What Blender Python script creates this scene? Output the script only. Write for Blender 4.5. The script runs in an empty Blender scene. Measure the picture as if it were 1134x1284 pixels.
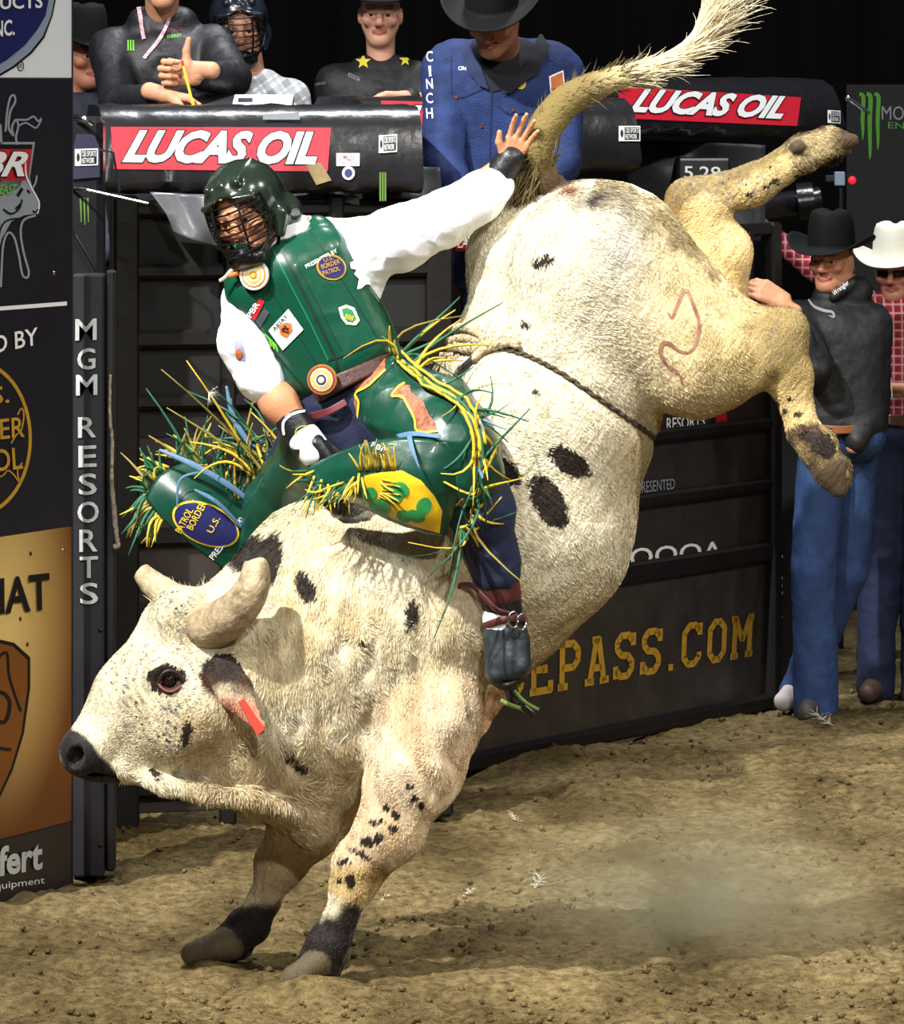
import bpy, bmesh, math, random
import numpy as np
from mathutils import Vector, Matrix
from mathutils.bvhtree import BVHTree

# ------------------------------------------------------------------ camera, world, lights, exposure
FPX, CX, HY, CAMH, D0 = 6580.0, 567.0, 112.0, 2.4, 14.0
scene = bpy.context.scene
COL = scene.collection
cd = bpy.data.cameras.new('camera')
cd.sensor_fit = 'HORIZONTAL'; cd.sensor_width = 36.0
cd.lens = FPX * 36.0 / 1134.0
cd.shift_y = -(642.0 - HY) / 1134.0
cd.clip_end = 200
cam = bpy.data.objects.new('camera', cd); COL.objects.link(cam)
cam.location = (0, 0, CAMH); cam.rotation_euler = (math.radians(90), 0, 0)
scene.camera = cam
wd = bpy.data.worlds.new('arena_dark'); scene.world = wd; wd.use_nodes = True
wd.node_tree.nodes['Background'].inputs[0].default_value = (0.72, 0.80, 1.0, 1)
wd.node_tree.nodes['Background'].inputs[1].default_value = 0.05
vs = scene.view_settings
vs.view_transform = 'Standard'; vs.look = 'None'; vs.gamma = 1.0; vs.use_curve_mapping = False
vs.exposure = 0.0

def spot(name, loc, target, power, size=35, radius=0.25, color=(1, 1, 1), blend=0.6):
    l = bpy.data.lights.new(name, 'SPOT'); l.energy = power; l.spot_size = math.radians(size)
    l.spot_blend = blend; l.shadow_soft_size = radius; l.color = color
    o = bpy.data.objects.new(name, l); COL.objects.link(o); o.location = loc
    o.rotation_euler = (Vector(target) - Vector(loc)).to_track_quat('-Z', 'Y').to_euler()
    return o
spot('arena_key_light', (-7.2, 5.6, 13.4), (0.0, 14.0, 0.9), 24500, 36, 0.16, (1.0, 0.97, 0.90))
spot('arena_front_light', (2.5, -3.0, 9.5), (0.4, 16.0, 1.0), 4000, 60, 0.4, (1.0, 0.96, 0.88))
spot('arena_side_light', (9.0, 12.0, 10.0), (1.0, 17.0, 0.5), 1500, 50, 0.5, (1.0, 0.95, 0.85))
spot('arena_chute_light', (-4.0, 6.0, 9.0), (-0.2, 18.5, 2.2), 3200, 40, 0.4, (0.97, 0.98, 1.0))

spot('arena_top_light', (0.6, 19.2, 9.5), (0.3, 18.6, 0.0), 2600, 75, 0.6, (0.95, 0.98, 1.0))
spot('floor_fill_light', (5.5, 8.0, 9.5), (1.3, 15.8, 0.0), 4200, 34, 0.4, (1.0, 0.95, 0.86), 0.9)  # fill lamp added to weaken the bull's shadow on the dirt

# ------------------------------------------------------------------ helpers
rng = np.random.default_rng(7)
random.seed(7)
def W(px, py, dz=0.0):
    """photo pixel + depth offset (in 1/470 m, + is away) -> world point"""
    d = D0 + dz / 470.0
    return np.array([(px - CX) * d / FPX, d, CAMH - (py - HY) * d / FPX])
def WD(px, py, d):
    return np.array([(px - CX) * d / FPX, d, CAMH - (py - HY) * d / FPX])
def unW(V):
    V = np.asarray(V); d = V[:, 1]
    return CX + V[:, 0] * FPX / d, HY + (CAMH - V[:, 2]) * FPX / d
PX = 1 / 470.0

# --- noise
def _hash(ix, iy, iz, seed):
    n = (ix * 374761393 + iy * 668265263 + iz * 2147483647 + seed * 1274126177) & 0xffffffff
    n = ((n ^ (n >> 13)) * 1274126177) & 0xffffffff
    n = (n ^ (n >> 16)) & 0xffff
    return n / 32767.5 - 1.0
def vnoise(P, scale, seed=0):
    Q = np.asarray(P) * scale
    i = np.floor(Q).astype(np.int64); f = Q - i; f = f * f * (3 - 2 * f)
    r = 0
    for a in (0, 1):
        for b in (0, 1):
            for c in (0, 1):
                w = (f[:, 0] if a else 1 - f[:, 0]) * (f[:, 1] if b else 1 - f[:, 1]) * (f[:, 2] if c else 1 - f[:, 2])
                r = r + w * _hash(i[:, 0] + a, i[:, 1] + b, i[:, 2] + c, seed)
    return r
def fbm(P, scale, octv=3, seed=0):
    r = 0; a = 1.0
    for o in range(octv):
        r = r + a * vnoise(P, scale * 2 ** o, seed + o * 17); a *= 0.5
    return r

# --- signed distance modelling: round cones and ellipsoids melted together
def C(a, b, ra, rb=None, k=0.02, sy=1.0, t=0, op='u'):
    return dict(T='c', a=np.array(a, float), b=np.array(b, float), ra=ra, rb=ra if rb is None else rb, k=k, sy=sy, t=t, op=op)
def E(c, r, R=None, k=0.02, t=0, op='u'):
    return dict(T='e', c=np.array(c, float), r=np.array(r, float), R=np.eye(3) if R is None else np.array(R, float), k=k, t=t, op=op)
def pdist(p, X, Y, Z):
    if p['T'] == 'c':
        a, b, sy = p['a'].copy(), p['b'].copy(), p['sy']
        a[1] /= sy; b[1] /= sy; Y = Y / sy
        ab = b - a; L = max(ab @ ab, 1e-9)
        t = np.clip(((X - a[0]) * ab[0] + (Y - a[1]) * ab[1] + (Z - a[2]) * ab[2]) / L, 0, 1)
        return np.sqrt((X - a[0] - t * ab[0]) ** 2 + (Y - a[1] - t * ab[1]) ** 2 + (Z - a[2] - t * ab[2]) ** 2) - (p['ra'] + (p['rb'] - p['ra']) * t)
    c, r, R = p['c'], p['r'], p['R']
    x, y, z = X - c[0], Y - c[1], Z - c[2]
    u = x * R[0, 0] + y * R[1, 0] + z * R[2, 0]
    v = x * R[0, 1] + y * R[1, 1] + z * R[2, 1]
    w = x * R[0, 2] + y * R[1, 2] + z * R[2, 2]
    k0 = np.sqrt((u / r[0]) ** 2 + (v / r[1]) ** 2 + (w / r[2]) ** 2)
    k1 = np.sqrt((u / r[0] ** 2) ** 2 + (v / r[1] ** 2) ** 2 + (w / r[2] ** 2) ** 2)
    return k0 * (k0 - 1.0) / np.maximum(k1, 1e-6)
def pbox(p, m):
    if p['T'] == 'c':
        e = np.array([1, max(1, p['sy']), 1]); ra, rb = p['ra'] * e, p['rb'] * e
        lo = np.minimum(p['a'] - ra, p['b'] - rb); hi = np.maximum(p['a'] + ra, p['b'] + rb)
    else:
        ext = np.sqrt(((p['R'] * p['r']) ** 2).sum(1)); lo, hi = p['c'] - ext, p['c'] + ext
    return lo - m, hi + m
def sdf(prims, vox, cut=None):
    """returns verts, quads, normals, tag of nearest primitive"""
    adds = [p for p in prims if p['op'] == 'u']
    lo = np.min([pbox(p, 3 * vox)[0] for p in adds], 0); hi = np.max([pbox(p, 3 * vox)[1] for p in adds], 0)
    n = np.ceil((hi - lo) / vox).astype(int) + 1
    ax = [lo[i] + vox * np.arange(n[i]) for i in range(3)]
    F = np.full(n, 1.0, np.float32)
    for p in prims:
        m = p['k'] + 2.5 * vox
        l, h = pbox(p, m)
        s = [slice(max(0, int((l[i] - lo[i]) / vox)), min(n[i], int((h[i] - lo[i]) / vox) + 2)) for i in range(3)]
        if any(q.stop <= q.start for q in s): continue
        X = ax[0][s[0]][:, None, None]; Y = ax[1][s[1]][None, :, None]; Z = ax[2][s[2]][None, None, :]
        d = pdist(p, X, Y, Z); f = F[s[0], s[1], s[2]]; k = max(p['k'], 1e-4)
        if p['op'] == 'u':
            hh = np.maximum(k - np.abs(d - f), 0) / k
            F[s[0], s[1], s[2]] = np.minimum(d, f) - hh * hh * k * 0.25
        else:
            d = -d; hh = np.maximum(k - np.abs(d - f), 0) / k
            F[s[0], s[1], s[2]] = np.maximum(d, f) + hh * hh * k * 0.25
    if cut is not None:
        for (pt, nr) in cut:      # keep the side the normal points away from
            pt = np.array(pt); nr = np.array(nr, float); nr /= np.linalg.norm(nr)
            d = (ax[0] - pt[0])[:, None, None] * nr[0] + (ax[1] - pt[1])[None, :, None] * nr[1] + (ax[2] - pt[2])[None, None, :] * nr[2]
            F = np.maximum(F, d)
    V, Q = snets(F, lo, vox)
    N = vnormals(V, Q)
    best = np.full(len(V), 9.0); T = np.zeros(len(V), int)
    for p in adds:
        l, h = pbox(p, 0.05)
        idx = np.where(((V > l) & (V < h)).all(1))[0]
        if not len(idx): continue
        d = pdist(p, V[idx, 0], V[idx, 1], V[idx, 2])
        b = d < best[idx]; best[idx[b]] = d[b]; T[idx[b]] = p['t']
    return V, Q, N, T
def snets(F, lo, vox):
    S = F < 0
    nx, ny, nz = F.shape
    cnt = np.zeros((nx - 1, ny - 1, nz - 1), np.int8)
    for a in (0, 1):
        for b in (0, 1):
            for c in (0, 1):
                cnt += S[a:nx - 1 + a, b:ny - 1 + b, c:nz - 1 + c]
    I, J, K = np.where((cnt > 0) & (cnt < 8))
    idx = np.full(cnt.shape, -1, np.int64); idx[I, J, K] = np.arange(len(I))
    acc = np.zeros((len(I), 3)); num = np.zeros(len(I))
    cor = [(a, b, c) for a in (0, 1) for b in (0, 1) for c in (0, 1)]
    for u in cor:
        for v in cor:
            if sum(abs(u[i] - v[i]) for i in range(3)) == 1 and u < v:
                fu = F[I + u[0], J + u[1], K + u[2]]; fv = F[I + v[0], J + v[1], K + v[2]]
                m = (fu < 0) != (fv < 0)
                t = np.where(m, fu / np.where(m, fu - fv, 1), 0)
                for i in range(3):
                    acc[:, i] += np.where(m, u[i] + t * (v[i] - u[i]), 0)
                num += m
    V = (acc / num[:, None] + np.stack([I, J, K], 1)) * vox + lo
    Q = []
    for d in range(3):
        sl = [slice(0, -1) if i == d else slice(1, -1) for i in range(3)]
        sh = [slice(1, None) if i == d else slice(1, -1) for i in range(3)]
        A, B = S[tuple(sl)], S[tuple(sh)]
        for flip in (0, 1):
            i, j, k = np.where((A & ~B) if not flip else (~A & B))
            g = [i, j, k]
            for q in range(3):
                if q != d: g[q] = g[q] + 1
            e1, e2 = (d + 1) % 3, (d + 2) % 3
            def at(o1, o2):
                h = [g[0], g[1], g[2]]; h[e1] = h[e1] - o1; h[e2] = h[e2] - o2
                return idx[h[0], h[1], h[2]]
            q = np.stack([at(1, 1), at(0, 1), at(0, 0), at(1, 0)], 1)
            Q.append(q[:, ::-1] if flip else q)
    return V, np.concatenate(Q)
def vnormals(V, Q):
    n = np.cross(V[Q[:, 2]] - V[Q[:, 0]], V[Q[:, 3]] - V[Q[:, 1]])
    N = np.zeros_like(V)
    for i in range(4): np.add.at(N, Q[:, i], n)
    return N / np.maximum(np.linalg.norm(N, axis=1, keepdims=True), 1e-12)
def smoothV(V, Q, it=1, lam=0.5):
    for _ in range(it):
        A = np.zeros_like(V); c = np.zeros(len(V))
        for i in range(4):
            np.add.at(A, Q[:, i], V[Q[:, (i + 1) % 4]] + V[Q[:, (i + 3) % 4]]); np.add.at(c, Q[:, i], 2)
        V = V + lam * (A / np.maximum(c, 1)[:, None] - V)
    return V

# --- objects
ORG = {}
def empty(name, loc, label=None, cat=None, group=None):
    o = bpy.data.objects.new(name, None); COL.objects.link(o); o.location = loc; o.empty_display_size = 0.1
    ORG[o.name] = np.array(loc, float)
    if label: tag(o, label, cat, group)
    return o
def tag(o, label=None, cat=None, group=None, kind=None):
    if label: o['label'] = label
    if cat: o['category'] = cat
    if group: o['group'] = group
    if kind: o['kind'] = kind
    return o
def link(name, me, m, parent=None, smooth=True, sharp=None):
    o = bpy.data.objects.new(name, me); COL.objects.link(o)
    if m is not None:
        for mm in (m if isinstance(m, (list, tuple)) else [m]): me.materials.append(mm)
    if parent is not None:
        o.parent = parent
    ORG[o.name] = ORG[parent.name] if parent is not None else np.zeros(3)
    if smooth and len(me.polygons):
        me.polygons.foreach_set('use_smooth', [True] * len(me.polygons))
        if sharp is not None: me.set_sharp_from_angle(angle=math.radians(sharp))
    return o
def mk(name, V, Q, m, parent=None, smooth=True, attrs=None, sharp=None, mi=None):
    V = np.asarray(V, float)
    if parent is not None: V = V - ORG[parent.name]
    else:
        pass
    me = bpy.data.meshes.new(name)
    if isinstance(Q, np.ndarray) and Q.ndim == 2:
        me.vertices.add(len(V)); me.vertices.foreach_set('co', V.astype(np.float32).ravel())
        k = Q.shape[1]
        me.loops.add(Q.size); me.loops.foreach_set('vertex_index', Q.astype(np.int32).ravel())
        me.polygons.add(len(Q)); me.polygons.foreach_set('loop_start', np.arange(0, Q.size, k, dtype=np.int32))
        me.update(calc_edges=True); me.validate()
    else:
        me.from_pydata([tuple(v) for v in V], [], [tuple(int(i) for i in f) for f in Q]); me.update()
    for an, av in (attrs or {}).items():
        av = np.asarray(av, np.float32)
        if av.ndim == 1:
            a = me.attributes.new(an, 'FLOAT', 'POINT'); a.data.foreach_set('value', av)
        elif av.shape[1] == 3:
            a = me.attributes.new(an, 'FLOAT_VECTOR', 'POINT'); a.data.foreach_set('vector', av.ravel())
        else:
            a = me.attributes.new(an, 'FLOAT_COLOR', 'POINT'); a.data.foreach_set('color', av.ravel())
    o = link(name, me, m, parent, smooth, sharp)
    if mi is not None: me.polygons.foreach_set('material_index', np.asarray(mi, np.int32))
    return o

class MB:
    """collects simple shapes into one mesh"""
    def __init__(s): s.v = []; s.f = []
    def add(s, V, Q):
        n = len(s.v); s.v += [np.array(v, float) for v in V]; s.f += [tuple(int(i) + n for i in q) for q in Q]; return s
    def box(s, c, size, R=None, bev=0.0):
        h = np.array(size) / 2.0; R = np.eye(3) if R is None else np.array(R); c = np.array(c, float)
        b = min(bev, h.min() * 0.98)
        if b <= 0:
            P = [np.array([x, y, z]) * h for x in (-1, 1) for y in (-1, 1) for z in (-1, 1)]
            return s.add([c + R @ p for p in P], [(0, 1, 3, 2), (4, 6, 7, 5), (0, 4, 5, 1), (2, 3, 7, 6), (0, 2, 6, 4), (1, 5, 7, 3)])
        V = []; ix = {}
        for sx in (-1, 1):
            for sy in (-1, 1):
                for sz in (-1, 1):
                    for a in range(3):
                        p = np.array([sx, sy, sz]) * (h - b); p[a] = [sx, sy, sz][a] * h[a]
                        ix[(sx, sy, sz, a)] = len(V); V.append(c + R @ p)
        Fs = []
        for a in range(3):
            b1, c1 = (a + 1) % 3, (a + 2) % 3
            for sg in (-1, 1):
                q = []
                for u, v in ((-1, -1), (1, -1), (1, 1), (-1, 1)):
                    k = [0, 0, 0]; k[a] = sg; k[b1] = u; k[c1] = v; q.append(ix[(*k, a)])
                Fs.append(q if sg > 0 else q[::-1])
            for u in (-1, 1):
                for v in (-1, 1):
                    e = []
                    for w in (-1, 1):
                        k = [0, 0, 0]; k[a] = w; k[b1] = u; k[c1] = v; e.append((tuple(k)))
                    q = [ix[(*e[0], b1)], ix[(*e[1], b1)], ix[(*e[1], c1)], ix[(*e[0], c1)]]
                    Fs.append(q if u * v > 0 else q[::-1])
        for sx in (-1, 1):
            for sy in (-1, 1):
                for sz in (-1, 1):
                    q = [ix[(sx, sy, sz, 0)], ix[(sx, sy, sz, 1)], ix[(sx, sy, sz, 2)]]
                    Fs.append(q if sx * sy * sz > 0 else q[::-1])
        return s.add(V, Fs)
    def tube(s, pts, r, n=10, flat=1.0, cap=True, up=(0, 0, 1)):
        V, Q = tubeVQ(pts, r, n, flat, cap, up); return s.add(V, Q)
    def build(s, name, m, parent=None, smooth=True, sharp=35):
        return mk(name, np.array(s.v), s.f, m, parent, smooth, sharp=sharp)
def tubeVQ(pts, r, n=10, flat=1.0, cap=True, up=(0, 0, 1)):
    pts = np.array(pts, float); m = len(pts)
    r = np.full(m, r, float) if np.isscalar(r) else np.interp(np.linspace(0, 1, m), np.linspace(0, 1, len(r)), r)
    T = np.gradient(pts, axis=0); T /= np.maximum(np.linalg.norm(T, axis=1, keepdims=True), 1e-9)
    u = np.array(up, float); u = u - T[0] * (u @ T[0])
    if np.linalg.norm(u) < 1e-3: u = np.array([1.0, 0.2, 0]) - T[0] * (np.array([1.0, .2, 0]) @ T[0])
    V = []
    for i in range(m):
        u = u - T[i] * (u @ T[i]); u /= np.linalg.norm(u); w = np.cross(T[i], u)
        for j in range(n):
            a = 2 * math.pi * j / n
            V.append(pts[i] + r[i] * (math.cos(a) * u * flat + math.sin(a) * w))
    Q = []
    for i in range(m - 1):
        for j in range(n):
            k = (j + 1) % n
            Q.append((i * n + j, i * n + k, (i + 1) * n + k, (i + 1) * n + j))
    if cap:
        Q.append(tuple(range(n))[::-1]); Q.append(tuple((m - 1) * n + j for j in range(n)))
    return V, Q
def spline(pts, n=8, closed=False):
    P = np.array(pts, float); m = len(P); out = []
    rngk = m if closed else m - 1
    for i in range(rngk):
        if closed: p0, p1, p2, p3 = P[i - 1], P[i], P[(i + 1) % m], P[(i + 2) % m]
        else: p0, p1, p2, p3 = P[max(i - 1, 0)], P[i], P[i + 1], P[min(i + 2, m - 1)]
        for j in range(n):
            t = j / n
            out.append(0.5 * ((2 * p1) + (-p0 + p2) * t + (2 * p0 - 5 * p1 + 4 * p2 - p3) * t * t + (-p0 + 3 * p1 - 3 * p2 + p3) * t ** 3))
    if not closed: out.append(P[-1])
    return np.array(out)
def sheet(G, n=6, thick=0.006):
    """smooth curved sheet through a grid of control points (rows x cols), with thickness"""
    G = np.array(G, float)
    R = np.array([spline(row, n) for row in G]); R = np.array([spline(R[:, j], n) for j in range(R.shape[1])]).transpose(1, 0, 2)
    a, b = R.shape[:2]
    V = R.reshape(-1, 3); Q = [(i * b + j, i * b + j + 1, (i + 1) * b + j + 1, (i + 1) * b + j) for i in range(a - 1) for j in range(b - 1)]
    Q = np.array(Q); N = vnormals(V, Q); k = len(V)
    V2 = np.concatenate([V + N * thick / 2, V - N * thick / 2]); Q2 = np.concatenate([Q, Q[:, ::-1] + k])
    rim = [i for i in range(b)] + [i * b + b - 1 for i in range(1, a)] + [(a - 1) * b + j for j in range(b - 2, -1, -1)] + [i * b for i in range(a - 2, 0, -1)]
    S = [(rim[i], rim[i] + k, rim[(i + 1) % len(rim)] + k, rim[(i + 1) % len(rim)]) for i in range(len(rim))]
    return V2, np.concatenate([Q2, np.array(S)])
def lathe(prof, n=24, c=(0, 0, 0), R=None, ex=1.0, ey=1.0):
    R = np.eye(3) if R is None else np.array(R); V = []; Q = []; m = len(prof)
    for i, (r, z) in enumerate(prof):
        for j in range(n):
            a = 2 * math.pi * j / n
            V.append(np.array(c) + R @ np.array([r * math.cos(a) * ex, r * math.sin(a) * ey, z]))
    for i in range(m - 1):
        for j in range(n):
            k = (j + 1) % n; Q.append((i * n + j, i * n + k, (i + 1) * n + k, (i + 1) * n + j))
    return V, Q
def rot(ax, deg):
    return np.array(Matrix.Rotation(math.radians(deg), 3, ax))
def bvh_of(*objs):
    V = []; P = []
    for o in objs:
        n = len(V); org = ORG[o.name]
        co = np.empty(len(o.data.vertices) * 3, np.float32); o.data.vertices.foreach_get('co', co)
        V += [Vector(v) for v in (co.reshape(-1, 3) + org)]
        P += [tuple(i + n for i in p.vertices) for p in o.data.polygons]
    return BVHTree.FromPolygons(V, P)
CAMP = Vector((0, 0, CAMH))
def hit(bvh, px, py, off=0.002):
    d = Vector(WD(px, py, 10.0)) - CAMP; d.normalize()
    loc, nor, i, dist = bvh.ray_cast(CAMP, d)
    if loc is None: return None
    if nor.dot(d) > 0: nor = -nor
    return np.array(loc + nor * off)

# --- text as real thin lettering
def text2d(s, bold=0.0, shear=0.0, spacing=1.0, res=3):
    cu = bpy.data.curves.new('lettering', 'FONT'); cu.body = s; cu.offset = bold; cu.shear = shear
    cu.space_character = spacing; cu.align_x = 'LEFT'; cu.resolution_u = res; cu.size = 1.0
    o = bpy.data.objects.new('lettering', cu); COL.objects.link(o)
    dg = bpy.context.evaluated_depsgraph_get(); dg.update()
    me = bpy.data.meshes.new_from_object(o.evaluated_get(dg))
    V = np.array([v.co[:] for v in me.vertices]); P = [tuple(p.vertices) for p in me.polygons]
    bpy.data.objects.remove(o); bpy.data.meshes.remove(me); bpy.data.curves.remove(cu)
    V = V[:, :2]
    return V, P
def textbox(s, w, h, **kw):
    """text scaled to fill w x h, lower-left at 0,0"""
    V, P = text2d(s, **kw); lo = V.min(0); hi = V.max(0)
    return (V - lo) / (hi - lo) * np.array([w, h]), P
def on_plane(V2, o, u, v, lift=0.0):
    n = np.cross(u, v); n = n / np.linalg.norm(n)
    return np.array([np.array(o) + np.array(u) * a + np.array(v) * b + n * lift for a, b in V2])
def quad_map(V2, q, lift=0.0):
    """unit square -> 3D quad q = [ll, lr, ur, ul], lifted off towards the camera side"""
    q = [np.array(k, float) for k in q]
    n = np.cross(q[1] - q[0], q[3] - q[0]); n /= np.linalg.norm(n)
    if n[1] > 0: n = -n
    return np.array([(1 - a) * (1 - b) * q[0] + a * (1 - b) * q[1] + a * b * q[2] + (1 - a) * b * q[3] + n * lift for a, b in V2])
def letters(name, s, q, m, parent, lift=0.002, outline=None, **kw):
    """lettering filling quad q; optional dark outline lettering behind it"""
    out = None
    if outline:
        om, ob = outline
        k2 = dict(kw); k2['bold'] = kw.get('bold', 0) + ob
        Vb, Pb = text2d(s, **k2); Va, Pa = text2d(s, **kw)
        lo, hi = Va.min(0), Va.max(0)
        mk(name + '_outline', quad_map((Vb - lo) / (hi - lo), q, lift), Pb, om, parent, smooth=False)
        V, P = (Va - lo) / (hi - lo), Pa; lift = lift + 0.002
    else:
        V, P = textbox(s, 1, 1, **kw)
    nw = len(s.split())
    if nw > 1:      # each word a piece of its own
        iv = sorted((min(V[i][0] for i in p), max(V[i][0] for i in p)) for p in P); hi = iv[0][1]; gaps = []
        for a, b in iv[1:]:
            if a > hi: gaps.append((a - hi, (a + hi) / 2))
            hi = max(hi, b)
        cuts = sorted(c for _, c in sorted(gaps, reverse=True)[:nw - 1]) + [9.0]; lo = -9.0; o = None
        if len(cuts) == nw:
            for c in cuts:
                Ps = [p for p in P if lo < min(V[i][0] for i in p) <= c]; lo = c
                us = sorted({i for p in Ps for i in p}); r = {i: j for j, i in enumerate(us)}
                if us: o = mk(name, quad_map(V[us], q, lift), [tuple(r[i] for i in p) for p in Ps], m, parent, smooth=False)
            return o
    return mk(name, quad_map(V, q, lift), P, m, parent, smooth=False)
def fill_poly(pts):
    """triangulated filled polygon (2D points)"""
    bm = bmesh.new(); vs_ = [bm.verts.new((p[0], p[1], 0)) for p in pts]; f = bm.faces.new(vs_)
    bmesh.ops.triangulate(bm, faces=[f])
    bm.verts.index_update()
    V = np.array([v.co[:2] for v in bm.verts]); P = [tuple(v.index for v in f.verts) for f in bm.faces]; bm.free()
    return V, P
def subdiv2(V, P, maxlen):
    bm = bmesh.new(); vv = [bm.verts.new((v[0], v[1], 0)) for v in V]
    for p in P:
        try: bm.faces.new([vv[i] for i in p])
        except ValueError: pass
    bmesh.ops.triangulate(bm, faces=bm.faces[:])
    for _ in range(4):
        es = [e for e in bm.edges if e.calc_length() > maxlen]
        if not es: break
        bmesh.ops.subdivide_edges(bm, edges=es, cuts=1); bmesh.ops.triangulate(bm, faces=bm.faces[:])
    bm.verts.index_update()
    V = np.array([v.co[:2] for v in bm.verts]); P = [tuple(v.index for v in f.verts) for f in bm.faces]; bm.free()
    return V, P
def decal(name, V2, P, bvh, m, parent, off=0.002, maxlen=4.0, fall=None, label=None):
    """lay flat shapes given in photo pixels onto a modelled surface, as real geometry on it"""
    V, P = subdiv2(V2, P, maxlen)
    H = [hit(bvh, x, y, off) for x, y in V]
    ok = [h is not None for h in H]
    if not any(ok): return None
    P = [p for p in P if all(ok[i] for i in p)]
    # drop faces that jump in depth
    P = [p for p in P if max(H[i][1] for i in p) - min(H[i][1] for i in p) < 0.05]
    if not P: return None
    used = sorted({i for p in P for i in p}); r = {i: j for j, i in enumerate(used)}
    Vn = np.array([H[i] for i in used]); Pn = []
    for p in P:
        a, b, c = (Vn[r[i]] for i in p)
        n = np.cross(b - a, c - a); Pn.append(tuple(r[i] for i in (p if n[1] <= 0 else p[::-1])))
    return mk(name, Vn, Pn, m, parent)
def place2(V, o, ang=0, sx=1.0, sy=1.0):
    """local text units (y up) -> photo pixels, rotated by ang degrees anticlockwise"""
    c, s = math.cos(math.radians(ang)), math.sin(math.radians(ang))
    x, y = V[:, 0] * sx, V[:, 1] * sy
    return np.stack([o[0] + x * c - y * s, o[1] - (x * s + y * c)], 1)
def ellipse(cx, cy, rx, ry, ang=0, n=36):
    c, s = math.cos(math.radians(ang)), math.sin(math.radians(ang))
    return np.array([(cx + rx * math.cos(a) * c - ry * math.sin(a) * s, cy + rx * math.cos(a) * s + ry * math.sin(a) * c) for a in np.linspace(0, 2 * math.pi, n, endpoint=False)])
def ring2(outer, inner):
    n = len(outer); V = np.concatenate([outer, inner])
    return V, [(i, (i + 1) % n, n + (i + 1) % n, n + i) for i in range(n)]
def stroke2(pts, w):
    """2D polyline with width"""
    P = np.array(pts, float); T = np.gradient(P, axis=0); T /= np.maximum(np.linalg.norm(T, axis=1, keepdims=True), 1e-9)
    N = np.stack([-T[:, 1], T[:, 0]], 1); w = np.full(len(P), w) if np.isscalar(w) else np.interp(np.linspace(0, 1, len(P)), np.linspace(0, 1, len(w)), w)
    V = np.concatenate([P + N * w[:, None] / 2, P - N * w[:, None] / 2]); n = len(P)
    return V, [(i, i + 1, n + i + 1, n + i) for i in range(n - 1)]

# ------------------------------------------------------------------ materials
def lin(c):
    return tuple((x / 255.0 / 12.92) if x / 255.0 <= 0.04045 else ((x / 255.0 + 0.055) / 1.055) ** 2.4 for x in c)
MATS = {}
def mat(name, col, rough=0.6, metal=0.0, var=0.0, vscale=8.0, bump=0.0, bscale=60.0, spec=0.5, col2=None, coat=0.0, emit=0.0, stretch=None, sheen=0.0, sss=0.0):
    if name in MATS: return MATS[name]
    m = bpy.data.materials.new(name); m.use_nodes = True; nt = m.node_tree; b = nt.nodes['Principled BSDF']
    c = lin(col); b.inputs['Base Color'].default_value = (*c, 1); b.inputs['Roughness'].default_value = rough
    b.inputs['Metallic'].default_value = metal; b.inputs['Specular IOR Level'].default_value = spec
    b.inputs['Coat Weight'].default_value = coat
    if sss: b.inputs['Subsurface Weight'].default_value = sss; b.inputs['Subsurface Radius'].default_value = (0.01, 0.004, 0.002)
    if sheen: b.inputs['Sheen Weight'].default_value = sheen
    if emit: b.inputs['Emission Color'].default_value = (*c, 1); b.inputs['Emission Strength'].default_value = emit
    if var or col2 or bump:
        tc = nt.nodes.new('ShaderNodeTexCoord'); src = tc.outputs['Object']
        if stretch:
            mp = nt.nodes.new('ShaderNodeMapping'); mp.inputs['Scale'].default_value = stretch; nt.links.new(src, mp.inputs[0]); src = mp.outputs[0]
        if var or col2:
            n = nt.nodes.new('ShaderNodeTexNoise'); n.inputs['Scale'].default_value = vscale; n.inputs['Detail'].default_value = 5; n.inputs['Roughness'].default_value = .65
            nt.links.new(src, n.inputs['Vector'])
            r = nt.nodes.new('ShaderNodeValToRGB'); r.color_ramp.elements[0].position = .32; r.color_ramp.elements[1].position = .68
            c2 = lin(col2) if col2 else tuple(x * (1 - var) for x in c)
            r.color_ramp.elements[0].color = (*c2, 1); r.color_ramp.elements[1].color = (*c, 1)
            nt.links.new(n.outputs['Fac'], r.inputs[0]); nt.links.new(r.outputs[0], b.inputs['Base Color'])
        if bump:
            n2 = nt.nodes.new('ShaderNodeTexNoise'); n2.inputs['Scale'].default_value = bscale; n2.inputs['Detail'].default_value = 4
            nt.links.new(src, n2.inputs['Vector'])
            bp = nt.nodes.new('ShaderNodeBump'); bp.inputs['Strength'].default_value = bump; bp.inputs['Distance'].default_value = 0.01
            nt.links.new(n2.outputs['Fac'], bp.inputs['Height']); nt.links.new(bp.outputs[0], b.inputs['Normal'])
    MATS[name] = m; return m
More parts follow.
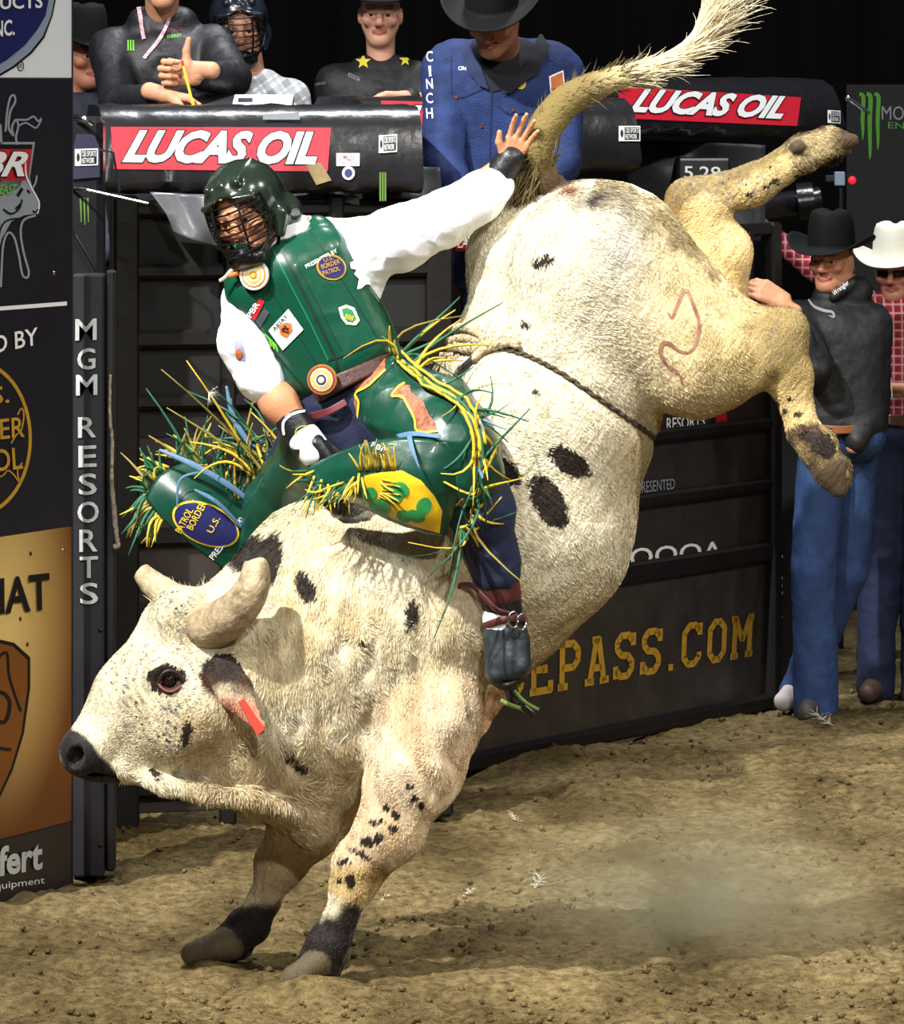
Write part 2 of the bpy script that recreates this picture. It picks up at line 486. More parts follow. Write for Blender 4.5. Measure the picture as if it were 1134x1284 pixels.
def attr_mat(name, attr='base', rough=0.6, bump=0.0, bscale=80.0, sss=0.0, spec=0.4):
    """colour read from the per-vertex colours of the thing itself"""
    if name in MATS: return MATS[name]
    m = bpy.data.materials.new(name); m.use_nodes = True; nt = m.node_tree; b = nt.nodes['Principled BSDF']
    a = nt.nodes.new('ShaderNodeAttribute'); a.attribute_name = attr
    nt.links.new(a.outputs['Color'], b.inputs['Base Color']); b.inputs['Roughness'].default_value = rough; b.inputs['Specular IOR Level'].default_value = spec
    if sss: b.inputs['Subsurface Weight'].default_value = sss; b.inputs['Subsurface Radius'].default_value = (0.012, 0.005, 0.003)
    if bump:
        tc = nt.nodes.new('ShaderNodeTexCoord'); n2 = nt.nodes.new('ShaderNodeTexNoise'); n2.inputs['Scale'].default_value = bscale; n2.inputs['Detail'].default_value = 4
        nt.links.new(tc.outputs['Object'], n2.inputs['Vector'])
        bp = nt.nodes.new('ShaderNodeBump'); bp.inputs['Strength'].default_value = bump; bp.inputs['Distance'].default_value = 0.006
        nt.links.new(n2.outputs['Fac'], bp.inputs['Height']); nt.links.new(bp.outputs[0], b.inputs['Normal'])
    MATS[name] = m; return m
def sm(x, a, b):
    t = np.clip((x - a) / (b - a), 0, 1); return t * t * (3 - 2 * t)
# ------------------------------------------------------------------ the arena floor
def ground_h(X, Y):
    P = np.stack([X, Y, np.zeros_like(X)], 1)
    P2 = np.stack([X * 0.55, Y, np.zeros_like(X)], 1)
    h = 0.020 * vnoise(P2, 1.6, 3) + 0.022 * vnoise(P2, 4.5, 4) + 0.014 * vnoise(P, 11, 5) + 0.013 * np.abs(vnoise(P, 22, 6)) + 0.011 * np.abs(vnoise(P, 48, 8)) * (0.5 + 0.5 * vnoise(P, 2.3, 9))
    # churned furrows left of and in front of the bull
    return h - 0.008
def ground():
    xs = np.concatenate([np.linspace(-14, -2.2, 24)[:-1], np.linspace(-2.2, 2.4, 330), np.linspace(2.4, 14, 24)[1:]])
    ys = np.concatenate([np.linspace(3, 12.6, 24)[:-1], np.linspace(12.6, 16.0, 190)[:-1], np.linspace(16.0, 21.5, 150), np.linspace(21.5, 32, 20)[1:]])
    X, Y = np.meshgrid(xs, ys); n, m = X.shape
    Z = ground_h(X.ravel(), Y.ravel())
    # mounds pushed up round the planted hooves
    for px, py, dz, a, r in ((385, 1244, -25, .05, .10), (250, 1212, 135, .06, .14), (420, 1235, 20, .03, .1), (610, 1180, 120, .05, .25), (1100, 860, 0, 0.0, .2)):
        c = W(px, py, dz); q = (X.ravel() - c[0]) ** 2 + (Y.ravel() - c[1]) ** 2
        Z = Z + a * np.exp(-q / r ** 2) * (0.6 + 0.4 * vnoise(np.stack([X.ravel(), Y.ravel(), 0 * Z], 1), 9, 11))
    V = np.stack([X.ravel(), Y.ravel(), Z], 1)
    i, j = np.meshgrid(np.arange(n - 1), np.arange(m - 1), indexing='ij'); a = (i * m + j).ravel()
    Q = np.stack([a, a + 1, a + m + 1, a + m], 1)
    dirt = mat('dirt', (142, 124, 86), 0.95, 0, 0, 30.0, 1.0, 150, spec=0.1, col2=(76, 64, 40))
    nt = dirt.node_tree; bs = nt.nodes['Principled BSDF']; src = bs.inputs['Base Color'].links[0].from_socket; tc = nt.nodes['Texture Coordinate']
    mp = nt.nodes.new('ShaderNodeMapping'); mp.inputs['Scale'].default_value = (1, 0.45, 1); nt.links.new(tc.outputs['Object'], mp.inputs[0])
    n1 = nt.nodes.new('ShaderNodeTexNoise'); n1.inputs['Scale'].default_value = 2.2; n1.inputs['Detail'].default_value = 6; nt.links.new(mp.outputs[0], n1.inputs['Vector'])
    rp = nt.nodes.new('ShaderNodeValToRGB'); rp.color_ramp.elements[0].position = .36; rp.color_ramp.elements[1].position = .62; rp.color_ramp.elements[0].color = (.42, .40, .34, 1); rp.color_ramp.elements[1].color = (1, 1, 1, 1); nt.links.new(n1.outputs['Fac'], rp.inputs[0])
    mx = nt.nodes.new('ShaderNodeMix'); mx.data_type = 'RGBA'; mx.blend_type = 'MULTIPLY'; mx.inputs[0].default_value = 1; nt.links.new(src, mx.inputs[6]); nt.links.new(rp.outputs[0], mx.inputs[7]); nt.links.new(mx.outputs[2], bs.inputs['Base Color'])
    o = mk('floor', V, Q, dirt); tag(o, 'churned brown dirt of the arena floor', 'dirt floor', kind='structure')
    # loose clods nobody could count
    V0 = np.array([(0, 0, 1), (0.9, 0, .3), (.28, .85, .3), (-.72, .53, .3), (-.72, -.53, .3), (.28, -.85, .3), (0, 0, -.7)])
    F0 = [(0, 1, 2), (0, 2, 3), (0, 3, 4), (0, 4, 5), (0, 5, 1), (6, 2, 1), (6, 3, 2), (6, 4, 3), (6, 5, 4), (6, 1, 5)]
    N = 22000
    y = 12.9 + 8.0 * rng.random(N) ** 1.7; x = (rng.random(N) - 0.5) * 1.15 * 1134 / FPX * y
    r = 0.0022 + 0.013 * rng.random(N) ** 8
    dens = vnoise(np.stack([x, y, 0 * x], 1), 1.3, 21); keep = rng.random(N) < 0.45 + 0.5 * dens; x, y, r = x[keep], y[keep], r[keep]; N = len(x)
    z = ground_h(x, y) + r * 0.35
    ang = rng.random(N) * 6.28; sc = 0.7 + 0.6 * rng.random((N, 3))
    B = V0[None] * r[:, None, None] * sc[:, None, :] * (0.75 + 0.5 * rng.random((N, 7, 1)))
    ca, sa = np.cos(ang)[:, None], np.sin(ang)[:, None]
    B = np.stack([B[..., 0] * ca - B[..., 1] * sa, B[..., 0] * sa + B[..., 1] * ca, B[..., 2]], 2) + np.stack([x, y, z], 1)[:, None, :]
    Qc = (np.array(F0)[None] + 7 * np.arange(N)[:, None, None]).reshape(-1, 3)
    c = mk('dirt_clods', B.reshape(-1, 3), Qc, dirt, smooth=False); tag(c, 'loose brown clods and crumbs scattered over the arena dirt', 'dirt clods', kind='stuff')
ground()
# ------------------------------------------------------------------ arena surroundings
BLK = mat('black_paint', (30, 30, 34), 0.5, 0, 0.35, 6, 0.08, 40)
BLK2 = mat('black_vinyl', (34, 34, 38), 0.27, 0, 0.2, 9, 0.35, 14)
GREYV = mat('grey_vinyl', (92, 94, 100), 0.38, 0, 0.3, 6, 0.5, 9)
STEEL = mat('dark_steel', (27, 25, 24), 0.5, 0.35, 0.4, 9, 0.1, 40)
RUST = mat('brown_black_sheet', (54, 46, 42), 0.6, 0.1, 0, 5, 0.15, 30, col2=(34, 29, 27))
REDB = mat('banner_red', (214, 36, 56), 0.4, 0, 0.1, 10)
WHT = mat('print_white', (245, 246, 248), 0.5)
BLKP = mat('print_black', (10, 10, 12), 0.5)
GREYP = mat('print_grey', (150, 158, 168), 0.5)
GRNP = mat('print_green', (116, 196, 52), 0.5)
GOLDP = mat('print_gold', (196, 150, 44), 0.5, 0, 0.25, 20)
YELP = mat('print_yellow', (236, 202, 52), 0.5)
NAVYP = mat('print_navy', (30, 34, 96), 0.45)
ORGP = mat('print_orange', (206, 112, 52), 0.5)
REDP = mat('print_red', (206, 30, 44), 0.5)
CHROME = mat('chrome', (210, 212, 216), 0.18, 1.0)

def rayplane(px, py, P0, n):
    d = WD(px, py, 10.0) - np.array([0, 0, CAMH]); o = np.array([0, 0, CAMH])
    t = ((np.array(P0) - o) @ n) / (d @ n); return o + d * t
def zat(py, D): return CAMH - (py - HY) * D / FPX
def backdrop():
    # the dark hall behind and around
    cur = mat('black_curtain', (17, 17, 20), 0.85, 0, 0.3, 1.5, 0.4, 3, stretch=(3, 3, 0.15), spec=0.15)
    V, Q = [], []
    xs = np.linspace(-13, 13, 261); amp = 0.09 * np.sin(xs * 9) + 0.05 * np.sin(xs * 23 + 1)
    V = [(x, 27 + a, z) for x, a in zip(xs, amp) for z in (-0.1, 9.0)]
    Q = np.array([(2 * i, 2 * i + 2, 2 * i + 3, 2 * i + 1) for i in range(len(xs) - 1)])
    o = mk('wall_back', V, Q, cur); tag(o, 'black curtain hanging behind the chutes', 'curtain', kind='structure')
    # platform behind the chutes that the crew stands on
    mb = MB(); mb.box((-1.75, 19.4, 0.72), (3.4, 3.0, 0.1), bev=0.01); mb.box((-1.75, 17.95, 0.33), (3.4, 0.08, 0.68))
    for x in (-3.1, -1.6, -0.1): mb.box((x, 21.0, 0.33), (0.1, 0.1, 0.68))
    o = mb.build('floor_platform', BLK, smooth=False); tag(o, 'black raised catwalk behind the bucking chutes', 'platform', kind='structure')
backdrop()

# ------- sponsor board at the left edge
def sponsor_board():
    P1 = WD(90, 1105, 15.9); u = np.array([0.427, 0.904, 0]); n = np.array([0.904, -0.427, 0])
    root = empty('sponsor_board', (P1[0], P1[1], 0), 'tall printed sponsor board with white, black and gold panels at the left edge', 'sign board')
    R = np.stack([u, np.cross([0, 0, 1.0], u), [0, 0, 1.0]], 1)
    zz = lambda py: zat(py, 15.9)
    def panel(name, y0, y1, m, L=1.0, s0=0.0, th=0.05, lift=0.0):
        z1, z0 = zz(y0), zz(y1); c = np.array([P1[0], P1[1], (z0 + z1) / 2]) - u * (L / 2 + s0) + n * (lift - th / 2)
        mb = MB(); mb.box(c, (L, th, z1 - z0), R, 0.002); return mb.build(name, m, root, smooth=False)
    gold = bpy.data.materials.new('gold_gradient'); gold.use_nodes = True; nt = gold.node_tree; b = nt.nodes['Principled BSDF']
    tc = nt.nodes.new('ShaderNodeTexCoord'); mp = nt.nodes.new('ShaderNodeMapping'); gr = nt.nodes.new('ShaderNodeTexGradient'); gr.gradient_type = 'SPHERICAL'
    mp.inputs['Location'].default_value = (0.26, 0.56, -0.86); mp.inputs['Scale'].default_value = (1.5, 1.5, 1.05)
    nt.links.new(tc.outputs['Object'], mp.inputs[0]); nt.links.new(mp.outputs[0], gr.inputs[0])
    r = nt.nodes.new('ShaderNodeValToRGB'); r.color_ramp.elements[0].color = (*lin((112, 62, 24)), 1); r.color_ramp.elements[1].color = (*lin((222, 190, 116)), 1)
    r.color_ramp.elements[0].position = 0.34; r.color_ramp.elements[1].position = 0.92
    nt.links.new(gr.outputs[0], r.inputs[0]); nt.links.new(r.outputs[0], b.inputs['Base Color']); b.inputs['Roughness'].default_value = 0.3
    darkp = mat('board_black', (34, 33, 40), 0.35, 0, 0.2, 5)
    panel('panel', -260, 98, mat('board_white', (238, 244, 250), 0.4)); panel('panel', 98, 660, darkp); panel('panel', 660, 1030, gold); panel('panel', 1030, 1110, darkp)
    panel('edge_strip', -260, 1110, mat('edge_black', (20, 20, 24), .5), 0.006, -0.006, 0.056, 0.003)
    pn = n
    def B(px, py, lift=0.003): return rayplane(px, py, P1 + n * lift, n)
    def shape(name, V2, P, m, lift): return mk(name, [B(x, y, lift) for x, y in V2], P, m, root, smooth=False)
    def txt(s, ll, lr, ur, ul, m, lift=0.004, **k): return letters('lettering', s, [B(*ll), B(*lr), B(*ur), B(*ul)], m, root, lift, **k)
    # blue shield with silver edge, upper panel
    sh = [(63, -60), (66, 0), (62, 20), (52, 42), (36, 62), (14, 80), (-10, 94), (-40, 94), (-70, 75), (-100, 30), (-112, -60)]
    shape('shield', *fill_poly([(x + (4 if x > -20 else -4), y + (5 if y > 30 else 0)) for x, y in sh]), BLKP, 0.001)
    shape('shield', *fill_poly([(x + (2 if x > -20 else -2), y + (3 if y > 30 else 0)) for x, y in sh]), mat('silver_print', (150, 162, 184), 0.3), 0.002)
    shape('shield', *fill_poly([(x - (5 if x > -20 else -5), y - (5 if y > 30 else 0)) for x, y in sh]), NAVYP, 0.003)
    txt('PRODUCTS', (-62, 14), (52, 10), (52, -8), (-62, -4), WHT, 0.004, bold=0.02)
    txt('INC.', (-12, 48), (17, 44), (17, 24), (-12, 27), WHT, 0.004, bold=0.02)
    shape('trade_mark', *ring2(ellipse(26, 83, 4.2, 6.5), ellipse(26, 83, 3.2, 5.3)), BLKP, 0.002); txt('R', (24, 86), (28, 86), (28, 80), (24, 80), BLKP, 0.002)
    # event panel: bull and rider emblem
    G = GREYP
    def st(pts, w, m=G, lift=0.002, n_=6): V2, P2 = stroke2(spline([np.array(q + (0,)) for q in pts], n_)[:, :2], w); shape('emblem', V2, P2, m, lift)
    shape('emblem', *fill_poly([(-40, 150), (2, 156), (4, 196), (-40, 196)]), G, 0.0015)
    st([(7, 165), (9, 140), (13, 122), (18, 120), (19, 128), (13, 140), (11, 160), (17, 170), (15, 160), (20, 150), (23, 158), (20, 172), (22, 182)], 2.6)
    st([(22, 150), (34, 150), (42, 146), (48, 152), (52, 148)], 2.4); st([(23, 158), (32, 154), (40, 158), (46, 160), (52, 150)], 2.0)
    shape('emblem', *fill_poly([(-60, 178), (44, 178), (37, 226), (-60, 226)]), G, 0.0015); shape('emblem', *fill_poly([(-60, 181), (41, 181), (35, 226), (-60, 226)]), BLKP, 0.002)
    shape('emblem', *fill_poly([(-60, 187), (40, 187), (34, 226), (-60, 226)]), REDP, 0.0025); 
    txt('PBR', (-55, 222), (29, 221), (36, 190), (-48, 190), WHT, 0.003, bold=0.03, shear=0.25, outline=(BLKP, 0.03))
    txt('UNLEASH THE BEAST', (-70, 246), (19, 243), (20, 231), (-70, 232), GRNP, 0.004, bold=0.01, shear=0.2)
    shape('emblem', *fill_poly([(-40, 258), (-10, 250), (24, 236), (30, 222), (33, 204), (37, 222), (41, 236), (50, 252), (46, 268), (30, 270), (14, 278), (2, 300), (-6, 330), (-40, 330)]), G, 0.0015)
    st([(32, 203), (33, 220), (40, 236), (49, 254), (47, 268)], 1.8, WHT, 0.004); st([(28, 236), (22, 246)], 4, BLKP, 0.003)
    st([(45, 270), (30, 276), (26, 292), (30, 318), (36, 340), (34, 348), (28, 344), (24, 322), (18, 298), (10, 292), (4, 308), (2, 340), (1, 360)], 2.6)
    for pts, w in (([(4, 262), (14, 268), (24, 262), (28, 250)], 2.2), ([(41, 264), (45, 266), (48, 262)], 1.8), ([(34, 238), (38, 242)], 2.2), ([(-2, 300), (2, 284), (10, 276), (24, 274)], 2.0), ([(-20, 262), (-8, 276), (-6, 300)], 2.0), ([(20, 262), (26, 256)], 3)): st(pts, w, BLKP, 0.005)
    st([(41, 236), (45, 228), (46, 220)], 2.2, G, .004)
    shape('rule', *fill_poly([(-100, 392), (84, 378), (84, 383), (-100, 397)]), WHT, 0.002)
    # border patrol roundel
    txt('PRESENTED BY', (-130, 470), (47, 432), (46, 410), (-130, 446), WHT, 0.003, bold=0.01)
    shape('roundel', *ring2(ellipse(-30, 550, 70, 98, 0, 60), ellipse(-30, 550, 66, 93, 0, 60)), GOLDP, 0.002)
    txt('U.S.', (-48, 512), (11, 505), (10, 482), (-48, 490), GOLDP, 0.003, bold=0.01); txt('BORDER', (-82, 560), (30, 548), (29, 522), (-82, 534), GOLDP, 0.003, bold=0.01); txt('PATROL', (-82, 600), (28, 588), (26, 560), (-82, 572), GOLDP, 0.003, bold=0.01)
    for pts in ([(14, 556), (20, 546), (27, 538), (30, 520), (27, 512), (22, 520)], [(-6, 600), (4, 596), (10, 590), (18, 596), (24, 604), (22, 590), (28, 580)]): st(pts, 1.8, GOLDP, 0.004)
    # gold panel
    txt('ARIAT', (-62, 776), (62, 764), (61, 718), (-62, 732), BLKP, 0.003, bold=0.025)
    shd = [(-58, 830), (-30, 808), (0, 802), (18, 806), (38, 824), (38, 862), (30, 920), (16, 966), (0, 1000), (-30, 970), (-54, 900)]
    shape('shield', *fill_poly(shd), BLKP, 0.002); shape('shield', *fill_poly([(x * 0.93 - 1, 895 + (y - 895) * 0.95) for x, y in shd]), mat('shield_brown', (120, 70, 24), 0.4), 0.003)
    st([(-8, 832), (8, 818), (12, 850), (26, 892)], 3.4, BLKP, 0.004); st([(-20, 880), (0, 868), (12, 880), (6, 905), (-14, 900)], 5, BLKP, 0.004); st([(-20, 930), (0, 938), (14, 940)], 4, BLKP, 0.004)
    txt('Priefert', (-62, 1110), (52, 1090), (53, 1052), (-62, 1072), mat('print_silver', (206, 210, 212), 0.4), 0.003, bold=0.03); txt('Ranch Equipment', (-62, 1126), (55, 1110), (55, 1099), (-62, 1114), WHT, 0.003)
    # bolts
    for x, y in ((68, 342), (79, 690), (80, 1105), (38, 694), (25, 776), (34, 808)):
        V, Q = lathe([(0.0001, 0.004), (0.005, 0.003), (0.007, 0.0)], 10, B(x, y, 0), np.stack([u, [0, 0, 1.0], n], 1)); mk('bolt', V, Q, CHROME if y in (342, 690) else BLKP, root)
sponsor_board()

def name_post():
    D = 16.05; p = WD(110, 1100, D)
    root = empty('name_post', (p[0], p[1], 0), 'narrow black post with grey letters running down it beside the sponsor board', 'post')
    mb = MB(); z1 = zat(340, D); mb.box((p[0] + 0.0, D + 0.06, z1 / 2 - 0.01), (0.098, 0.12, z1), None, 0.006); mb.build('shaft', mat('post_black', (40, 40, 46), 0.4, 0, 0.25, 8), root)
    mb = MB(); mb.box((p[0] + 0.065, D + 0.09, z1 / 2), (0.03, 0.08, z1), None, 0.006); mb.build('side_channel', BLK, root)
    lm = mat('letter_silver', (196, 202, 204), 0.4, 0, 0.3, 12)
    ys = [(400, 427), (437, 464), (470, 496), None, (523, 549), (559, 586), (594, 621), (629, 656), (664, 692), (698, 725), (731, 758)]
    for ch, y in zip('MGM RESORTS', ys):
        if not y: continue
        w = 13.5 if ch in 'MO' else 11.5; cx = 108 + (y[0] - 400) * 0.012
        letters('lettering', ch, [WD(cx - w, y[1], D), WD(cx + w, y[1] - 1, D), WD(cx + w, y[0] - 1, D), WD(cx - w, y[0], D)], lm, root, 0.004, bold=0.012, outline=(BLKP, 0.02))
    for y in (790, 940, 1060):
        V, Q = lathe([(0.0001, 0.004), (0.006, 0.003), (0.008, 0.0)], 10, WD(126, y, D - 0.002), rot('X', 90)); mk('bolt', V, Q, STEEL, root)
    # rope end hanging down the post
    pts = spline([WD(x, y, 16.085) for x, y in ((138, 470), (138, 520), (141, 560), (140, 600), (143, 640), (146, 672), (148, 684), (142, 686))], 8)
    V, Q = tubeVQ(pts, [0.004, 0.0055, 0.007, 0.008, 0.008], 8); V = np.array(V); V += 0.0015 * vnoise(V, 60, 2)[:, None]
    o = mk('hanging_rope', V, Q, mat('dirty_rope', (170, 158, 136), 0.9, 0, 0, 60, 0.6, 90, col2=(96, 86, 74))); tag(o, 'thin frayed pale rope dangling down beside the lettered post', 'rope')
name_post()

def padded_post():
    D = 16.6; p = WD(112, 340, D)
    root = empty('padded_post', (p[0], p[1], 0), 'black padded chute post with a small white network sign and green claw marks', 'post')
    mb = MB(); z1, z0 = zat(146, D), 0.0
    mb.box((WD(106, 0, D)[0], D + 0.08, (z1 + z0) / 2), (0.115, 0.16, z1), None, 0.02); mb.build('pad', BLK2, root)
    pl = MB(); q = [WD(91, 225, D - 0.01), WD(125, 222, D - 0.01), WD(125, 186, D - 0.01), (WD(118, 168, D - .01)), WD(96, 168, D - 0.01), WD(91, 190, D - 0.01)]
    pl.add(q + [k + np.array([0, 0.012, 0]) for k in q], [(0, 1, 2, 3, 4, 5)] + [(i, i + 6, (i + 1) % 6 + 6, (i + 1) % 6) for i in range(6)]); pl.build('plate', mat('plate_navy', (40, 40, 66), 0.45), root, smooth=False)
    def Q4(x0, y0, x1, y1, d): return [WD(x0, y1, d), WD(x1, y1 - 1, d), WD(x1, y0 - 1, d), WD(x0, y0, d)]
    net_sign(root, Q4(94, 187, 123, 208, D - 0.013))
    for i in range(3): 
        V2, P2 = stroke2([(101 + i * 4.5, 248), (101.5 + i * 4.5, 262), (102 + i * 4.5, 282 - 3 * abs(i - 1))], [2.6, 2.2, 1]); mk('claw_mark', [WD(x, y, D - 0.004) for x, y in V2], P2, mat('dim_green', (84, 120, 50), 0.5), root, smooth=False)
    mb = MB(); mb.tube(spline([WD(90, 146, D), WD(104, 148, D - .05), WD(116, 156, D - .04)], 6), 0.007, 8); mb.build('handle', CHROME, root)
    mb = MB(); mb.tube([WD(88, 236, D), WD(110, 238, D - 0.1), WD(186, 255, D - 0.15)], 0.0045, 8); mb.build('latch_rod', CHROME, root)
    mb = MB(); mb.tube(spline([WD(92, 290, D - .02), WD(98, 300, D - .06), WD(122, 342, D - 0.06), WD(132, 372, D - .02)], 5), 0.006, 8); mb.build('latch_rod', STEEL, root)
    mb = MB(); mb.tube([WD(126, 188, D), WD(142, 191, D - 0.02), WD(150, 240, D)], 0.004, 6); mb.build('hook', CHROME, root)
def net_sign(root, q, only=None):
    """small white sign with eye mark and two lines of lettering"""
    def sub(a, b, c, d): 
        return list(quad_map(np.array([(a, b), (c, b), (c, d), (a, d)]), q, 0.0))
    mk('sign_plate', quad_map(np.array([(0, 0), (1, 0), (1, 1), (0, 1)]), q, 0.001), [(0, 1, 2, 3)], WHT, root, smooth=False)
    mk('sign_field', quad_map(np.array([(.26, .08), (.95, .08), (.95, .92), (.26, .92)]), q, 0.002), [(0, 1, 2, 3)], BLKP, root, smooth=False)
    mk('eye_mark', quad_map(ellipse(.14, .5, .07, .26, 0, 16), q, 0.002), [tuple(range(16))], BLKP, root, smooth=False)
    letters('lettering', 'CBS SPORTS', sub(.30, .54, .92, .86), WHT, root, 0.003); letters('lettering', 'NETWORK', sub(.30, .14, .84, .46), WHT, root, 0.003)
padded_post()

# ------- padded chute tops with the red banners
def chute_pad(label, A, B_, zt, zb, banner, text_q, extra=None, name='chute_pad', sag=0.004):
    """A, B_ = (px, D) of the front ends"""
    a = WD(A[0], 0, A[1]); b = WD(B_[0], 0, B_[1]); a[2] = b[2] = 0
    u = b - a; L = np.linalg.norm(u); u /= L; v = np.array([-u[1], u[0], 0])
    root = empty(name, ((a + b) / 2), label, 'padded rail')
    h = zt - zb
    prof = [(0.06, zb), (0.015, zb + 0.012), (0.0, zb + 0.04), (0.045, zt - 0.075), (0.07, zt - 0.035), (0.12, zt - 0.008), (0.20, zt), (0.40, zt - 0.005), (0.46, zt - 0.05), (0.47, zb)]
    n = 40; V = []
    for i in range(n + 1):
        t = i / n; 
        for j, (d, z) in enumerate(prof):
            w = sag * (math.sin(t * 37 + j) + math.sin(t * 61 + 2 * j)) * (0.3 if 1 < j < 4 else 1.0)
            V.append(a + u * L * t + v * (d + w) + np.array([0, 0, z + w * 0.6]))
    m = len(prof); Q = [(i * m + j, (i + 1) * m + j, (i + 1) * m + j + 1, i * m + j + 1) for i in range(n) for j in range(m - 1)] + [tuple(range(m)), tuple(n * m + j for j in range(m))[::-1]]
    pad = mk('pad', V, Q, BLK2, root, sharp=50)
    # front plane for prints
    P0 = a + v * 0.0 + np.array([0, 0, zb + 0.04]); P1 = a + v * 0.045 + np.array([0, 0, zt - 0.075]); nn = np.cross(u, P1 - P0); nn /= np.linalg.norm(nn)
    if nn[1] > 0: nn = -nn
    def S(px, py, lift=0.006): return rayplane(px, py, P0 + nn * lift, nn)
    if banner:
        nb = 14; V2 = []; 
        V2 = [((1 - t) * banner[0][0] + t * banner[1][0], (1 - t) * banner[0][1] + t * banner[1][1]) for t in np.linspace(0, 1, nb)] + [((1 - t) * banner[3][0] + t * banner[2][0], (1 - t) * banner[3][1] + t * banner[2][1]) for t in np.linspace(0, 1, nb)]
        ban = mk('banner', [S(*k) for k in V2], [(i, i + 1, nb + i + 1, nb + i) for i in range(nb - 1)], REDB, root, smooth=False)
        letters('lettering', 'LUCAS OIL', [S(*k) for k in text_q], WHT, ban, 0.002, bold=0.045, shear=0.28, spacing=0.98, outline=(BLKP, 0.03))
    return root, S, u, v, nn, a, b
def q4(S, x0, y0, x1, y1, sl=0.0, lift=0.008): return [S(x0, y1, lift), S(x1, y1 + sl, lift), S(x1, y0 + sl, lift), S(x0, y0, lift)]
pad1 = chute_pad('black padded chute rail with the full red banner behind the rider', (130, 16.95), (532, 17.15), zat(131, 17.0), zat(243, 17.0),
    [(143, 212), (411, 215), (415, 160), (139, 159)], [(153, 204), (397, 207), (400, 165), (165, 163)])
r, S = pad1[0], pad1[1]
net_sign(r, q4(S, 475, 170, 498, 192, -1.5))
mk('sticker', quad_map(np.array([(0, 0), (1, 0), (1, 1), (0, 1)]), q4(S, 422, 192, 451, 208)), [(0, 1, 2, 3)], WHT, r, smooth=False)
for i, yy in enumerate((195, 199, 203)):
    letters('lettering', ['LIMITED', 'EQUIPMENT', 'CAUTION'][i], q4(S, 426, yy, 447, yy + 2.8, 0, .012), mat('ink_red', (150, 16, 30), .6), r, 0.002, bold=.02)
mk('sticker', [S(*k, .008) for k in ellipse(437, 217, 8, 8.5, 0, 20)], [tuple(range(20))], WHT, r, smooth=False)
mk('sticker', [S(*k, .010) for k in ellipse(437, 217, 5, 5.5, 20, 20)], [tuple(range(20))], NAVYP, r, smooth=False)
mk('rail_patch', [S(*k, .009) for k in ((383, 207), (402, 204), (416, 226), (397, 232))], [(0, 1, 2, 3)], mat('tape_tan', (142, 122, 84), 0.7, 0, 0.3, 40), r, smooth=False)
mk('rail_patch', [S(*k, .008) for k in ((330, 143), (375, 141), (376, 150), (330, 150))], [(0, 1, 2, 3)], mat('patch_grey', (120, 126, 134), 0.5), r, smooth=False)  # plain grey patch near the top of the rail
pad2 = chute_pad('black padded chute rail with a partly hidden red banner behind the blue jacket', (470, 18.2), (806, 18.75), zat(121, 18.4), zat(216, 18.4),
    [(480, 180), (705, 188), (708, 132), (478, 126)], [(484, 174), (690, 181), (694, 137), (492, 131)])
net_sign(pad2[0], q4(pad2[1], 776, 158, 803, 177, 0))
pad3 = chute_pad('black padded chute rail with a red banner under the raised tail', (700, 19.7), (1062, 21.1), zat(97, 20.4), zat(172, 20.4),
    [(772, 148), (1000, 158), (1005, 122), (778, 108)], [(788, 141), (980, 150), (990, 121), (800, 111)])
net_sign(pad3[0], q4(pad3[1], 1038, 138, 1054, 154, 1))

def gate(label, A, B_, rails, posts, panels, name='chute_gate', r=0.03):
    a = WD(A[0], 0, A[1]); b = WD(B_[0], 0, B_[1]); a[2] = b[2] = 0; u = b - a; L = np.linalg.norm(u); u /= L; v = np.array([-u[1], u[0], 0]); nn = -v if v[1] > 0 else v
    root = empty(name, (a + b) / 2, label, 'gate')
    R = np.stack([u, v, [0, 0, 1.0]], 1)
    for z, h in rails:
        mb = MB(); c = (a + b) / 2; c[2] = z; mb.box(c, (L, 0.05, h), R, 0.012); mb.build('rail', STEEL, root)
    for t, z0, z1, w in posts:
        mb = MB(); c = a + u * L * t; c[2] = (z0 + z1) / 2; mb.box(c, (w, 0.065, z1 - z0), R, 0.012); mb.build('post', STEEL, root)
    for t0, t1, z0, z1, m in panels:
        mb = MB(); c = a + u * L * (t0 + t1) / 2 + v * 0.012; c[2] = (z0 + z1) / 2; mb.box(c, (L * (t1 - t0), 0.012, z1 - z0), R, 0.003); mb.build('panel', m, root, smooth=False)
    def S(px, py, lift=0.0): return rayplane(px, py, a + nn * (0.006 + lift) + v * 0.012, nn)
    return root, S
DK = mat('chute_shade_sheet', (14, 13, 14), 0.8)
g1, S1 = gate('dark steel chute gate with horizontal rails behind the rider', (150, 17.0), (556, 17.32),
    [(zat(y, 17.2), h) for y, h in ((262, .045), (338, .05), (422, .06), (500, .05), (580, .06), (668, .06), (760, .05), (860, .05), (980, .06))],
    [(0.015, 0.0, zat(245, 17), 0.09), (0.33, 0.0, zat(245, 17), 0.05), (0.66, 0, zat(245, 17), 0.06), (0.985, 0.0, zat(245, 17), 0.09)],
    [(0.03, 0.97, 0.05, zat(545, 17.2), RUST), (0.03, 0.97, zat(545, 17.2), zat(250, 17.2), DK)])  # upper black sheet stands in for the shade inside the chute
mb = MB(); mb.box((0.17, 17.72, .895), (.62, .74, .05), None, .008); mb.box((-.06, 17.5, .82), (.06, .4, .14), None, .008); mb.build('step_ledge', STEEL, g1)
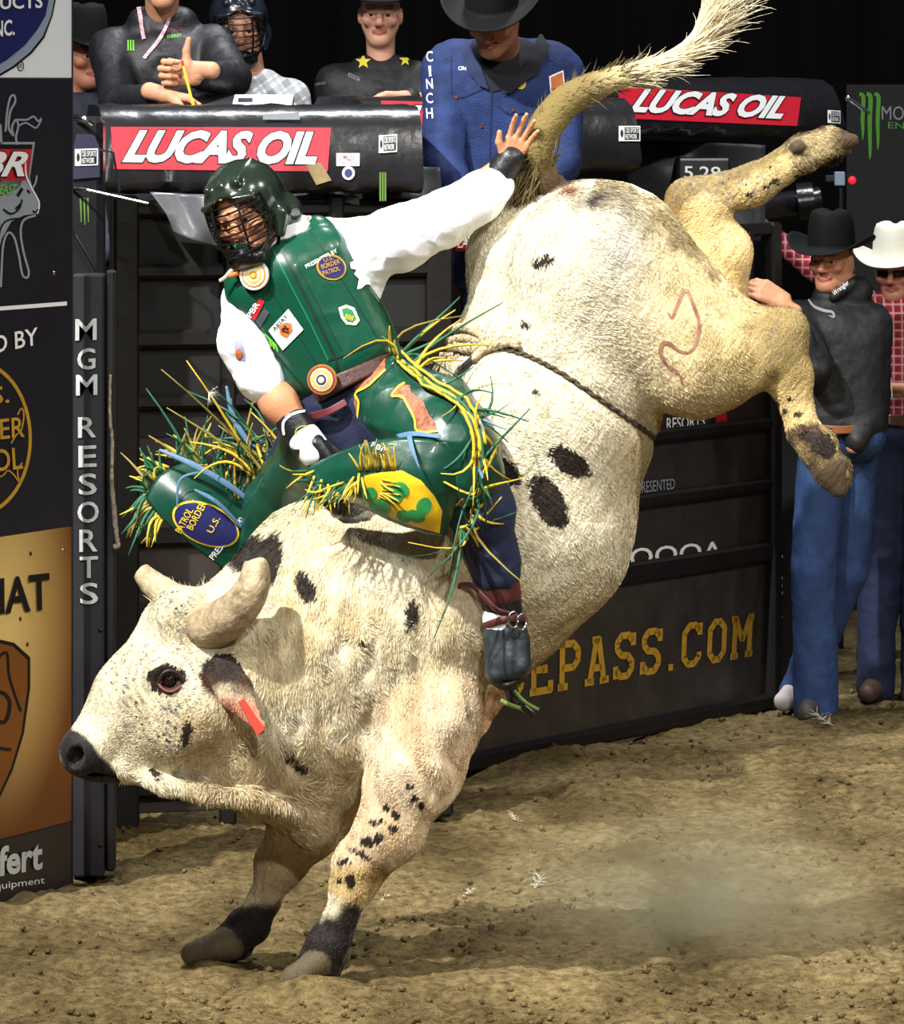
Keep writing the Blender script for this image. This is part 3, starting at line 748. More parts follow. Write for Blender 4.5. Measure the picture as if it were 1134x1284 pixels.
# grey vinyl flap hanging behind the helmet
G = [[WD(x, y, 16.9 + dd) for x, y, dd in row] for row in ([(188, 241, 0), (225, 243, .02), (262, 244, -.01), (300, 246, .02)], [(208, 268, -.02), (235, 270, .01), (262, 280, -.03), (300, 285, 0)], [(218, 292, 0), (240, 300, -.02), (262, 308, .02), (300, 316, 0)])]
V, Q = sheet(G, 5, 0.004); o = mk('vinyl_flap', V, Q, GREYV, pad1[0]); o['label'] = 'wrinkled grey vinyl flap'
G = [[WD(x, y, 17.2 + dd) for x, y, dd in row] for row in ([(370, 246, 0), (410, 243, .03), (450, 247, 0)], [(372, 268, .02), (410, 262, 0), (452, 262, .02)])]
V, Q = sheet(G, 5, 0.004); o = mk('vinyl_flap', V, Q, GREYV, pad1[0]); o['label'] = 'small crumpled grey vinyl strip'
G = [[WD(x, y, 17.5 + dd) for x, y, dd in row] for row in ([(488, 208, 0), (520, 209, .02), (552, 210, 0)], [(488, 250, .02), (520, 250, 0), (555, 252, .02)])]
V, Q = sheet(G, 5, 0.004); o = mk('vinyl_flap', V, Q, GREYV, pad1[0]); o['label'] = 'flat grey vinyl panel'
for px0, D, y0, y1 in ((477, 17.12, 216, 252),):
    for i in range(3):
        V2, P2 = stroke2([(px0 + 3.2 * i, y0), (px0 + 3.2 * i, y1)], 2.2); o = mk('claw_mark', [WD(x, y, D - 0.06) for x, y in V2], P2, mat('dim_green', (84, 120, 50), .5), pad1[0], smooth=False)

def red_rail():
    a, b = WD(505, 306, 17.45), WD(660, 302, 17.45)
    root = empty('hand_rail', (a + b) / 2, 'black hand rail with a red lettered sleeve under the man\'s hands', 'rail')
    mb = MB(); mb.tube([a, b], 0.026, 16); mb.build('pipe', STEEL, root)
    mb = MB(); c0, c1 = WD(571, 304, 17.45), WD(640, 302.5, 17.45); mb.tube([c0, c1], 0.030, 18); mb.build('sleeve', REDP, root)
    letters('lettering', 'LAS VEGAS', [WD(574, 311, 17.415), WD(630, 310, 17.415), WD(632, 297, 17.415), WD(576, 297, 17.415)], WHT, root, 0.002, bold=0.01)
    for px in (512, 655):
        mb = MB(); p = WD(px, 304, 17.45); mb.box((p[0], p[1] + .05, p[2] - .3), (0.05, 0.05, .66)); mb.build('post', STEEL, root)
red_rail()

# ------- the swung-open gate on the right
SLAB = {  # blocky slab letters on a 5 x 7 field, as overlapping bars
 'R': [((1, 0), (1, 7)), ((.2, .45), (2, .45)), ((.2, 6.5), (3.4, 6.5)), ((3.2, 6.6), (4.3, 5.4)), ((4.2, 5.6), (4.2, 4.2)), ((4.3, 4.4), (3.2, 3.3)), ((1, 3.4), (3.4, 3.4)), ((2.6, 3.4), (4.2, .4)), ((3.4, .45), (5, .45))],
 'I': [((2.5, 0), (2.5, 7)), ((1.4, .45), (3.6, .45)), ((1.4, 6.55), (3.6, 6.55))],
 'D': [((1, 0), (1, 7)), ((.2, .45), (3.2, .45)), ((.2, 6.55), (3.2, 6.55)), ((3, 6.6), (4.3, 5.3)), ((4.2, 5.5), (4.2, 1.5)), ((4.3, 1.7), (3, .4))],
 'E': [((1, 0), (1, 7)), ((.2, .45), (4.7, .45)), ((.2, 6.55), (4.6, 6.55)), ((1, 3.5), (3.4, 3.5)), ((4.4, .2), (4.4, 1.8)), ((4.3, 6.8), (4.3, 5.3)), ((3.2, 2.9), (3.2, 4.1))],
 'P': [((1, 0), (1, 7)), ((.2, .45), (2.2, .45)), ((.2, 6.55), (3.4, 6.55)), ((3.2, 6.6), (4.3, 5.4)), ((4.2, 5.6), (4.2, 4)), ((4.3, 4.2), (3.2, 3)), ((1, 3.1), (3.4, 3.1))],
 'A': [((1, .3), (2.3, 6.8)), ((4, .3), (2.7, 6.8)), ((1.4, 6.55), (3.0, 6.55)), ((1.5, 2.4), (3.5, 2.4)), ((0, .45), (1.9, .45)), ((3.1, .45), (5, .45))],
 'S': [((4.3, 4.9), (4.3, 6.8)), ((4.2, 5.6), (3.3, 6.6)), ((3.5, 6.55), (1.6, 6.55)), ((1.8, 6.6), (.8, 5.5)), ((.9, 5.7), (.9, 4.6)), ((.8, 4.7), (1.8, 3.6)), ((1.6, 3.7), (3.4, 3.4)), ((3.2, 3.5), (4.2, 2.4)), ((4.1, 2.6), (4.1, 1.4)), ((4.2, 1.6), (3.2, .4)), ((3.4, .45), (1.6, .45)), ((1.8, .4), (.7, 1.5)), ((.7, .2), (.7, 2.1))],
 '.': [((2.0, .5), (3.0, .5))],
 'C': [((4.3, 4.9), (4.3, 6.8)), ((4.2, 5.6), (3.3, 6.6)), ((3.5, 6.55), (1.8, 6.55)), ((2, 6.6), (.8, 5.3)), ((.9, 5.5), (.9, 1.5)), ((.8, 1.7), (2, .4)), ((1.8, .45), (3.4, .45)), ((3.2, .4), (4.4, 1.6)), ((4.3, 1.4), (4.3, 2.2))],
 'O': [((3.4, 6.55), (1.6, 6.55)), ((2, 6.6), (.8, 5.3)), ((.9, 5.5), (.9, 1.5)), ((.8, 1.7), (2, .4)), ((1.6, .45), (3.4, .45)), ((3, .4), (4.2, 1.7)), ((4.1, 1.5), (4.1, 5.5)), ((4.2, 5.3), (3, 6.6))],
 'M': [((.8, 0), (.8, 7)), ((4.2, 0), (4.2, 7)), ((.9, 6.6), (2.5, 2.8)), ((4.1, 6.6), (2.5, 2.8)), ((0, .45), (1.7, .45)), ((3.3, .45), (5, .45)), ((0, 6.55), (1.2, 6.55)), ((3.8, 6.55), (5, 6.55))]}
def slab_text(s, q, m, parent, w=1.05):
    adv = [3.0 if ch == '.' else (4.2 if ch == 'I' else 5.7) for ch in s]; tot = sum(adv); x = 0
    for ch, a in zip(s, adv):
        V, P = [], []
        for (p0, p1) in SLAB[ch]:
            p0, p1 = np.array(p0, float), np.array(p1, float); d = p1 - p0; d /= np.linalg.norm(d); nn = np.array([-d[1], d[0]]) * w / 2; k = len(V)
            V += [p0 - nn, p1 - nn, p1 + nn, p0 + nn]; P.append((k, k + 1, k + 2, k + 3))
        off = x + (a - 5) / 2; V = np.array([((v[0] + off) / tot, v[1] / 7) for v in V]); x += a
        mk('letter', quad_map(V, q, 0.001), P, m, parent, smooth=False)
zz = lambda y: zat(y, 20.3)
g2, S2 = gate('dark sheet-metal gate swung open with gold lettering along its bottom', (556, 18.3), (972, 20.3),
    [(zz(287), .05), (zz(432), .05), (zz(530), .05), (zz(606), .05), (zz(690), .075), (zz(878), .06)],
    [(0.988, 0.0, zz(278), 0.075), (0.90, zz(432), zz(287), 0.05), (0.015, 0.0, zz(278), 0.08), (0.45, zz(530), zz(287), .05)],
    [(0.0, 1.0, 0.03, zz(690), mat('gate_sheet', (62, 56, 50), 0.45, 0.1, 0, 7, 0.1, 40, col2=(44, 39, 35))), (0.0, 1.0, zz(690), zz(530), RUST), (0.0, 1.0, zz(530), zz(440), RUST)])
gl = [(596, 885), (945, 822)]
slab_text('RIDEPASS.COM', [S2(560, 892, .003), S2(945, 822, .003), S2(948, 769, .003), S2(560, 826, .003)], GOLDP, g2)
letters('lettering', 'PRESENTED', [S2(800, 619, .006), S2(846, 613, .006), S2(846, 600, .006), S2(800, 604, .006)], GREYP, g2, 0.002)
letters('lettering', 'OOOA', [S2(790, 712, .004), S2(906, 700, .004), S2(906, 678, .004), S2(790, 688, .004)], WHT, g2, 0.001, bold=0.01)
letters('lettering', 'RESORTS', [S2(836, 540, .004), S2(884, 535, .004), S2(884, 520, .004), S2(836, 524, .004)], WHT, g2, 0.001, bold=0.01)
mk('red_mark', [S2(*k, .004) for k in ((898, 524), (906, 516), (912, 518), (912, 530), (898, 532))], [(0, 1, 2, 3, 4)], REDP, g2, smooth=False)

def right_side():
    # dark wall with the green claw emblem
    D = 24.0; p = WD(1130, 300, D)
    root = empty('wall_right', (p[0], D, 0)); tag(root, kind='structure')
    mb = MB(); z1 = zat(106, D); x0 = WD(1062, 0, D)[0]; mb.box((x0 + 2.0, D + 0.1, z1 / 2), (4.0, 0.2, z1)); mb.build('panel', mat('wall_black', (24, 24, 28), 0.6, 0, .2, 3), root, smooth=False)
    gm = mat('claw_green', (92, 190, 40), 0.45)
    for xs, y1, w in ((1082, 176, 5), (1091, 200, 5.5), (1101, 188, 5)):
        V2, P2 = stroke2(spline([np.array([xs - 4, 118, 0]), np.array([xs + 1, 122, 0]), np.array([xs, 150, 0]), np.array([xs + 0.5, y1 - 12, 0]), np.array([xs, y1, 0])], 5)[:, :2], [w * .9, w, w, w * .7, .8])
        mk('claw_mark', [WD(x, y, D - 0.004) for x, y in V2], P2, gm, root, smooth=False)
    letters('lettering', 'MONSTER', [WD(1106, 150, D), WD(1190, 152, D), WD(1190, 134, D), WD(1106, 133, D)], mat('dim_white', (176, 180, 184), .5), root, 0.004)
    letters('lettering', 'ENERGY', [WD(1114, 161, D), WD(1180, 163, D), WD(1180, 155, D), WD(1114, 153, D)], gm, root, 0.004)
    # grey vinyl skirt with the clock
    G = [[WD(x, y, 20.6 + dd) for x, y, dd in row] for row in ([(786, 176, 0), (840, 177, .04), (900, 179, -.03), (960, 182, 0)], [(786, 215, .03), (840, 218, -.02), (900, 220, .03), (960, 222, 0)], [(790, 300, 0), (840, 300, .02), (900, 300, 0), (960, 302, .02)])]
    V, Q = sheet(G, 5, 0.005); o = mk('vinyl_skirt', V, Q, mat('skirt_grey', (62, 63, 68), 0.4, 0, 0.2, 5, .4, 8)); tag(o, 'dark grey vinyl skirt hanging below the far padded rail', 'vinyl skirt')
    r = empty('ride_clock', WD(880, 232, 20.3), 'black digital clock box half hidden behind the kicking hind leg', 'clock')
    mb = MB(); c = WD(883, 222, 20.3); mb.box(c + np.array([0, .12, 0]), (0.20, 0.30, 0.145), None, 0.008); mb.build('case', BLK, r)
    letters('digits', '5.28', [WD(858, 224, 20.265), WD(904, 225, 20.265), WD(904, 209, 20.265), WD(858, 208, 20.265)], mat('clock_digits', (206, 214, 206), 0.4, emit=0.25), r, 0.002, bold=0.01)
    # camera box with a red lamp
    r = empty('camera_box', WD(1060, 232, 22.5), 'small grey camera box with a glowing red lamp above the black hat', 'camera')
    mb = MB(); mb.box(WD(1053, 224, 22.5), (0.045, 0.06, 0.06), None, .004); mb.build('case', mat('box_grey', (150, 170, 190), .3), r)
    mb = MB(); mb.box(WD(1042, 224, 22.52), (0.05, 0.05, 0.03), None, .004); mb.build('mount', BLK, r)
    V, Q = lathe([(.018 * math.sin(a), .018 * math.cos(a)) for a in np.linspace(.001, 3.14, 9)], 12, WD(1069, 226, 22.5)); mk('lamp', V, Q, mat('red_lamp', (230, 40, 50), .4, emit=0.8), r)
    mb = MB(); mb.tube([WD(1055, 236, 22.5), np.array([WD(1055, 300, 22.5)[0], 22.5, 0.0])], .012, 8); mb.build('arm', BLK, r)
    # rail latch of the far pad
    r = empty('latch_bolt', WD(1075, 128, 21.0), 'chrome latch bolt sticking out of the far padded rail', 'latch')
    mb = MB(); mb.tube([WD(1064, 123, 21), WD(1090, 142, 20.9)], 0.008, 8); mb.build('rod', CHROME, r)
    V, Q = lathe([(.014 * math.sin(a), .014 * math.cos(a)) for a in np.linspace(.001, 3.14, 9)], 12, WD(1064, 123, 21)); mk('knob', V, Q, CHROME, r)
    # black pipe behind the gate
    mb = MB(); mb.tube([WD(880, 272, 21.5), WD(1004, 254, 21.8), WD(1030, 250, 21.8)], 0.055, 14); mb.tube([WD(1000, 254, 21.7), WD(1020, 252, 21.7)], 0.08, 14); o = mb.build('air_duct', BLK2); tag(o, 'thick black pipe behind the open gate', 'pipe')
    mb = MB(); p = WD(880, 272, 21.5); mb.tube([p, np.array([p[0], p[1], 0.0])], 0.04, 10); o = mb.build('support_pole', STEEL); tag(o, 'dark steel pole carrying the black pipe', 'pole')
    # padded pole between the two men
    r = empty('striped_pole', WD(1102, 860, 22.2), 'padded pole with yellow and cream bands glimpsed between the men\'s legs', 'pole')
    for y0, y1, x, w, m in ((560, 655, 1106, .08, mat('pad_yellow', (206, 168, 40), .6)), (655, 760, 1104, .075, BLK), (760, 815, 1096, .07, mat('pad_cream', (216, 196, 140), .7, 0, .25, 25)), (815, 840, 1096, .075, BLK)):
        z0, z1 = zat(y1, 22.2), zat(y0, 22.2); mb = MB(); mb.tube([np.array([WD(x, 0, 22.2)[0], 22.2, z]) for z in (z0, z1)], w, 14); mb.build('band', m, r)
    # banner post behind the gate edge
    r = empty('banner_post', WD(985, 890, 21.0), 'dark post with white letters just behind the edge of the open gate', 'post')
    mb = MB(); p = WD(984, 890, 21.0); mb.box((p[0], p[1], .75), (.12, .08, 1.5), None, .006); mb.build('shaft', BLK, r)
    for ch, y in zip('TER', (706, 733, 762)): letters('lettering', ch, [WD(968, y + 12, 20.95), WD(982, y + 12, 20.95), WD(982, y - 10, 20.95), WD(968, y - 10, 20.95)], WHT, r, 0.002, bold=.01)
right_side()
# ------------------------------------------------------------------ the bull
def bull_material():
    m = bpy.data.materials.new('bull_hide'); m.use_nodes = True; nt = m.node_tree; N = nt.nodes; L = nt.links; b = N['Principled BSDF']
    def nd(t, **k):
        n = N.new(t)
        for a, v in k.items(): n.inputs[a].default_value = v
        return n
    base = N.new('ShaderNodeAttribute'); base.attribute_name = 'base'
    sp = N.new('ShaderNodeAttribute'); sp.attribute_name = 'spot'
    reg = N.new('ShaderNodeAttribute'); reg.attribute_name = 'reg'
    spk = N.new('ShaderNodeAttribute'); spk.attribute_name = 'speck'
    tc = N.new('ShaderNodeTexCoord')
    def aniso(angle, sc, scale, dist):
        mp = N.new('ShaderNodeMapping'); mp.inputs['Rotation'].default_value = (0, math.radians(angle), 0)
        m2 = N.new('ShaderNodeMapping'); m2.inputs['Scale'].default_value = sc
        L.new(tc.outputs['Object'], mp.inputs[0]); L.new(mp.outputs[0], m2.inputs[0])
        n = nd('ShaderNodeTexNoise', Scale=scale, Detail=3.0, Roughness=0.55, Distortion=dist); L.new(m2.outputs[0], n.inputs['Vector']); return n
    front = aniso(6, (1, 1, 0.16), 62, 0.5); rear = aniso(-38, (1, 1, 0.17), 75, 0.35); fine = aniso(-20, (1, 1, 0.2), 190, 0.3)
    mx = N.new('ShaderNodeMix'); mx.data_type = 'FLOAT'
    L.new(reg.outputs['Fac'], mx.inputs[0]); L.new(front.outputs['Fac'], mx.inputs[2]); L.new(rear.outputs['Fac'], mx.inputs[3])
    hs = N.new('ShaderNodeMath'); hs.operation = 'MULTIPLY_ADD'; L.new(fine.outputs['Fac'], hs.inputs[0]); hs.inputs[1].default_value = 0.35; L.new(mx.outputs[0], hs.inputs[2])
    rg = N.new('ShaderNodeMath'); rg.operation = 'SUBTRACT'; L.new(front.outputs['Fac'], rg.inputs[0]); rg.inputs[1].default_value = 0.5
    ra = N.new('ShaderNodeMath'); ra.operation = 'ABSOLUTE'; L.new(rg.outputs[0], ra.inputs[0])
    inv = N.new('ShaderNodeMath'); inv.operation = 'SUBTRACT'; inv.inputs[0].default_value = 1.0; L.new(reg.outputs['Fac'], inv.inputs[1])
    rm = N.new('ShaderNodeMath'); rm.operation = 'MULTIPLY'; L.new(ra.outputs[0], rm.inputs[0]); L.new(inv.outputs[0], rm.inputs[1])
    h2 = N.new('ShaderNodeMath'); h2.operation = 'MULTIPLY_ADD'; L.new(rm.outputs[0], h2.inputs[0]); h2.inputs[1].default_value = 0.9; L.new(hs.outputs[0], h2.inputs[2])
    bp = nd('ShaderNodeBump', Strength=0.5, Distance=0.012); L.new(h2.outputs[0], bp.inputs['Height'])
    # fur tips a little darker and lighter
    r = N.new('ShaderNodeValToRGB'); r.color_ramp.elements[0].position = .30; r.color_ramp.elements[1].position = .62
    r.color_ramp.elements[0].color = (0.66, 0.60, 0.46, 1); r.color_ramp.elements[1].color = (1, 1, 1, 1); L.new(mx.outputs[0], r.inputs[0])
    mul = N.new('ShaderNodeMix'); mul.data_type = 'RGBA'; mul.blend_type = 'MULTIPLY'; mul.inputs[0].default_value = 0.55
    L.new(base.outputs['Color'], mul.inputs[6]); L.new(r.outputs[0], mul.inputs[7])
    # specks
    vo = nd('ShaderNodeTexVoronoi', Scale=48.0); L.new(tc.outputs['Object'], vo.inputs['Vector'])
    lt = N.new('ShaderNodeMath'); lt.operation = 'LESS_THAN'; L.new(vo.outputs['Distance'], lt.inputs[0]); L.new(spk.outputs['Fac'], lt.inputs[1])
    m3 = N.new('ShaderNodeMix'); m3.data_type = 'RGBA'; L.new(lt.outputs[0], m3.inputs[0]); L.new(mul.outputs[2], m3.inputs[6]); m3.inputs[7].default_value = (0.10, 0.095, 0.09, 1)
    ro = aniso(40, (1, 1, 0.25), 95, 0.3)
    rr = nd('ShaderNodeMapRange'); rr.inputs[1].default_value = .48; rr.inputs[2].default_value = .66; L.new(ro.outputs['Fac'], rr.inputs[0])
    rk = N.new('ShaderNodeMath'); rk.operation = 'MULTIPLY'; L.new(rr.outputs[0], rk.inputs[0]); L.new(spk.outputs['Fac'], rk.inputs[1])
    rq = N.new('ShaderNodeMath'); rq.operation = 'MULTIPLY'; rq.use_clamp = True; L.new(rk.outputs[0], rq.inputs[0]); rq.inputs[1].default_value = 4.5
    m5 = N.new('ShaderNodeMix'); m5.data_type = 'RGBA'; L.new(rq.outputs[0], m5.inputs[0]); L.new(m3.outputs[2], m5.inputs[6]); m5.inputs[7].default_value = (0.22, 0.22, 0.225, 1)
    m3 = m5
    # dark patches with hairy edges
    en = aniso(-25, (1, 1, 0.3), 120, 0.2)
    e1 = N.new('ShaderNodeMath'); e1.operation = 'MULTIPLY_ADD'; L.new(en.outputs['Fac'], e1.inputs[0]); e1.inputs[1].default_value = 0.030; L.new(sp.outputs['Fac'], e1.inputs[2])
    mr = nd('ShaderNodeMapRange'); mr.inputs[1].default_value = 0.0135; mr.inputs[2].default_value = 0.0175; mr.inputs[3].default_value = 1; mr.inputs[4].default_value = 0; L.new(e1.outputs[0], mr.inputs[0])
    m4 = N.new('ShaderNodeMix'); m4.data_type = 'RGBA'; L.new(mr.outputs[0], m4.inputs[0]); L.new(m3.outputs[2], m4.inputs[6]); m4.inputs[7].default_value = (0.022, 0.014, 0.010, 1)
    L.new(m4.outputs[2], b.inputs['Base Color']); L.new(bp.outputs[0], b.inputs['Normal'])
    b.inputs['Roughness'].default_value = 0.62; b.inputs['Specular IOR Level'].default_value = 0.25
    b.inputs['Sheen Weight'].default_value = 0.15; b.inputs['Sheen Roughness'].default_value = 0.4
    return m
BRAND = ([(838, 392), (843, 398), (850, 382), (860, 364), (870, 384), (877, 408), (872, 432), (864, 442)], [(864, 442), (852, 440), (840, 431), (831, 431), (829, 444), (840, 460), (852, 468), (856, 481)])
def build_bull():
    p = []
    def c(a, b, ra, rb=None, k=22, sy=1.0, t=0): p.append(C(W(*a), W(*b), ra * PX, (ra if rb is None else rb) * PX, k * PX, sy, t))
    def e(cc, r, ang=0, k=22, t=0, op='u', yaw=0): p.append(E(W(*cc), np.array([r[0], r[2], r[1]]) * PX, rot('Z', yaw) @ rot('Y', ang), k * PX, t, op))
    # trunk
    c((330, 800, 45), (440, 790, 80), 98, 128, 30, 0.95)
    e((400, 722, 80), (100, 94, 95), 0, 40)
    e((478, 772, 85), (150, 150, 150), 20, 40)
    c((500, 770, 85), (640, 655, 75), 148, 142, 40, 1.0)
    c((640, 655, 75), (690, 505, 65), 143, 134, 40, 1.05)
    c((640, 655, 75), (597, 748, 75), 143, 112, 40)
    c((690, 505, 65), (718, 352, 60), 134, 122, 40, 1.05)
    e((762, 312, 60), (82, 76, 130), 0, 40)
    # croup, hip bones, thigh
    e((628, 300, 60), (34, 60, 60), 20, 40); e((690, 330, -55), (42, 40, 22), 0, 40)
    c((765, 350, -5), (878, 436, -15), 112, 82, 40, 0.85)
    c((765, 350, 130), (860, 400, 150), 105, 70, 40, 0.8)
    e((742, 300, -62), (60, 48, 30), 30, 45)
    # near hind leg
    c((880, 440, -15), (958, 438, -25), 80, 48, 25, 0.8, 1)
    c((948, 420, -25), (986, 412, -25), 34, 24, 16, 0.8, 1)
    c((985, 414, -25), (990, 470, -25), 25, 26, 16, 0.85, 1)
    c((990, 470, -25), (1008, 540, -25), 26, 19, 16, 0.85, 1)
    c((1008, 540, -25), (1026, 562, -25), 20, 24, 10, 1, 2)
    c((1024, 560, -32), (1043, 592, -36), 23, 21, 8, .7, 2); c((1028, 566, -14), (1050, 590, -12), 20, 19, 6, .7, 2)
    c((1043, 592, -38), (1052, 612, -40), 22, 12, 5, .65, 3); c((1050, 590, -10), (1058, 606, -8), 20, 11, 5, .65, 3)
    e((1040, 545, -20), (9, 7, 8), 0, 4, 3)
    c((940, 478, -40), (962, 440, -45), 14, 12, 14, 1, 1)
    # far hind leg
    c((890, 360, 150), (905, 318, 140), 52, 36, 20, 0.8, 4)
    c((905, 318, 140), (872, 262, 135), 36, 31, 18, 0.8, 4)
    c((858, 250, 135), (884, 258, 135), 22, 34, 12, 0.8, 4)
    c((866, 250, 135), (945, 232, 130), 27, 25, 14, 0.85, 1)
    c((945, 232, 130), (1008, 192, 125), 24, 23, 14, 0.85, 1)
    c((1008, 192, 118), (1040, 178, 115), 25, 21, 8, .75, 2); c((1008, 196, 138), (1036, 190, 138), 22, 20, 8, .75, 2)
    c((1038, 178, 115), (1070, 176, 112), 21, 9, 5, .7, 3); c((1036, 190, 138), (1060, 186, 138), 19, 9, 5, .7, 3)
    e((1000, 184, 100), (10, 8, 8), 0, 4, 3)
    # near front leg
    c((505, 840, 15), (540, 900, -18), 92, 60, 30, 0.75, 5)
    c((540, 895, -18), (518, 965, -18), 62, 56, 22, 0.8, 5)
    c((518, 965, -18), (490, 1038, -12), 57, 41, 20, 0.85, 5)
    c((490, 1038, -12), (450, 1088, -5), 42, 33, 16, 0.9, 5)
    c((450, 1086, -5), (441, 1112, -4), 33, 26, 12, 0.9, 5)
    c((441, 1112, -4), (427, 1150, -2), 25, 20, 12, 0.9, 6)
    c((427, 1150, -2), (412, 1185, 0), 20, 27, 10, 0.9, 6)
    c((412, 1185, 0), (402, 1206, 0), 27, 28, 8, 0.95, 6)
    c((398, 1208, -17), (368, 1228, -26), 19, 17, 3, 0.9, 7); c((368, 1228, -26), (358, 1236, -30), 16, 9, 5, .9, 7); c((408, 1210, 12), (398, 1236, -6), 21, 18, 3, 0.9, 7); c((398, 1236, -6), (392, 1242, -14), 17, 10, 5, .9, 7)
    e((432, 1196, -6), (9, 12, 9), 0, 4, 7)
    # far front leg
    c((430, 960, 120), (385, 1030, 150), 70, 46, 25, 0.9, 5)
    c((385, 1030, 150), (352, 1082, 158), 46, 31, 18, 0.9, 8)
    c((352, 1082, 158), (332, 1128, 160), 31, 19, 14, 0.9, 8)
    c((332, 1128, 160), (312, 1160, 160), 19, 25, 12, 0.9, 6)
    c((312, 1160, 160), (288, 1182, 158), 27, 24, 8, 0.9, 6)
    c((288, 1182, 150), (240, 1196, 150), 22, 14, 5, 0.9, 7); c((300, 1186, 176), (262, 1200, 180), 20, 14, 5, 0.9, 7)
    # armpit and belly skin behind the near leg
    c((585, 850, 60), (560, 940, 60), 62, 30, 25, 0.8, 9)
    # brisket and dewlap
    c((330, 890, 45), (440, 880, 70), 92, 100, 30, 0.9)
    c((300, 930, 20), (390, 960, 60), 66, 70, 30, 0.7)
    c((175, 968, -8), (250, 985, 8), 11, 17, 16, 0.9, 10); c((250, 985, 8), (330, 998, 30), 17, 22, 20, 0.8, 10)
    c((330, 998, 30), (392, 1030, 60), 24, 34, 20, 0.8, 10)
    c((250, 940, 5), (330, 975, 30), 36, 36, 25, 0.6)
    for a, b in zip(((160, 968, -32), (205, 985, -34), (262, 996, -30), (318, 1000, -18)), ((205, 985, -34), (262, 996, -30), (318, 1000, -18), (372, 1016, 4))): c(a, b, 10, 12, 9, 1.0, 10)
    # head
    c((228, 818, 6), (172, 878, -14), 66, 54, 22, 0.92)
    c((172, 878, -14), (112, 942, -30), 55, 33, 22, 0.88)
    c((272, 875, 2), (205, 915, -10), 70, 48, 24, 0.85)
    c((205, 915, -10), (140, 955, -26), 46, 25, 18, 0.8)
    c((290, 840, 15), (330, 830, 35), 82, 92, 30, 0.9)
    e((108, 942, -32), (33, 31, 34), -40, 12, 11)
    c((118, 966, -32), (146, 962, -28), 15, 17, 8, 1.1, 11)
    c((140, 968, -26), (178, 972, -16), 12, 12, 8, 1.1)
    e((200, 842, -38), (40, 26, 22), 35, 18)            # brow
    e((214, 862, -48), (24, 16, 12), 10, 10)
    e((225, 905, -42), (48, 36, 20), -30, 25)           # cheek
    c((225, 770, -25), (225, 770, 45), 34, 34, 25)      # poll
    e((212, 852, -66), (15, 11, 12), 0, 6, 0, 's')      # eye socket
    e((95, 950, -58), (10, 14, 16), 25, 4, 0, 's'); e((86, 950, -14), (7, 10, 12), 25, 4, 0, 's')
    e((128, 974, -50), (26, 3.0, 16), 8, 3, 0, 's')     # mouth line
    # near ear, cupped and hanging
    c((270, 836, -40), (296, 868, -86), 19, 23, 8, 0.6, 12); c((296, 868, -86), (327, 914, -100), 22, 6, 6, 0.5, 12)
    e((306, 882, -112), (12, 36, 17), -36, 4, 12, 's')
    # far ear tip hidden behind the horn; tail root
    c((690, 262, 30), (690, 232, 25), 20, 17, 12, 1, 13)
    V, Q, N, T = sdf(p, 0.0086)
    V = smoothV(V, Q, 1, 0.4)
    px, py = unW(V); dzz = (V[:, 1] - D0) / PX
    # skin folds, muscle relief
    front = 1 - sm(px - 0.35 * (py - 700), 520, 640)
    Pn = np.stack([V[:, 0] * 1.0, V[:, 1] * 0.8, V[:, 2] * 0.28], 1)
    fold = vnoise(Pn + 0.02 * vnoise(V, 9, 3)[:, None], 34, 31)
    neck = front * sm(py, 690, 800) * (1 - sm(py, 990, 1040)) * sm(px, 285, 330)
    d = 0.0095 * fold * neck + 0.003 * vnoise(V, 14, 41) + 0.0018 * vnoise(V, 30, 42)
    ca, sa = math.cos(math.radians(55)), math.sin(math.radians(55))
    u = V[:, 0] * ca - V[:, 2] * sa; w = V[:, 0] * sa + V[:, 2] * ca
    rear = 1 - front
    d = d + 0.004 * rear * vnoise(np.stack([u * 0.3, V[:, 1], w], 1), 22, 51) * sm(py, 560, 640)
    # flank fold pressed in by the rope
    rope = [(560, 440), (640, 432), (700, 462), (760, 505), (822, 548)]
    ln = np.full(len(V), 999.0)
    for a, b in zip(rope[:-1], rope[1:]):
        a = np.array(a, float); b = np.array(b, float); ab = b - a
        t = np.clip(((px - a[0]) * ab[0] + (py - a[1]) * ab[1]) / (ab @ ab), 0, 1)
        ln = np.minimum(ln, np.hypot(px - a[0] - t * ab[0], py - a[1] - t * ab[1]))
    d = d - 0.014 * np.exp(-(ln / 13.0) ** 2) * (T == 0)
    # eye wrinkles
    re = np.hypot(px - 209, py - 853); d = d + 0.0022 * np.sin(re * 0.62) * sm(re, 24, 30) * (1 - sm(re, 44, 58)) * (dzz < 0)
    V = V + N * d[:, None]
    # ---- coat colours
    n1 = fbm(V, 7, 3, 61); n2 = fbm(V, 22, 2, 62)
    base = np.ones((len(V), 4)); cr = np.array(lin((232, 224, 198))); yl = np.array(lin((206, 178, 112))); ol = np.array(lin((128, 110, 62)))
    gr = np.array(lin((176, 176, 172))); pk = np.array(lin((222, 178, 142))); pe = np.array(lin((226, 196, 140))); bk = np.array(lin((38, 30, 30)))
    mud = np.array(lin((96, 82, 52))); br = np.array(lin((120, 72, 48)))
    col = np.repeat(cr[None], len(V), 0)
    def blend(cc, w):
        w = np.clip(w, 0, 1)[:, None]; col[:] = col * (1 - w) + cc * w
    blend(yl, sm(px + 0.3 * n1 * 60, 740, 880) * 0.65 * (py < 620))
    blend(yl, (0.12 + 0.30 * n1) * (px < 620))
    blend(yl, 0.5 * sm(py + 30 * n1, 690, 830) * (px > 600))
    blend(yl, 0.35 * sm(px, 760, 815) * (py > 540))
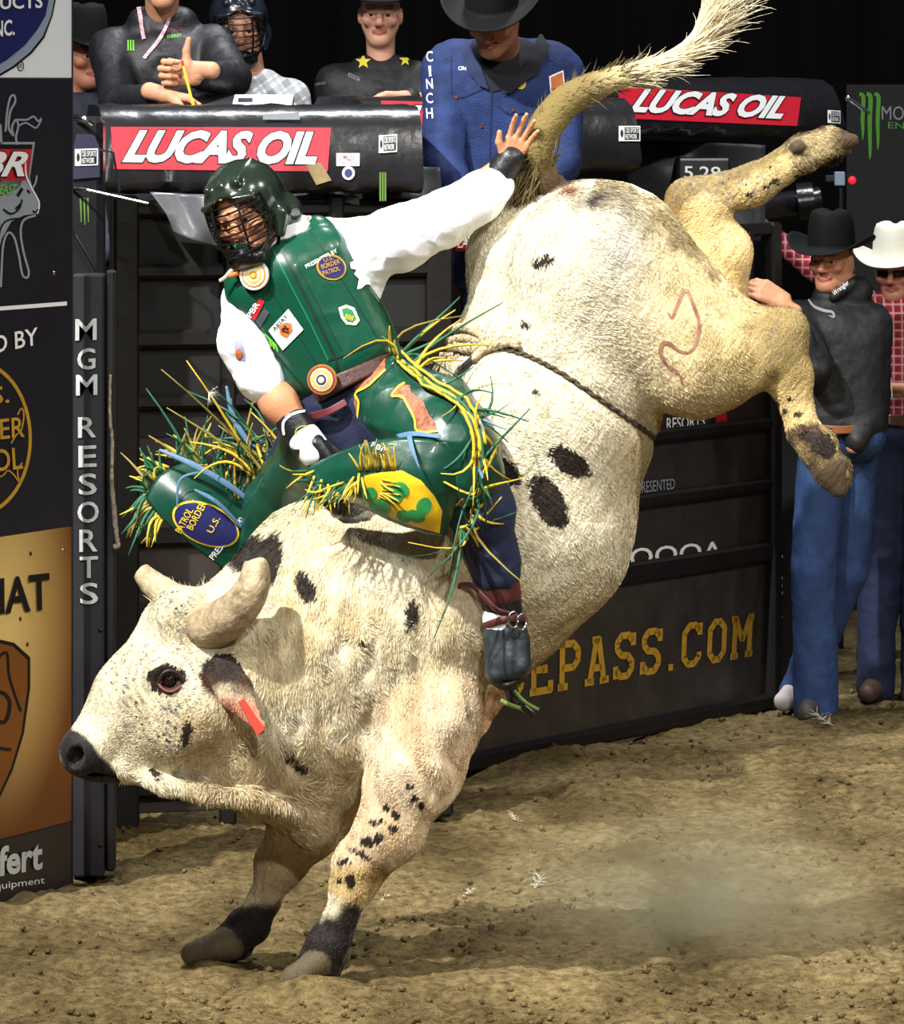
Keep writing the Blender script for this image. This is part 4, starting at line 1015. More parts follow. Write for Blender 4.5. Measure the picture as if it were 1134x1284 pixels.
    stk = vnoise(np.stack([V[:, 0], V[:, 1], V[:, 2] * .22], 1), 34, 81); blend(np.array(lin((176, 146, 92))), np.clip(stk, 0, 1) * .55 * front * sm(py, 700, 800) * sm(px, 270, 320))  # tan streaks: dirt, plus shading between the wrinkles painted into the coat
    # muddy olive streak over the croup and far side of the rump
    blend(ol, sm(-np.abs((px - 800) * 0.62 - (py - 262) + 20 * n2), -34, -6) * (px > 740) * (px < 930) * 0.8)
    blend(ol, sm(n2, 0.1, 0.6) * sm(px, 800, 900) * 0.5 * (py < 480))
    blend(gr, np.exp(-((px - 775) / 34) ** 2 - ((py - 305) / 52) ** 2) * 0.75)
    blend(bk, np.exp(-((px - 742) / 32) ** 2 - ((py - 252 + 0.25 * (px - 742)) / 9) ** 2) * 1.1 * np.clip(0.8 + 0.8 * n2, 0, 1.2))
    blend(pk, (T == 9) * 0.75)
    blend(pe, (T == 4) * 1.0); blend(yl, (T == 1) * (py < 300) * 0.55); blend(yl, 0.55 * sm(px + 14 * n2, 880, 985) * (py > 330))
    blend(ol, sm(px + 10 * n2, 918, 972) * sm(-py + 30 * n2, -500, -445) * 0.85 * (py > 340))
    blend(mud, ((T == 2) | (T == 3)) * np.clip(0.72 + 0.5 * n2, 0, 1))
    blend(bk, ((T == 2) & (px > 1000) & (py > 400)) * sm(n2, -0.1, 0.25) * 0.8)
    blend(np.array(lin((64, 50, 36))), (T == 3) * .95); blend(np.array(lin((86, 66, 46))), (T == 2) * (py > 400) * np.clip(.55 + .5 * n2, 0, 1))
    blend(pk, (T == 5) * 0.35); blend(yl, ((T == 5) & (py > 1085)) * 0.7); blend(np.array(lin((120, 94, 48))), ((T == 5) | (T == 6)) * sm(n2, -.1, .45) * .8 * sm(py, 1068, 1092) * (py < 1140) * (px > 380))
    # black stockings
    l1 = (T == 6) | (T == 5) | (T == 8)
    st = sm(py + 9 * n2 + 0.15 * (px - 430), 1136, 1147) * (px > 350); st2 = sm(py + 9 * n2, 1126, 1138) * (px <= 352)
    blend(np.array(lin((34, 25, 24))), l1 * np.maximum(st, st2))
    blend(np.array(lin((140, 108, 76))), (T == 8) * 0.45)
    blend(np.array(lin((72, 60, 38))), (T == 7) * .96)
    blend(np.array(lin((150, 130, 88))), (T == 10) * 0.12)
    # muzzle
    mz = sm(-(px - py) + 7 * n2, 815, 823) * (py > 896) * (px < 152)
    blend(np.array(lin((30, 26, 27))), mz)
    blend(np.array(lin((70, 44, 30))), (T == 12) * sm(-(py + 6 * n2), -872, -855)); blend(np.array(lin((196, 128, 110))), (T == 12) * sm(py + 6 * n2, 862, 885) * 0.9)
    blend(bk, (T == 12) * (py < 845))
    blend(np.array(lin((62, 44, 36))), (T == 13) * 0.9)
    blend(br, np.exp(-((px - 712) / 14) ** 2 - ((py - 240) / 10) ** 2))
    # dirt on lower neck and dewlap fringe
    blend(np.array(lin((168, 140, 92))), 0.45 * sm(py + 40 * n1, 880, 960) * (px > 230) * (px < 470) * ((T == 0) | (T == 10)))
    base[:, :3] = col
    spots = [(316, 694, 27, 24, -30), (346, 688, 10, 24, 0), (330, 712, 20, 20, 0), (383, 733, 12, 21, -25), (515, 767, 9, 19, 5), (712, 578, 29, 15, 32), (686, 628, 19, 37, -30),
             (634, 590, 11, 24, -40), (208, 852, 24, 19, 0), (233, 923, 6, 17, 10), (367, 948, 11, 6, 0), (377, 962, 8, 8, 0), (195, 970, 9, 5, 20), (282, 838, 22, 17, 20),
             (680, 327, 13, 7, -20), (658, 406, 6, 4, 0), (670, 492, 4, 3, 0), (506, 700, 3, 3, 0), (452, 805, 5, 5, 0), (1030, 556, 20, 14, 40), (1010, 545, 8, 7, 0),  # first entry is the hip dent, its shade painted in as a spot
             (470, 1030, 5, 4, 0), (485, 1012, 5, 4, 0), (497, 1022, 6, 5, 0), (475, 1050, 6, 7, 0), (461, 1055, 9, 7, 0), (520, 1000, 5, 4, 0), (515, 987, 4, 4, 0), (494, 1038, 7, 5, 0), (530, 1010, 4, 4, 0), (480, 1030, 4, 4, 0),
             (452, 1070, 14, 4, 30), (432, 1080, 9, 5, 0), (425, 1105, 4, 5, 0), (440, 1103, 6, 9, 0), (960, 235, 4, 3, 0), (972, 228, 5, 4, 0), (985, 240, 4, 3, 0), (940, 245, 4, 3, 0), (1000, 222, 5, 3, 0), (965, 210, 4, 2, 0), (1046, 202, 11, 6, -35),
             (975, 505, 3, 3, 0), (985, 515, 4, 3, 0), (990, 500, 3, 3, 0), (968, 520, 4, 8, 0), (1000, 520, 5, 4, 0)]
    sd = np.full(len(V), 0.2)
    for (sx, sy, a, b, ang) in spots:
        r = math.radians(ang); x, y = px - sx, py - sy
        uu, vv = x * math.cos(r) + y * math.sin(r), -x * math.sin(r) + y * math.cos(r)
        q = np.sqrt((uu / a) ** 2 + (vv / b) ** 2); dd = (q - 1) * min(a, b) * PX
        dd = np.where((N[:, 1] < 0.25) & (dzz < 200), dd, 0.2); sd = np.minimum(sd, dd)
    speck = np.zeros(len(V)); hd = sm(-(px + 0.0 * py), -262, -215) * (py > 740) * (py < 960)
    speck = 0.20 * hd * np.clip(0.4 + 1.1 * n1, 0, 1.3) * (1 - np.clip(mz, 0, 1))
    speck = np.maximum(speck, 0.16 * (T == 1) * np.clip(n1 + 0.3, 0, 1)); speck = np.maximum(speck, 0.1 * (rear * (py < 480)) * np.clip(n1, 0, 1))
    root = empty('bull', W(420, 1240, 60) * np.array([1, 1, 0]), 'cream white bucking bull with dark brown spots kicking its hind legs high', 'bull')
    bm_ = bull_material()
    body = mk('body', V, Q, bm_, root, attrs=dict(base=base, spot=sd, reg=rear, speck=speck))
    # ---- the coat: short lying hairs as real blades that follow the lie of the hair
    tri = np.concatenate([Q[:, [0, 1, 2]], Q[:, [0, 2, 3]]]); A3 = 0.5 * np.linalg.norm(np.cross(V[tri[:, 1]] - V[tri[:, 0]], V[tri[:, 2]] - V[tri[:, 0]]), axis=1)
    NH = 330000; w_ = A3 / A3.sum(); near = np.where(N[tri[:, 0], 1] < 0.35, 1.0, 0.35); w_ = w_ * near; w_ /= w_.sum()
    f = rng.choice(len(tri), NH, p=w_); b1 = rng.random(NH); b2 = rng.random(NH); fl = b1 + b2 > 1; b1[fl] = 1 - b1[fl]; b2[fl] = 1 - b2[fl]
    def lerp(A): return A[tri[f, 0]] * (1 - b1 - b2)[:, None] + A[tri[f, 1]] * b1[:, None] + A[tri[f, 2]] * b2[:, None]
    P = lerp(V); Nn = lerp(N); Nn /= np.linalg.norm(Nn, axis=1, keepdims=True); Tt = T[tri[f, 0]]; cc = lerp(base); s1 = lerp(sd[:, None])[:, 0]; k1 = lerp(speck[:, None])[:, 0]; r1 = lerp(rear[:, None])[:, 0]; mzf = lerp(np.clip(mz, 0, 1)[:, None])[:, 0]
    hx, hy = unW(P)
    sw = np.stack([vnoise(P, 5, 71), vnoise(P, 5, 72), vnoise(P, 5, 73)], 1); sw2 = np.stack([vnoise(P, 26, 74), vnoise(P, 26, 75), vnoise(P, 26, 76)], 1)
    hd_ = sm(-hx, -300, -255) * (hy > 730) * (hy < 965)
    D_ = np.array([0.12, 0, -1.0])[None] * (1 - r1[:, None]) + np.array([0.62, 0, -0.72])[None] * r1[:, None]
    D_ = D_ * (1 - hd_[:, None]) + np.array([0.55, 0, 0.35])[None] * hd_[:, None]
    up = ((Tt == 1) & (hy < 330)) | ((Tt == 4)); D_ = np.where(up[:, None], np.array([0.9, 0, 0.25])[None], D_)
    leg = np.isin(Tt, (5, 6, 8)); D_ = np.where(leg[:, None], np.array([-0.3, 0, -1.0])[None], D_)
    wav = np.where(r1 < .5, .75, .35)[:, None]; D_ = D_ + 0.45 * sw + wav * sw2 + 0.16 * rng.normal(size=(NH, 3))
    D_ = D_ - Nn * (D_ * Nn).sum(1, keepdims=True); D_ /= np.linalg.norm(D_, axis=1, keepdims=True)
    ln_ = np.where(r1 < .5, 0.018, 0.0145) * (0.6 + 0.8 * rng.random(NH)); ln_ = np.where(hd_ > .4, 0.008, ln_); ln_ = np.where(leg | (Tt == 1) | (Tt == 4) | (Tt == 9), ln_ * .5, ln_); ln_ = np.where(Tt == 12, .007, ln_)
    ln_ = np.where((hy > 860) & (hx > 250) & (hx < 460) & ~leg, ln_ * 1.35, ln_)
    ok = (mzf < .5) & ~np.isin(Tt, (3, 7)); ed = np.hypot(hx - 212, hy - 853) < 17; ok &= ~ed
    for pts in BRAND:
        sp_ = spline([np.array(q + (0,)) for q in pts], 5)[:, :2]
        for q in sp_: ok &= ~((np.hypot(hx - q[0] + 3, hy - q[1] - 3) < 4.5) & (Nn[:, 1] < 0))
    P, Nn, D_, ln_, cc, s1, k1, r1 = (a[ok] for a in (P, Nn, D_, ln_, cc, s1, k1, r1)); n_ = len(P)
    Sd = np.cross(Nn, D_); wd = (0.0009 + 0.0006 * rng.random(n_))[:, None]; lift = (0.07 + 0.11 * rng.random(n_))[:, None]; L_ = ln_[:, None]
    tw = rng.normal(size=(n_, 1)) * .45; Sd = Sd + Nn * tw
    a = P - Sd * wd - Nn * .001; b_ = P + Sd * wd - Nn * .001; m1 = P + D_ * L_ * .55 + Nn * L_ * lift * .75; t1 = P + D_ * L_ + Nn * L_ * lift * .8
    FV = np.stack([a, b_, m1 + Sd * wd * .8, m1 - Sd * wd * .8, t1], 1).reshape(-1, 3)
    i5 = 5 * np.arange(n_)[:, None]; FQ = np.concatenate([i5 + np.array([[0, 1, 2]]), i5 + np.array([[0, 2, 3]]), i5 + np.array([[3, 2, 4]])])
    vr = np.clip(1 + 0.16 * rng.normal(size=(n_, 1)), .55, 1.3); cc = cc.copy(); cc[:, :3] = np.clip(cc[:, :3] * vr, 0, .95)
    rep = lambda z: np.repeat(z, 5, axis=0)
    coat = mk('coat', FV, FQ, bm_, root, attrs=dict(base=rep(cc), spot=rep(s1), reg=rep(r1), speck=rep(k1))); coat['kind'] = 'stuff'; coat['label'] = 'short cream hair of the coat'
    hornm = mat('horn', (196, 178, 146), 0.55, 0, 0, 22, 0.5, 70, col2=(120, 102, 76), spec=0.4)
    def horn(pts, rr):
        q = spline(np.array([W(*k) for k in pts]), 7); V_, Q_ = tubeVQ(q, [r * PX for r in rr], 20)
        V_ = np.array(V_); V_ += 0.0015 * vnoise(V_, 40, 5)[:, None]
        return mk('horn', V_, Q_, hornm, root, sharp=60)
    horn([(245, 786, -24), (272, 782, -58), (300, 762, -86), (317, 735, -96), (321, 708, -94), (321, 702, -93)], [29, 29, 27, 24, 22, 18, 14, 8])
    horn([(222, 758, 62), (203, 742, 84), (186, 726, 100), (178, 717, 104), (175, 714, 105)], [24, 21, 17, 14, 12, 7])
    # eye
    er = 0.0205
    ec = W(212, 853, -56)
    V_, Q_ = lathe([(er * math.sin(a), er * math.cos(a)) for a in np.linspace(0.001, math.pi - .001, 16)], 24, ec)
    eye = mk('eye', V_, Q_, mat('bull_eye', (26, 14, 12), 0.08, spec=0.7), root)
    b = bvh_of(body)
    # pink corner and lids
    mb = MB(); lid = [W(x, y, -66) for x, y in ((196, 856), (203, 846), (214, 844), (226, 851), (228, 858))]
    pk_m = mat('eye_rim', (120, 66, 60), 0.35)
    mb.tube(spline([W(x, y, z) for x, y, z in ((198, 857, -64), (204, 845, -66), (214, 841, -66), (224, 846, -64), (229, 856, -60))], 5), 0.0045, 8); mb.build('eyelid', mat('lid', (40, 28, 28), 0.5), root)
    mb = MB(); mb.tube(spline([W(x, y, z) for x, y, z in ((198, 857, -64), (206, 865, -66), (216, 867, -66), (228, 860, -62))], 5), 0.004, 8); mb.build('eyelid', pk_m, root)
    # ear tag
    tb = MB(); q = [W(299, 880, -112), W(306, 876, -112), W(332, 914, -112), (W(322, 922, -112))]
    n = np.array([0.25, -1, 0.1]) * 0.004
    tb.add([k + n for k in q] + [k - n for k in q], [(0, 1, 2, 3), (7, 6, 5, 4), (0, 4, 5, 1), (1, 5, 6, 2), (2, 6, 7, 3), (3, 7, 4, 0)])
    tg = tb.build('ear_tag', mat('tag_red', (206, 74, 58), 0.4), root); tg['label'] = 'red plastic ear tag'
    # shaggy crest, dewlap fringe and tail as real strands
    def strands(name, starts, dirs, lens, r, m, parent, curl=0.3, n=5):
        mb = MB()
        for s, d, l in zip(starts, dirs, lens):
            d = np.array(d) / np.linalg.norm(d); j = rng.normal(size=3) * curl; g = rng.normal(size=3) * curl
            pts = [s + d * l * t + (j * t * t + g * t ** 3) * l * 0.5 for t in np.linspace(0, 1, n)]
            mb.tube(pts, [r, r * .8, r * .15], 4, cap=False)
        o = mb.build(name, m, parent, sharp=None); o['kind'] = 'stuff'; return o
    furm = mat('fur_cream', (228, 216, 184), 0.7, 0, 0.2, 30); olivem = mat('fur_olive', (112, 98, 56), 0.75, 0, 0.35, 20, 0.5, 90, col2=(70, 58, 32))
    S, Dd, Ls = [], [], []
    for i in range(170):
        x = 200 + 70 * rng.random(); h = None
        y = 752 + 14 * rng.random() - 0.0 * x
        S.append(W(x, y, -25 + 80 * rng.random())); Dd.append(np.array([rng.normal() * .35, rng.normal() * .3, 0.8])); Ls.append(0.03 + 0.035 * rng.random())
    strands('crest_hair', S, Dd, Ls, 0.0016, furm, root)
    # tail
    tp = spline([W(*k) for k in ((690, 258, 28), (684, 215, 10), (676, 185, 0), (690, 150, 5), (722, 120, 10), (775, 98, 15), (830, 82, 18), (872, 56, 20), (893, 20, 22), (908, -18, 22))], 10)
    V_, Q_ = tubeVQ(tp, [17 * PX, 15 * PX, 20 * PX, 22 * PX, 21 * PX, 15 * PX, 12 * PX, 12 * PX, 16 * PX, 18 * PX], 16)
    V_ = np.array(V_); tx, ty = unW(V_); tt = np.clip(sm(tx, 730, 820), 0, 1)[:, None]
    tc_ = np.array(lin((116, 100, 54))) * (1 - tt) + np.array(lin((214, 196, 150))) * tt
    rt = np.exp(-((tx - 688) / 14) ** 2 - ((ty - 238) / 34) ** 2)[:, None]; tc_ = tc_ * (1 - rt) + np.array(lin((70, 50, 40))) * rt
    V_ = V_ + 0.004 * np.stack([vnoise(V_, 30, 1), vnoise(V_, 30, 2), vnoise(V_, 30, 3)], 1)
    tail = mk('tail', V_, Q_, attr_mat('tail_hide', 'base', 0.75, 0.9, 130), root, attrs=dict(base=np.concatenate([tc_, np.ones((len(tc_), 1))], 1)))
    def along(lo, hi, num, out, length, m, nm, back=0.6):
        S, Dd, Ls = [], [], []
        for i in range(num):
            t = lo + (hi - lo) * rng.random(); k = int(t * (len(tp) - 2)); tan = tp[k + 1] - tp[k]; tan /= np.linalg.norm(tan)
            a = rng.normal(size=3); a -= tan * (a @ tan); a /= np.linalg.norm(a)
            S.append(tp[k] + a * 0.024); Dd.append(tan * back + a * out + np.array([0.25, 0, -0.1]) * (back > 0.9)); Ls.append(length * (0.5 + rng.random()))
        strands(nm, S, Dd, Ls, 0.0019, m, tail, 0.25)
    along(0.12, 0.62, 420, 0.55, 0.045, olivem, 'tail_hair', 0.8)
    along(0.55, 0.98, 420, 0.30, 0.075, furm, 'tail_hair', 1.0)
    along(0.80, 1.0, 260, 0.45, 0.12, furm, 'tail_tuft', 1.0)
    # olive hair hanging from the left of the tail root
    S, Dd, Ls = [], [], []
    for i in range(420):
        t = rng.random(); x = 684 - 26 * t + 16 * rng.normal() * 0.5; y = 165 + 75 * t
        S.append(W(x, y, 8 + 8 * rng.normal())); Dd.append(np.array([-0.35 + .2 * rng.normal(), 0.1 * rng.normal(), -1])); Ls.append(0.05 + 0.04 * rng.random())
    strands('tail_hair', S, Dd, Ls, 0.0024, olivem, tail, 0.2)
    # brand on the near hip
    brm = mat('brand_scar', (176, 128, 104), 0.6, 0, 0, 30, col2=(120, 76, 60))
    for pts, w in ((BRAND[0], 4.5), (BRAND[1], 5.0)):
        V2, P2 = stroke2(spline([np.array(q + (0,)) for q in pts], 6)[:, :2], [w * .4, w, w, w, w * .5]); decal('brand', V2, P2, b, brm, body, 0.0022, 6)
    return root, body, b
BULL, BULL_BODY, BULL_BVH = build_bull()
# ------------------------------------------------------------------ people
def unit(v): v = np.array(v, float); return v / np.linalg.norm(v)
def frame(f, u):
    f = unit(f); u = np.array(u, float); u = unit(u - f * (u @ f)); return np.stack([np.cross(f, u), f, u], 1)
def head_prims(o, R, s=1.0, grin=0.0):
    L = lambda x, y, z: o + R @ (np.array([x, y, z]) * s)
    p = []
    def e(c, r, k=.012, op='u', t=0, R2=None): p.append(E(L(*c), np.array(r) * s, R if R2 is None else R @ R2, k * s, t, op))
    def c(a, b, ra, rb=None, k=.012, t=0, op='u'): p.append(C(L(*a), L(*b), ra * s, (ra if rb is None else rb) * s, k * s, 1.0, t, op))
    e((0, -.014, .045), (.073, .096, .086)); c((0, .026, .0), (0, .042, -.075), .058, .034, .03)
    for q in (-1, 1):
        c((q * .046, -.005, -.040), (q * .016, .054, -.090), .022, .020, .03); e((q * .043, .06, -.018), (.022, .022, .02), .02)
        e((q * .074, -.008, -.006), (.009, .02, .031), .006, t=1); e((q * .013, .094, -.030), (.009, .010, .008), .006)
        e((q * .031, .096, .004), (.017, .013, .0095), .008, 's')
        c((q * .012, .087, .024), (q * .045, .074, .026), .011, .009, .012)
        c((q * .020, .0835, .0115), (q * .034, .0835, .0135), .0048, .0052, .004); c((q * .034, .0835, .0135), (q * .046, .074, .008), .0052, .0045, .004); c((q * .022, .080, -.006), (q * .042, .074, -.004), .0045, .0045, .005)
    c((0, .086, .012), (0, .106, -.022), .0095, .0125, .01); e((0, .105, -.026), (.0115, .011, .009), .008)
    e((0, .070, -.088), (.026, .020, .020), .02)
    g = .005 * grin
    for q in (-1, 1):
        c((q * (.022 + g), .076, -.055 + g * .5), (0, .0865, -.0505 + g * .6), .0042, .0052, .005, 2); c((q * (.020 + g), .076, -.057), (0, .0845, -.0625 - g * .8), .0042, .0062, .005, 2)
    e((0, .094, -.0565), (.021 + .004 * grin, .011, .0014 + .0042 * grin), .0015, 's')
    return p
def head_colors(V, o, R, s, skin, hair, T, beard=0.0):
    q = ((V - o) / s) @ R; x, y, z = q[:, 0], q[:, 1], q[:, 2]; n = fbm(V, 60, 2, 5)
    col = np.repeat(np.array(lin(skin))[None], len(V), 0); red = np.array(lin((196, 116, 96)))
    def bl(c, w): w = np.clip(w, 0, 1)[:, None]; col[:] = col * (1 - w) + np.array(c) * w
    bl(red, 0.35 * np.exp(-((np.abs(x) - .043) / .02) ** 2 - ((z + .02) / .02) ** 2) * (y > .03)); bl(red, 0.4 * np.exp(-(x / .014) ** 2 - ((z + .024) / .014) ** 2) * (y > .08))
    bl(lin((168, 84, 80)), (T == 2) * 0.75)
    h = np.array(lin(hair))
    bl(h, sm(-y + 0.9 * z - 0.25 * np.abs(x) * 0 + .006 * n, .018, .03) * (z > -.03) + 0.0)
    bl(h, (y < -.012) * (z > -.055) * (T != 1) * 1.0)
    bl(h, .8 * np.exp(-((z - .026 - .1 * (.03 - np.abs(x)) * .2) / .0045) ** 2) * (np.abs(x) > .012) * (np.abs(x) < .05) * (y > .06))
    bl(h * .8 + .05, beard * sm(-z, .04, .06) * (y > -.01) * (np.abs(n) + .5) * (T != 2))
    return np.concatenate([col, np.ones((len(V), 1))], 1)
def eyes(o, R, s, parent):
    for q in (-1, 1):
        c = o + R @ (np.array([q * .031, .0735, .004]) * s); V = []; Q = []; n = 14; m = 10
        V, Q = lathe([(.0115 * s * math.sin(a), .0115 * s * math.cos(a)) for a in np.linspace(.001, math.pi - .001, m)], n, c, np.stack([R[:, 0], R[:, 2], R[:, 1]], 1))
        ec = mat('eye_white', (216, 206, 198), .25); ir = mat('iris', (40, 28, 20), .12)
        mk('eye', V, Q, [ec, ir], parent, mi=[1 if i // n < 2 else 0 for i in range(len(Q))])
def hand_prims(wr, d, nrm, side, curl=0.35, s=1.0, thumb=0, spread=0.0, curls=None):
    d = unit(d); nrm = np.array(nrm, float); nrm = unit(nrm - d * (nrm @ d)); sv = np.cross(d, nrm) * side; p = []
    w = np.array(wr, float); k = .006 * s
    offs = [.031, .0105, -.0105, -.030]; l1 = [.042, .047, .044, .034]
    for i in range(4):
        kn = w + (d * (.088 - .006 * abs(i - 1.2)) + sv * offs[i]) * s
        p.append(C(w + sv * offs[i] * .55 * s, kn, .016 * s, .0125 * s, .012 * s, 1, 5))
        cu = curl if curls is None else curls[i]; a = 0; q = kn; dd = unit(d + sv * offs[i] * spread * 12)
        for seg, (l, aa, r0, r1) in enumerate(((l1[i], 62, .0098, .0088), (l1[i] * .62, 88, .0088, .0080), (l1[i] * .5, 55, .0080, .0066))):
            a += math.radians(aa) * cu; v = dd * math.cos(a) + nrm * math.sin(a); e = q + v * l * s
            p.append(C(q, e, r0 * s, r1 * s, .004 * s, 1, 5)); q = e
    b = w + (d * .03 + sv * .026 + nrm * .008) * s
    p.append(C(w + d * .012 * s, b, .019 * s, .017 * s, .012 * s, 1, 5))
    t1 = unit({0: sv * .75 + d * .65 + nrm * .15, 1: sv * 1.0 + d * .12, 2: sv * .3 + d * .8 + nrm * .55}[thumb]); t2 = unit({0: sv * .35 + d * .9 + nrm * .1, 1: sv * 1.0 - d * .12, 2: -sv * .25 + d * .9 + nrm * .5}[thumb])
    m = b + t1 * .043 * s; p.append(C(b, m, .0145 * s, .0115 * s, .008 * s, 1, 5)); p.append(C(m, m + t2 * .033 * s, .0115 * s, .0085 * s, .005 * s, 1, 5))
    return p
def join(chunks):
    V, Q, A, n = [], [], [], 0
    for v, q, a in chunks: V.append(v); Q.append(q + n); A.append(a); n += len(v)
    return np.concatenate(V), np.concatenate(Q), np.concatenate(A)
SKIN = lambda: attr_mat('skin', 'base', 0.5, 0.25, 240, 0.12, 0.35)
def flat_col(V, c): return np.concatenate([np.repeat(np.array(lin(c))[None], len(V), 0), np.ones((len(V), 1))], 1)
def body(root, head, bones, hands, skin=(214, 158, 126), hair=(60, 44, 34), beard=0.0, grin=0.0, vox=0.008, hvox=0.0038, haircut=True):
    """one continuous skin figure: head with face, trunk and limbs (bones), hands with five fingers"""
    ch = []
    o, R, s = head
    P = head_prims(o, R, s, grin); nk = [b for b in bones if b[0] == 'neck']
    for b in nk: P.append(C(b[1], b[2], b[3], b[4] * .8, .02))
    v, q, n, t = sdf(P, hvox); ch.append((v, q, head_colors(v, o, R, s, skin, hair, t, beard)))
    bp = [C(b[1], b[2], b[3] * (.6 if b[0] == 't' else .72 if b[0] == 'l' else 1), b[4] * (.7 if b[0] == 't' else .72 if b[0] == 'l' else 1), .03) if b[0] != 'neck' else C(b[1], b[2], b[3] * .9, b[4] * .75, .03) for b in bones]
    if bp:
        v, q, n, t = sdf(bp, vox); ch.append((v, q, flat_col(v, skin)))
    for h in hands:
        P = hand_prims(**h); e = P[0]['a'] - unit(h['d']) * .05; P.append(C(e, P[0]['a'], .026 * h.get('s', 1), .024 * h.get('s', 1), .014, 1, 5))
        v, q, n, t = sdf(P, hvox); cc = flat_col(v, skin); nn = vnoise(v, 70, 3); cc[:, :3] *= (1 + .10 * nn)[:, None]; ch.append((v, q, cc))
    V, Q, A = join(ch); b = mk('body', V, Q, SKIN(), root, attrs=dict(base=A)); eyes(o, R, s, root)
    return b
def cloth(name, prims, m, root, vox=.009, wr=.005, scale=16, cut=None, seed=3, stretch=(1, 1, 1), fine=0.0015):
    V, Q, N, T = sdf(prims, vox, cut)
    P = V * np.array(stretch); w = 1 - np.abs(vnoise(P + .03 * vnoise(V, 7, seed)[:, None], scale, seed)); 
    V = V + N * (wr * (w - .6) + fine * vnoise(V, 55, seed + 2))[:, None]
    return mk(name, V, Q, m, root)
def torso(sl, sr, pel, w=.085, r=.105, rs=.07, rb=.1, belly=0.0):
    sl, sr, pel = (np.array(k, float) for k in (sl, sr, pel)); m = (sl + sr) / 2; sv = unit(sr - sl); up = unit(m - pel)
    p = [C(sl, sr, rs, rs, .05), C(m - sv * w - up * .09, pel - sv * w * .8, r, rb, .06), C(m + sv * w - up * .09, pel + sv * w * .8, r, rb, .06), C(m - up * .05, pel, r, rb + belly, .05)]
    return p
def arm(sh, el, wr, r0=.066, r1=.055, r2=.042): return [C(sh, el, r0, r1, .04), C(el, wr, r1, r2, .03)]
def hat(o, R, m, root, s=1.0, brim=.075, curl=.055, z0=.052, crown=.125, tilt=0, band=None, dip=.012):
    R = R @ rot('X', tilt); V = []; Q = []; n = 48; rings = []
    ax, ay = .083, .102
    for t in np.linspace(1, 0, 9):                                   # brim, outside in
        rings.append([(math.cos(a) * (ax + brim * t * (1 - .0 * abs(math.cos(a)))), math.sin(a) * (ay + brim * t) , z0 + curl * t ** 2 * abs(math.cos(a)) ** 3 - dip * t * abs(math.sin(a)) ** 2 - .004) for a in np.linspace(0, 2 * math.pi, n, endpoint=False)])
    for t in np.linspace(.08, 1, 9):
        k = 1 - .10 * t ** 1.6 - .10 * t ** 6; rings.append([(math.cos(a) * ax * k, math.sin(a) * ay * k, z0 + crown * t - (.01 * t * math.sin(a) * -1)) for a in np.linspace(0, 2 * math.pi, n, endpoint=False)])
    for f in (.93, .8, .6, .4, .2, .02):
        rings.append([(math.cos(a) * ax * .80 * f, math.sin(a) * ay * .80 * f, z0 + crown + .016 * (1 - f ** 2) + .01 * math.sin(a) * f - .020 * math.exp(-(math.cos(a) * ax * .84 * f / .020) ** 2) * (1 - f ** 6) - .02 * (math.sin(a) > .3) * (1 - f) * f * 2) for a in np.linspace(0, 2 * math.pi, n, endpoint=False)])
    V = np.array([o + R @ (np.array(q) * s) for r in rings for q in r])
    Q = np.array([(i * n + j, i * n + (j + 1) % n, (i + 1) * n + (j + 1) % n, (i + 1) * n + j) for i in range(len(rings) - 1) for j in range(n)])
    h = mk('hat', V, Q, m, root); md = h.modifiers.new('felt', 'SOLIDIFY'); md.thickness = .005; md.offset = 0
    bv, bq = [], []
    for t in (.02, .2):
        k = 1.012 - .10 * t ** 1.6
        bv += [o + R @ (np.array((math.cos(a) * ax * k, math.sin(a) * ay * k, z0 + crown * t + .001)) * s) for a in np.linspace(0, 2 * math.pi, n, endpoint=False)]
    mk('hat_band', bv, [(j, (j + 1) % n, n + (j + 1) % n, n + j) for j in range(n)], band or mat('hat_band', (16, 15, 16), .5), h)
    return h
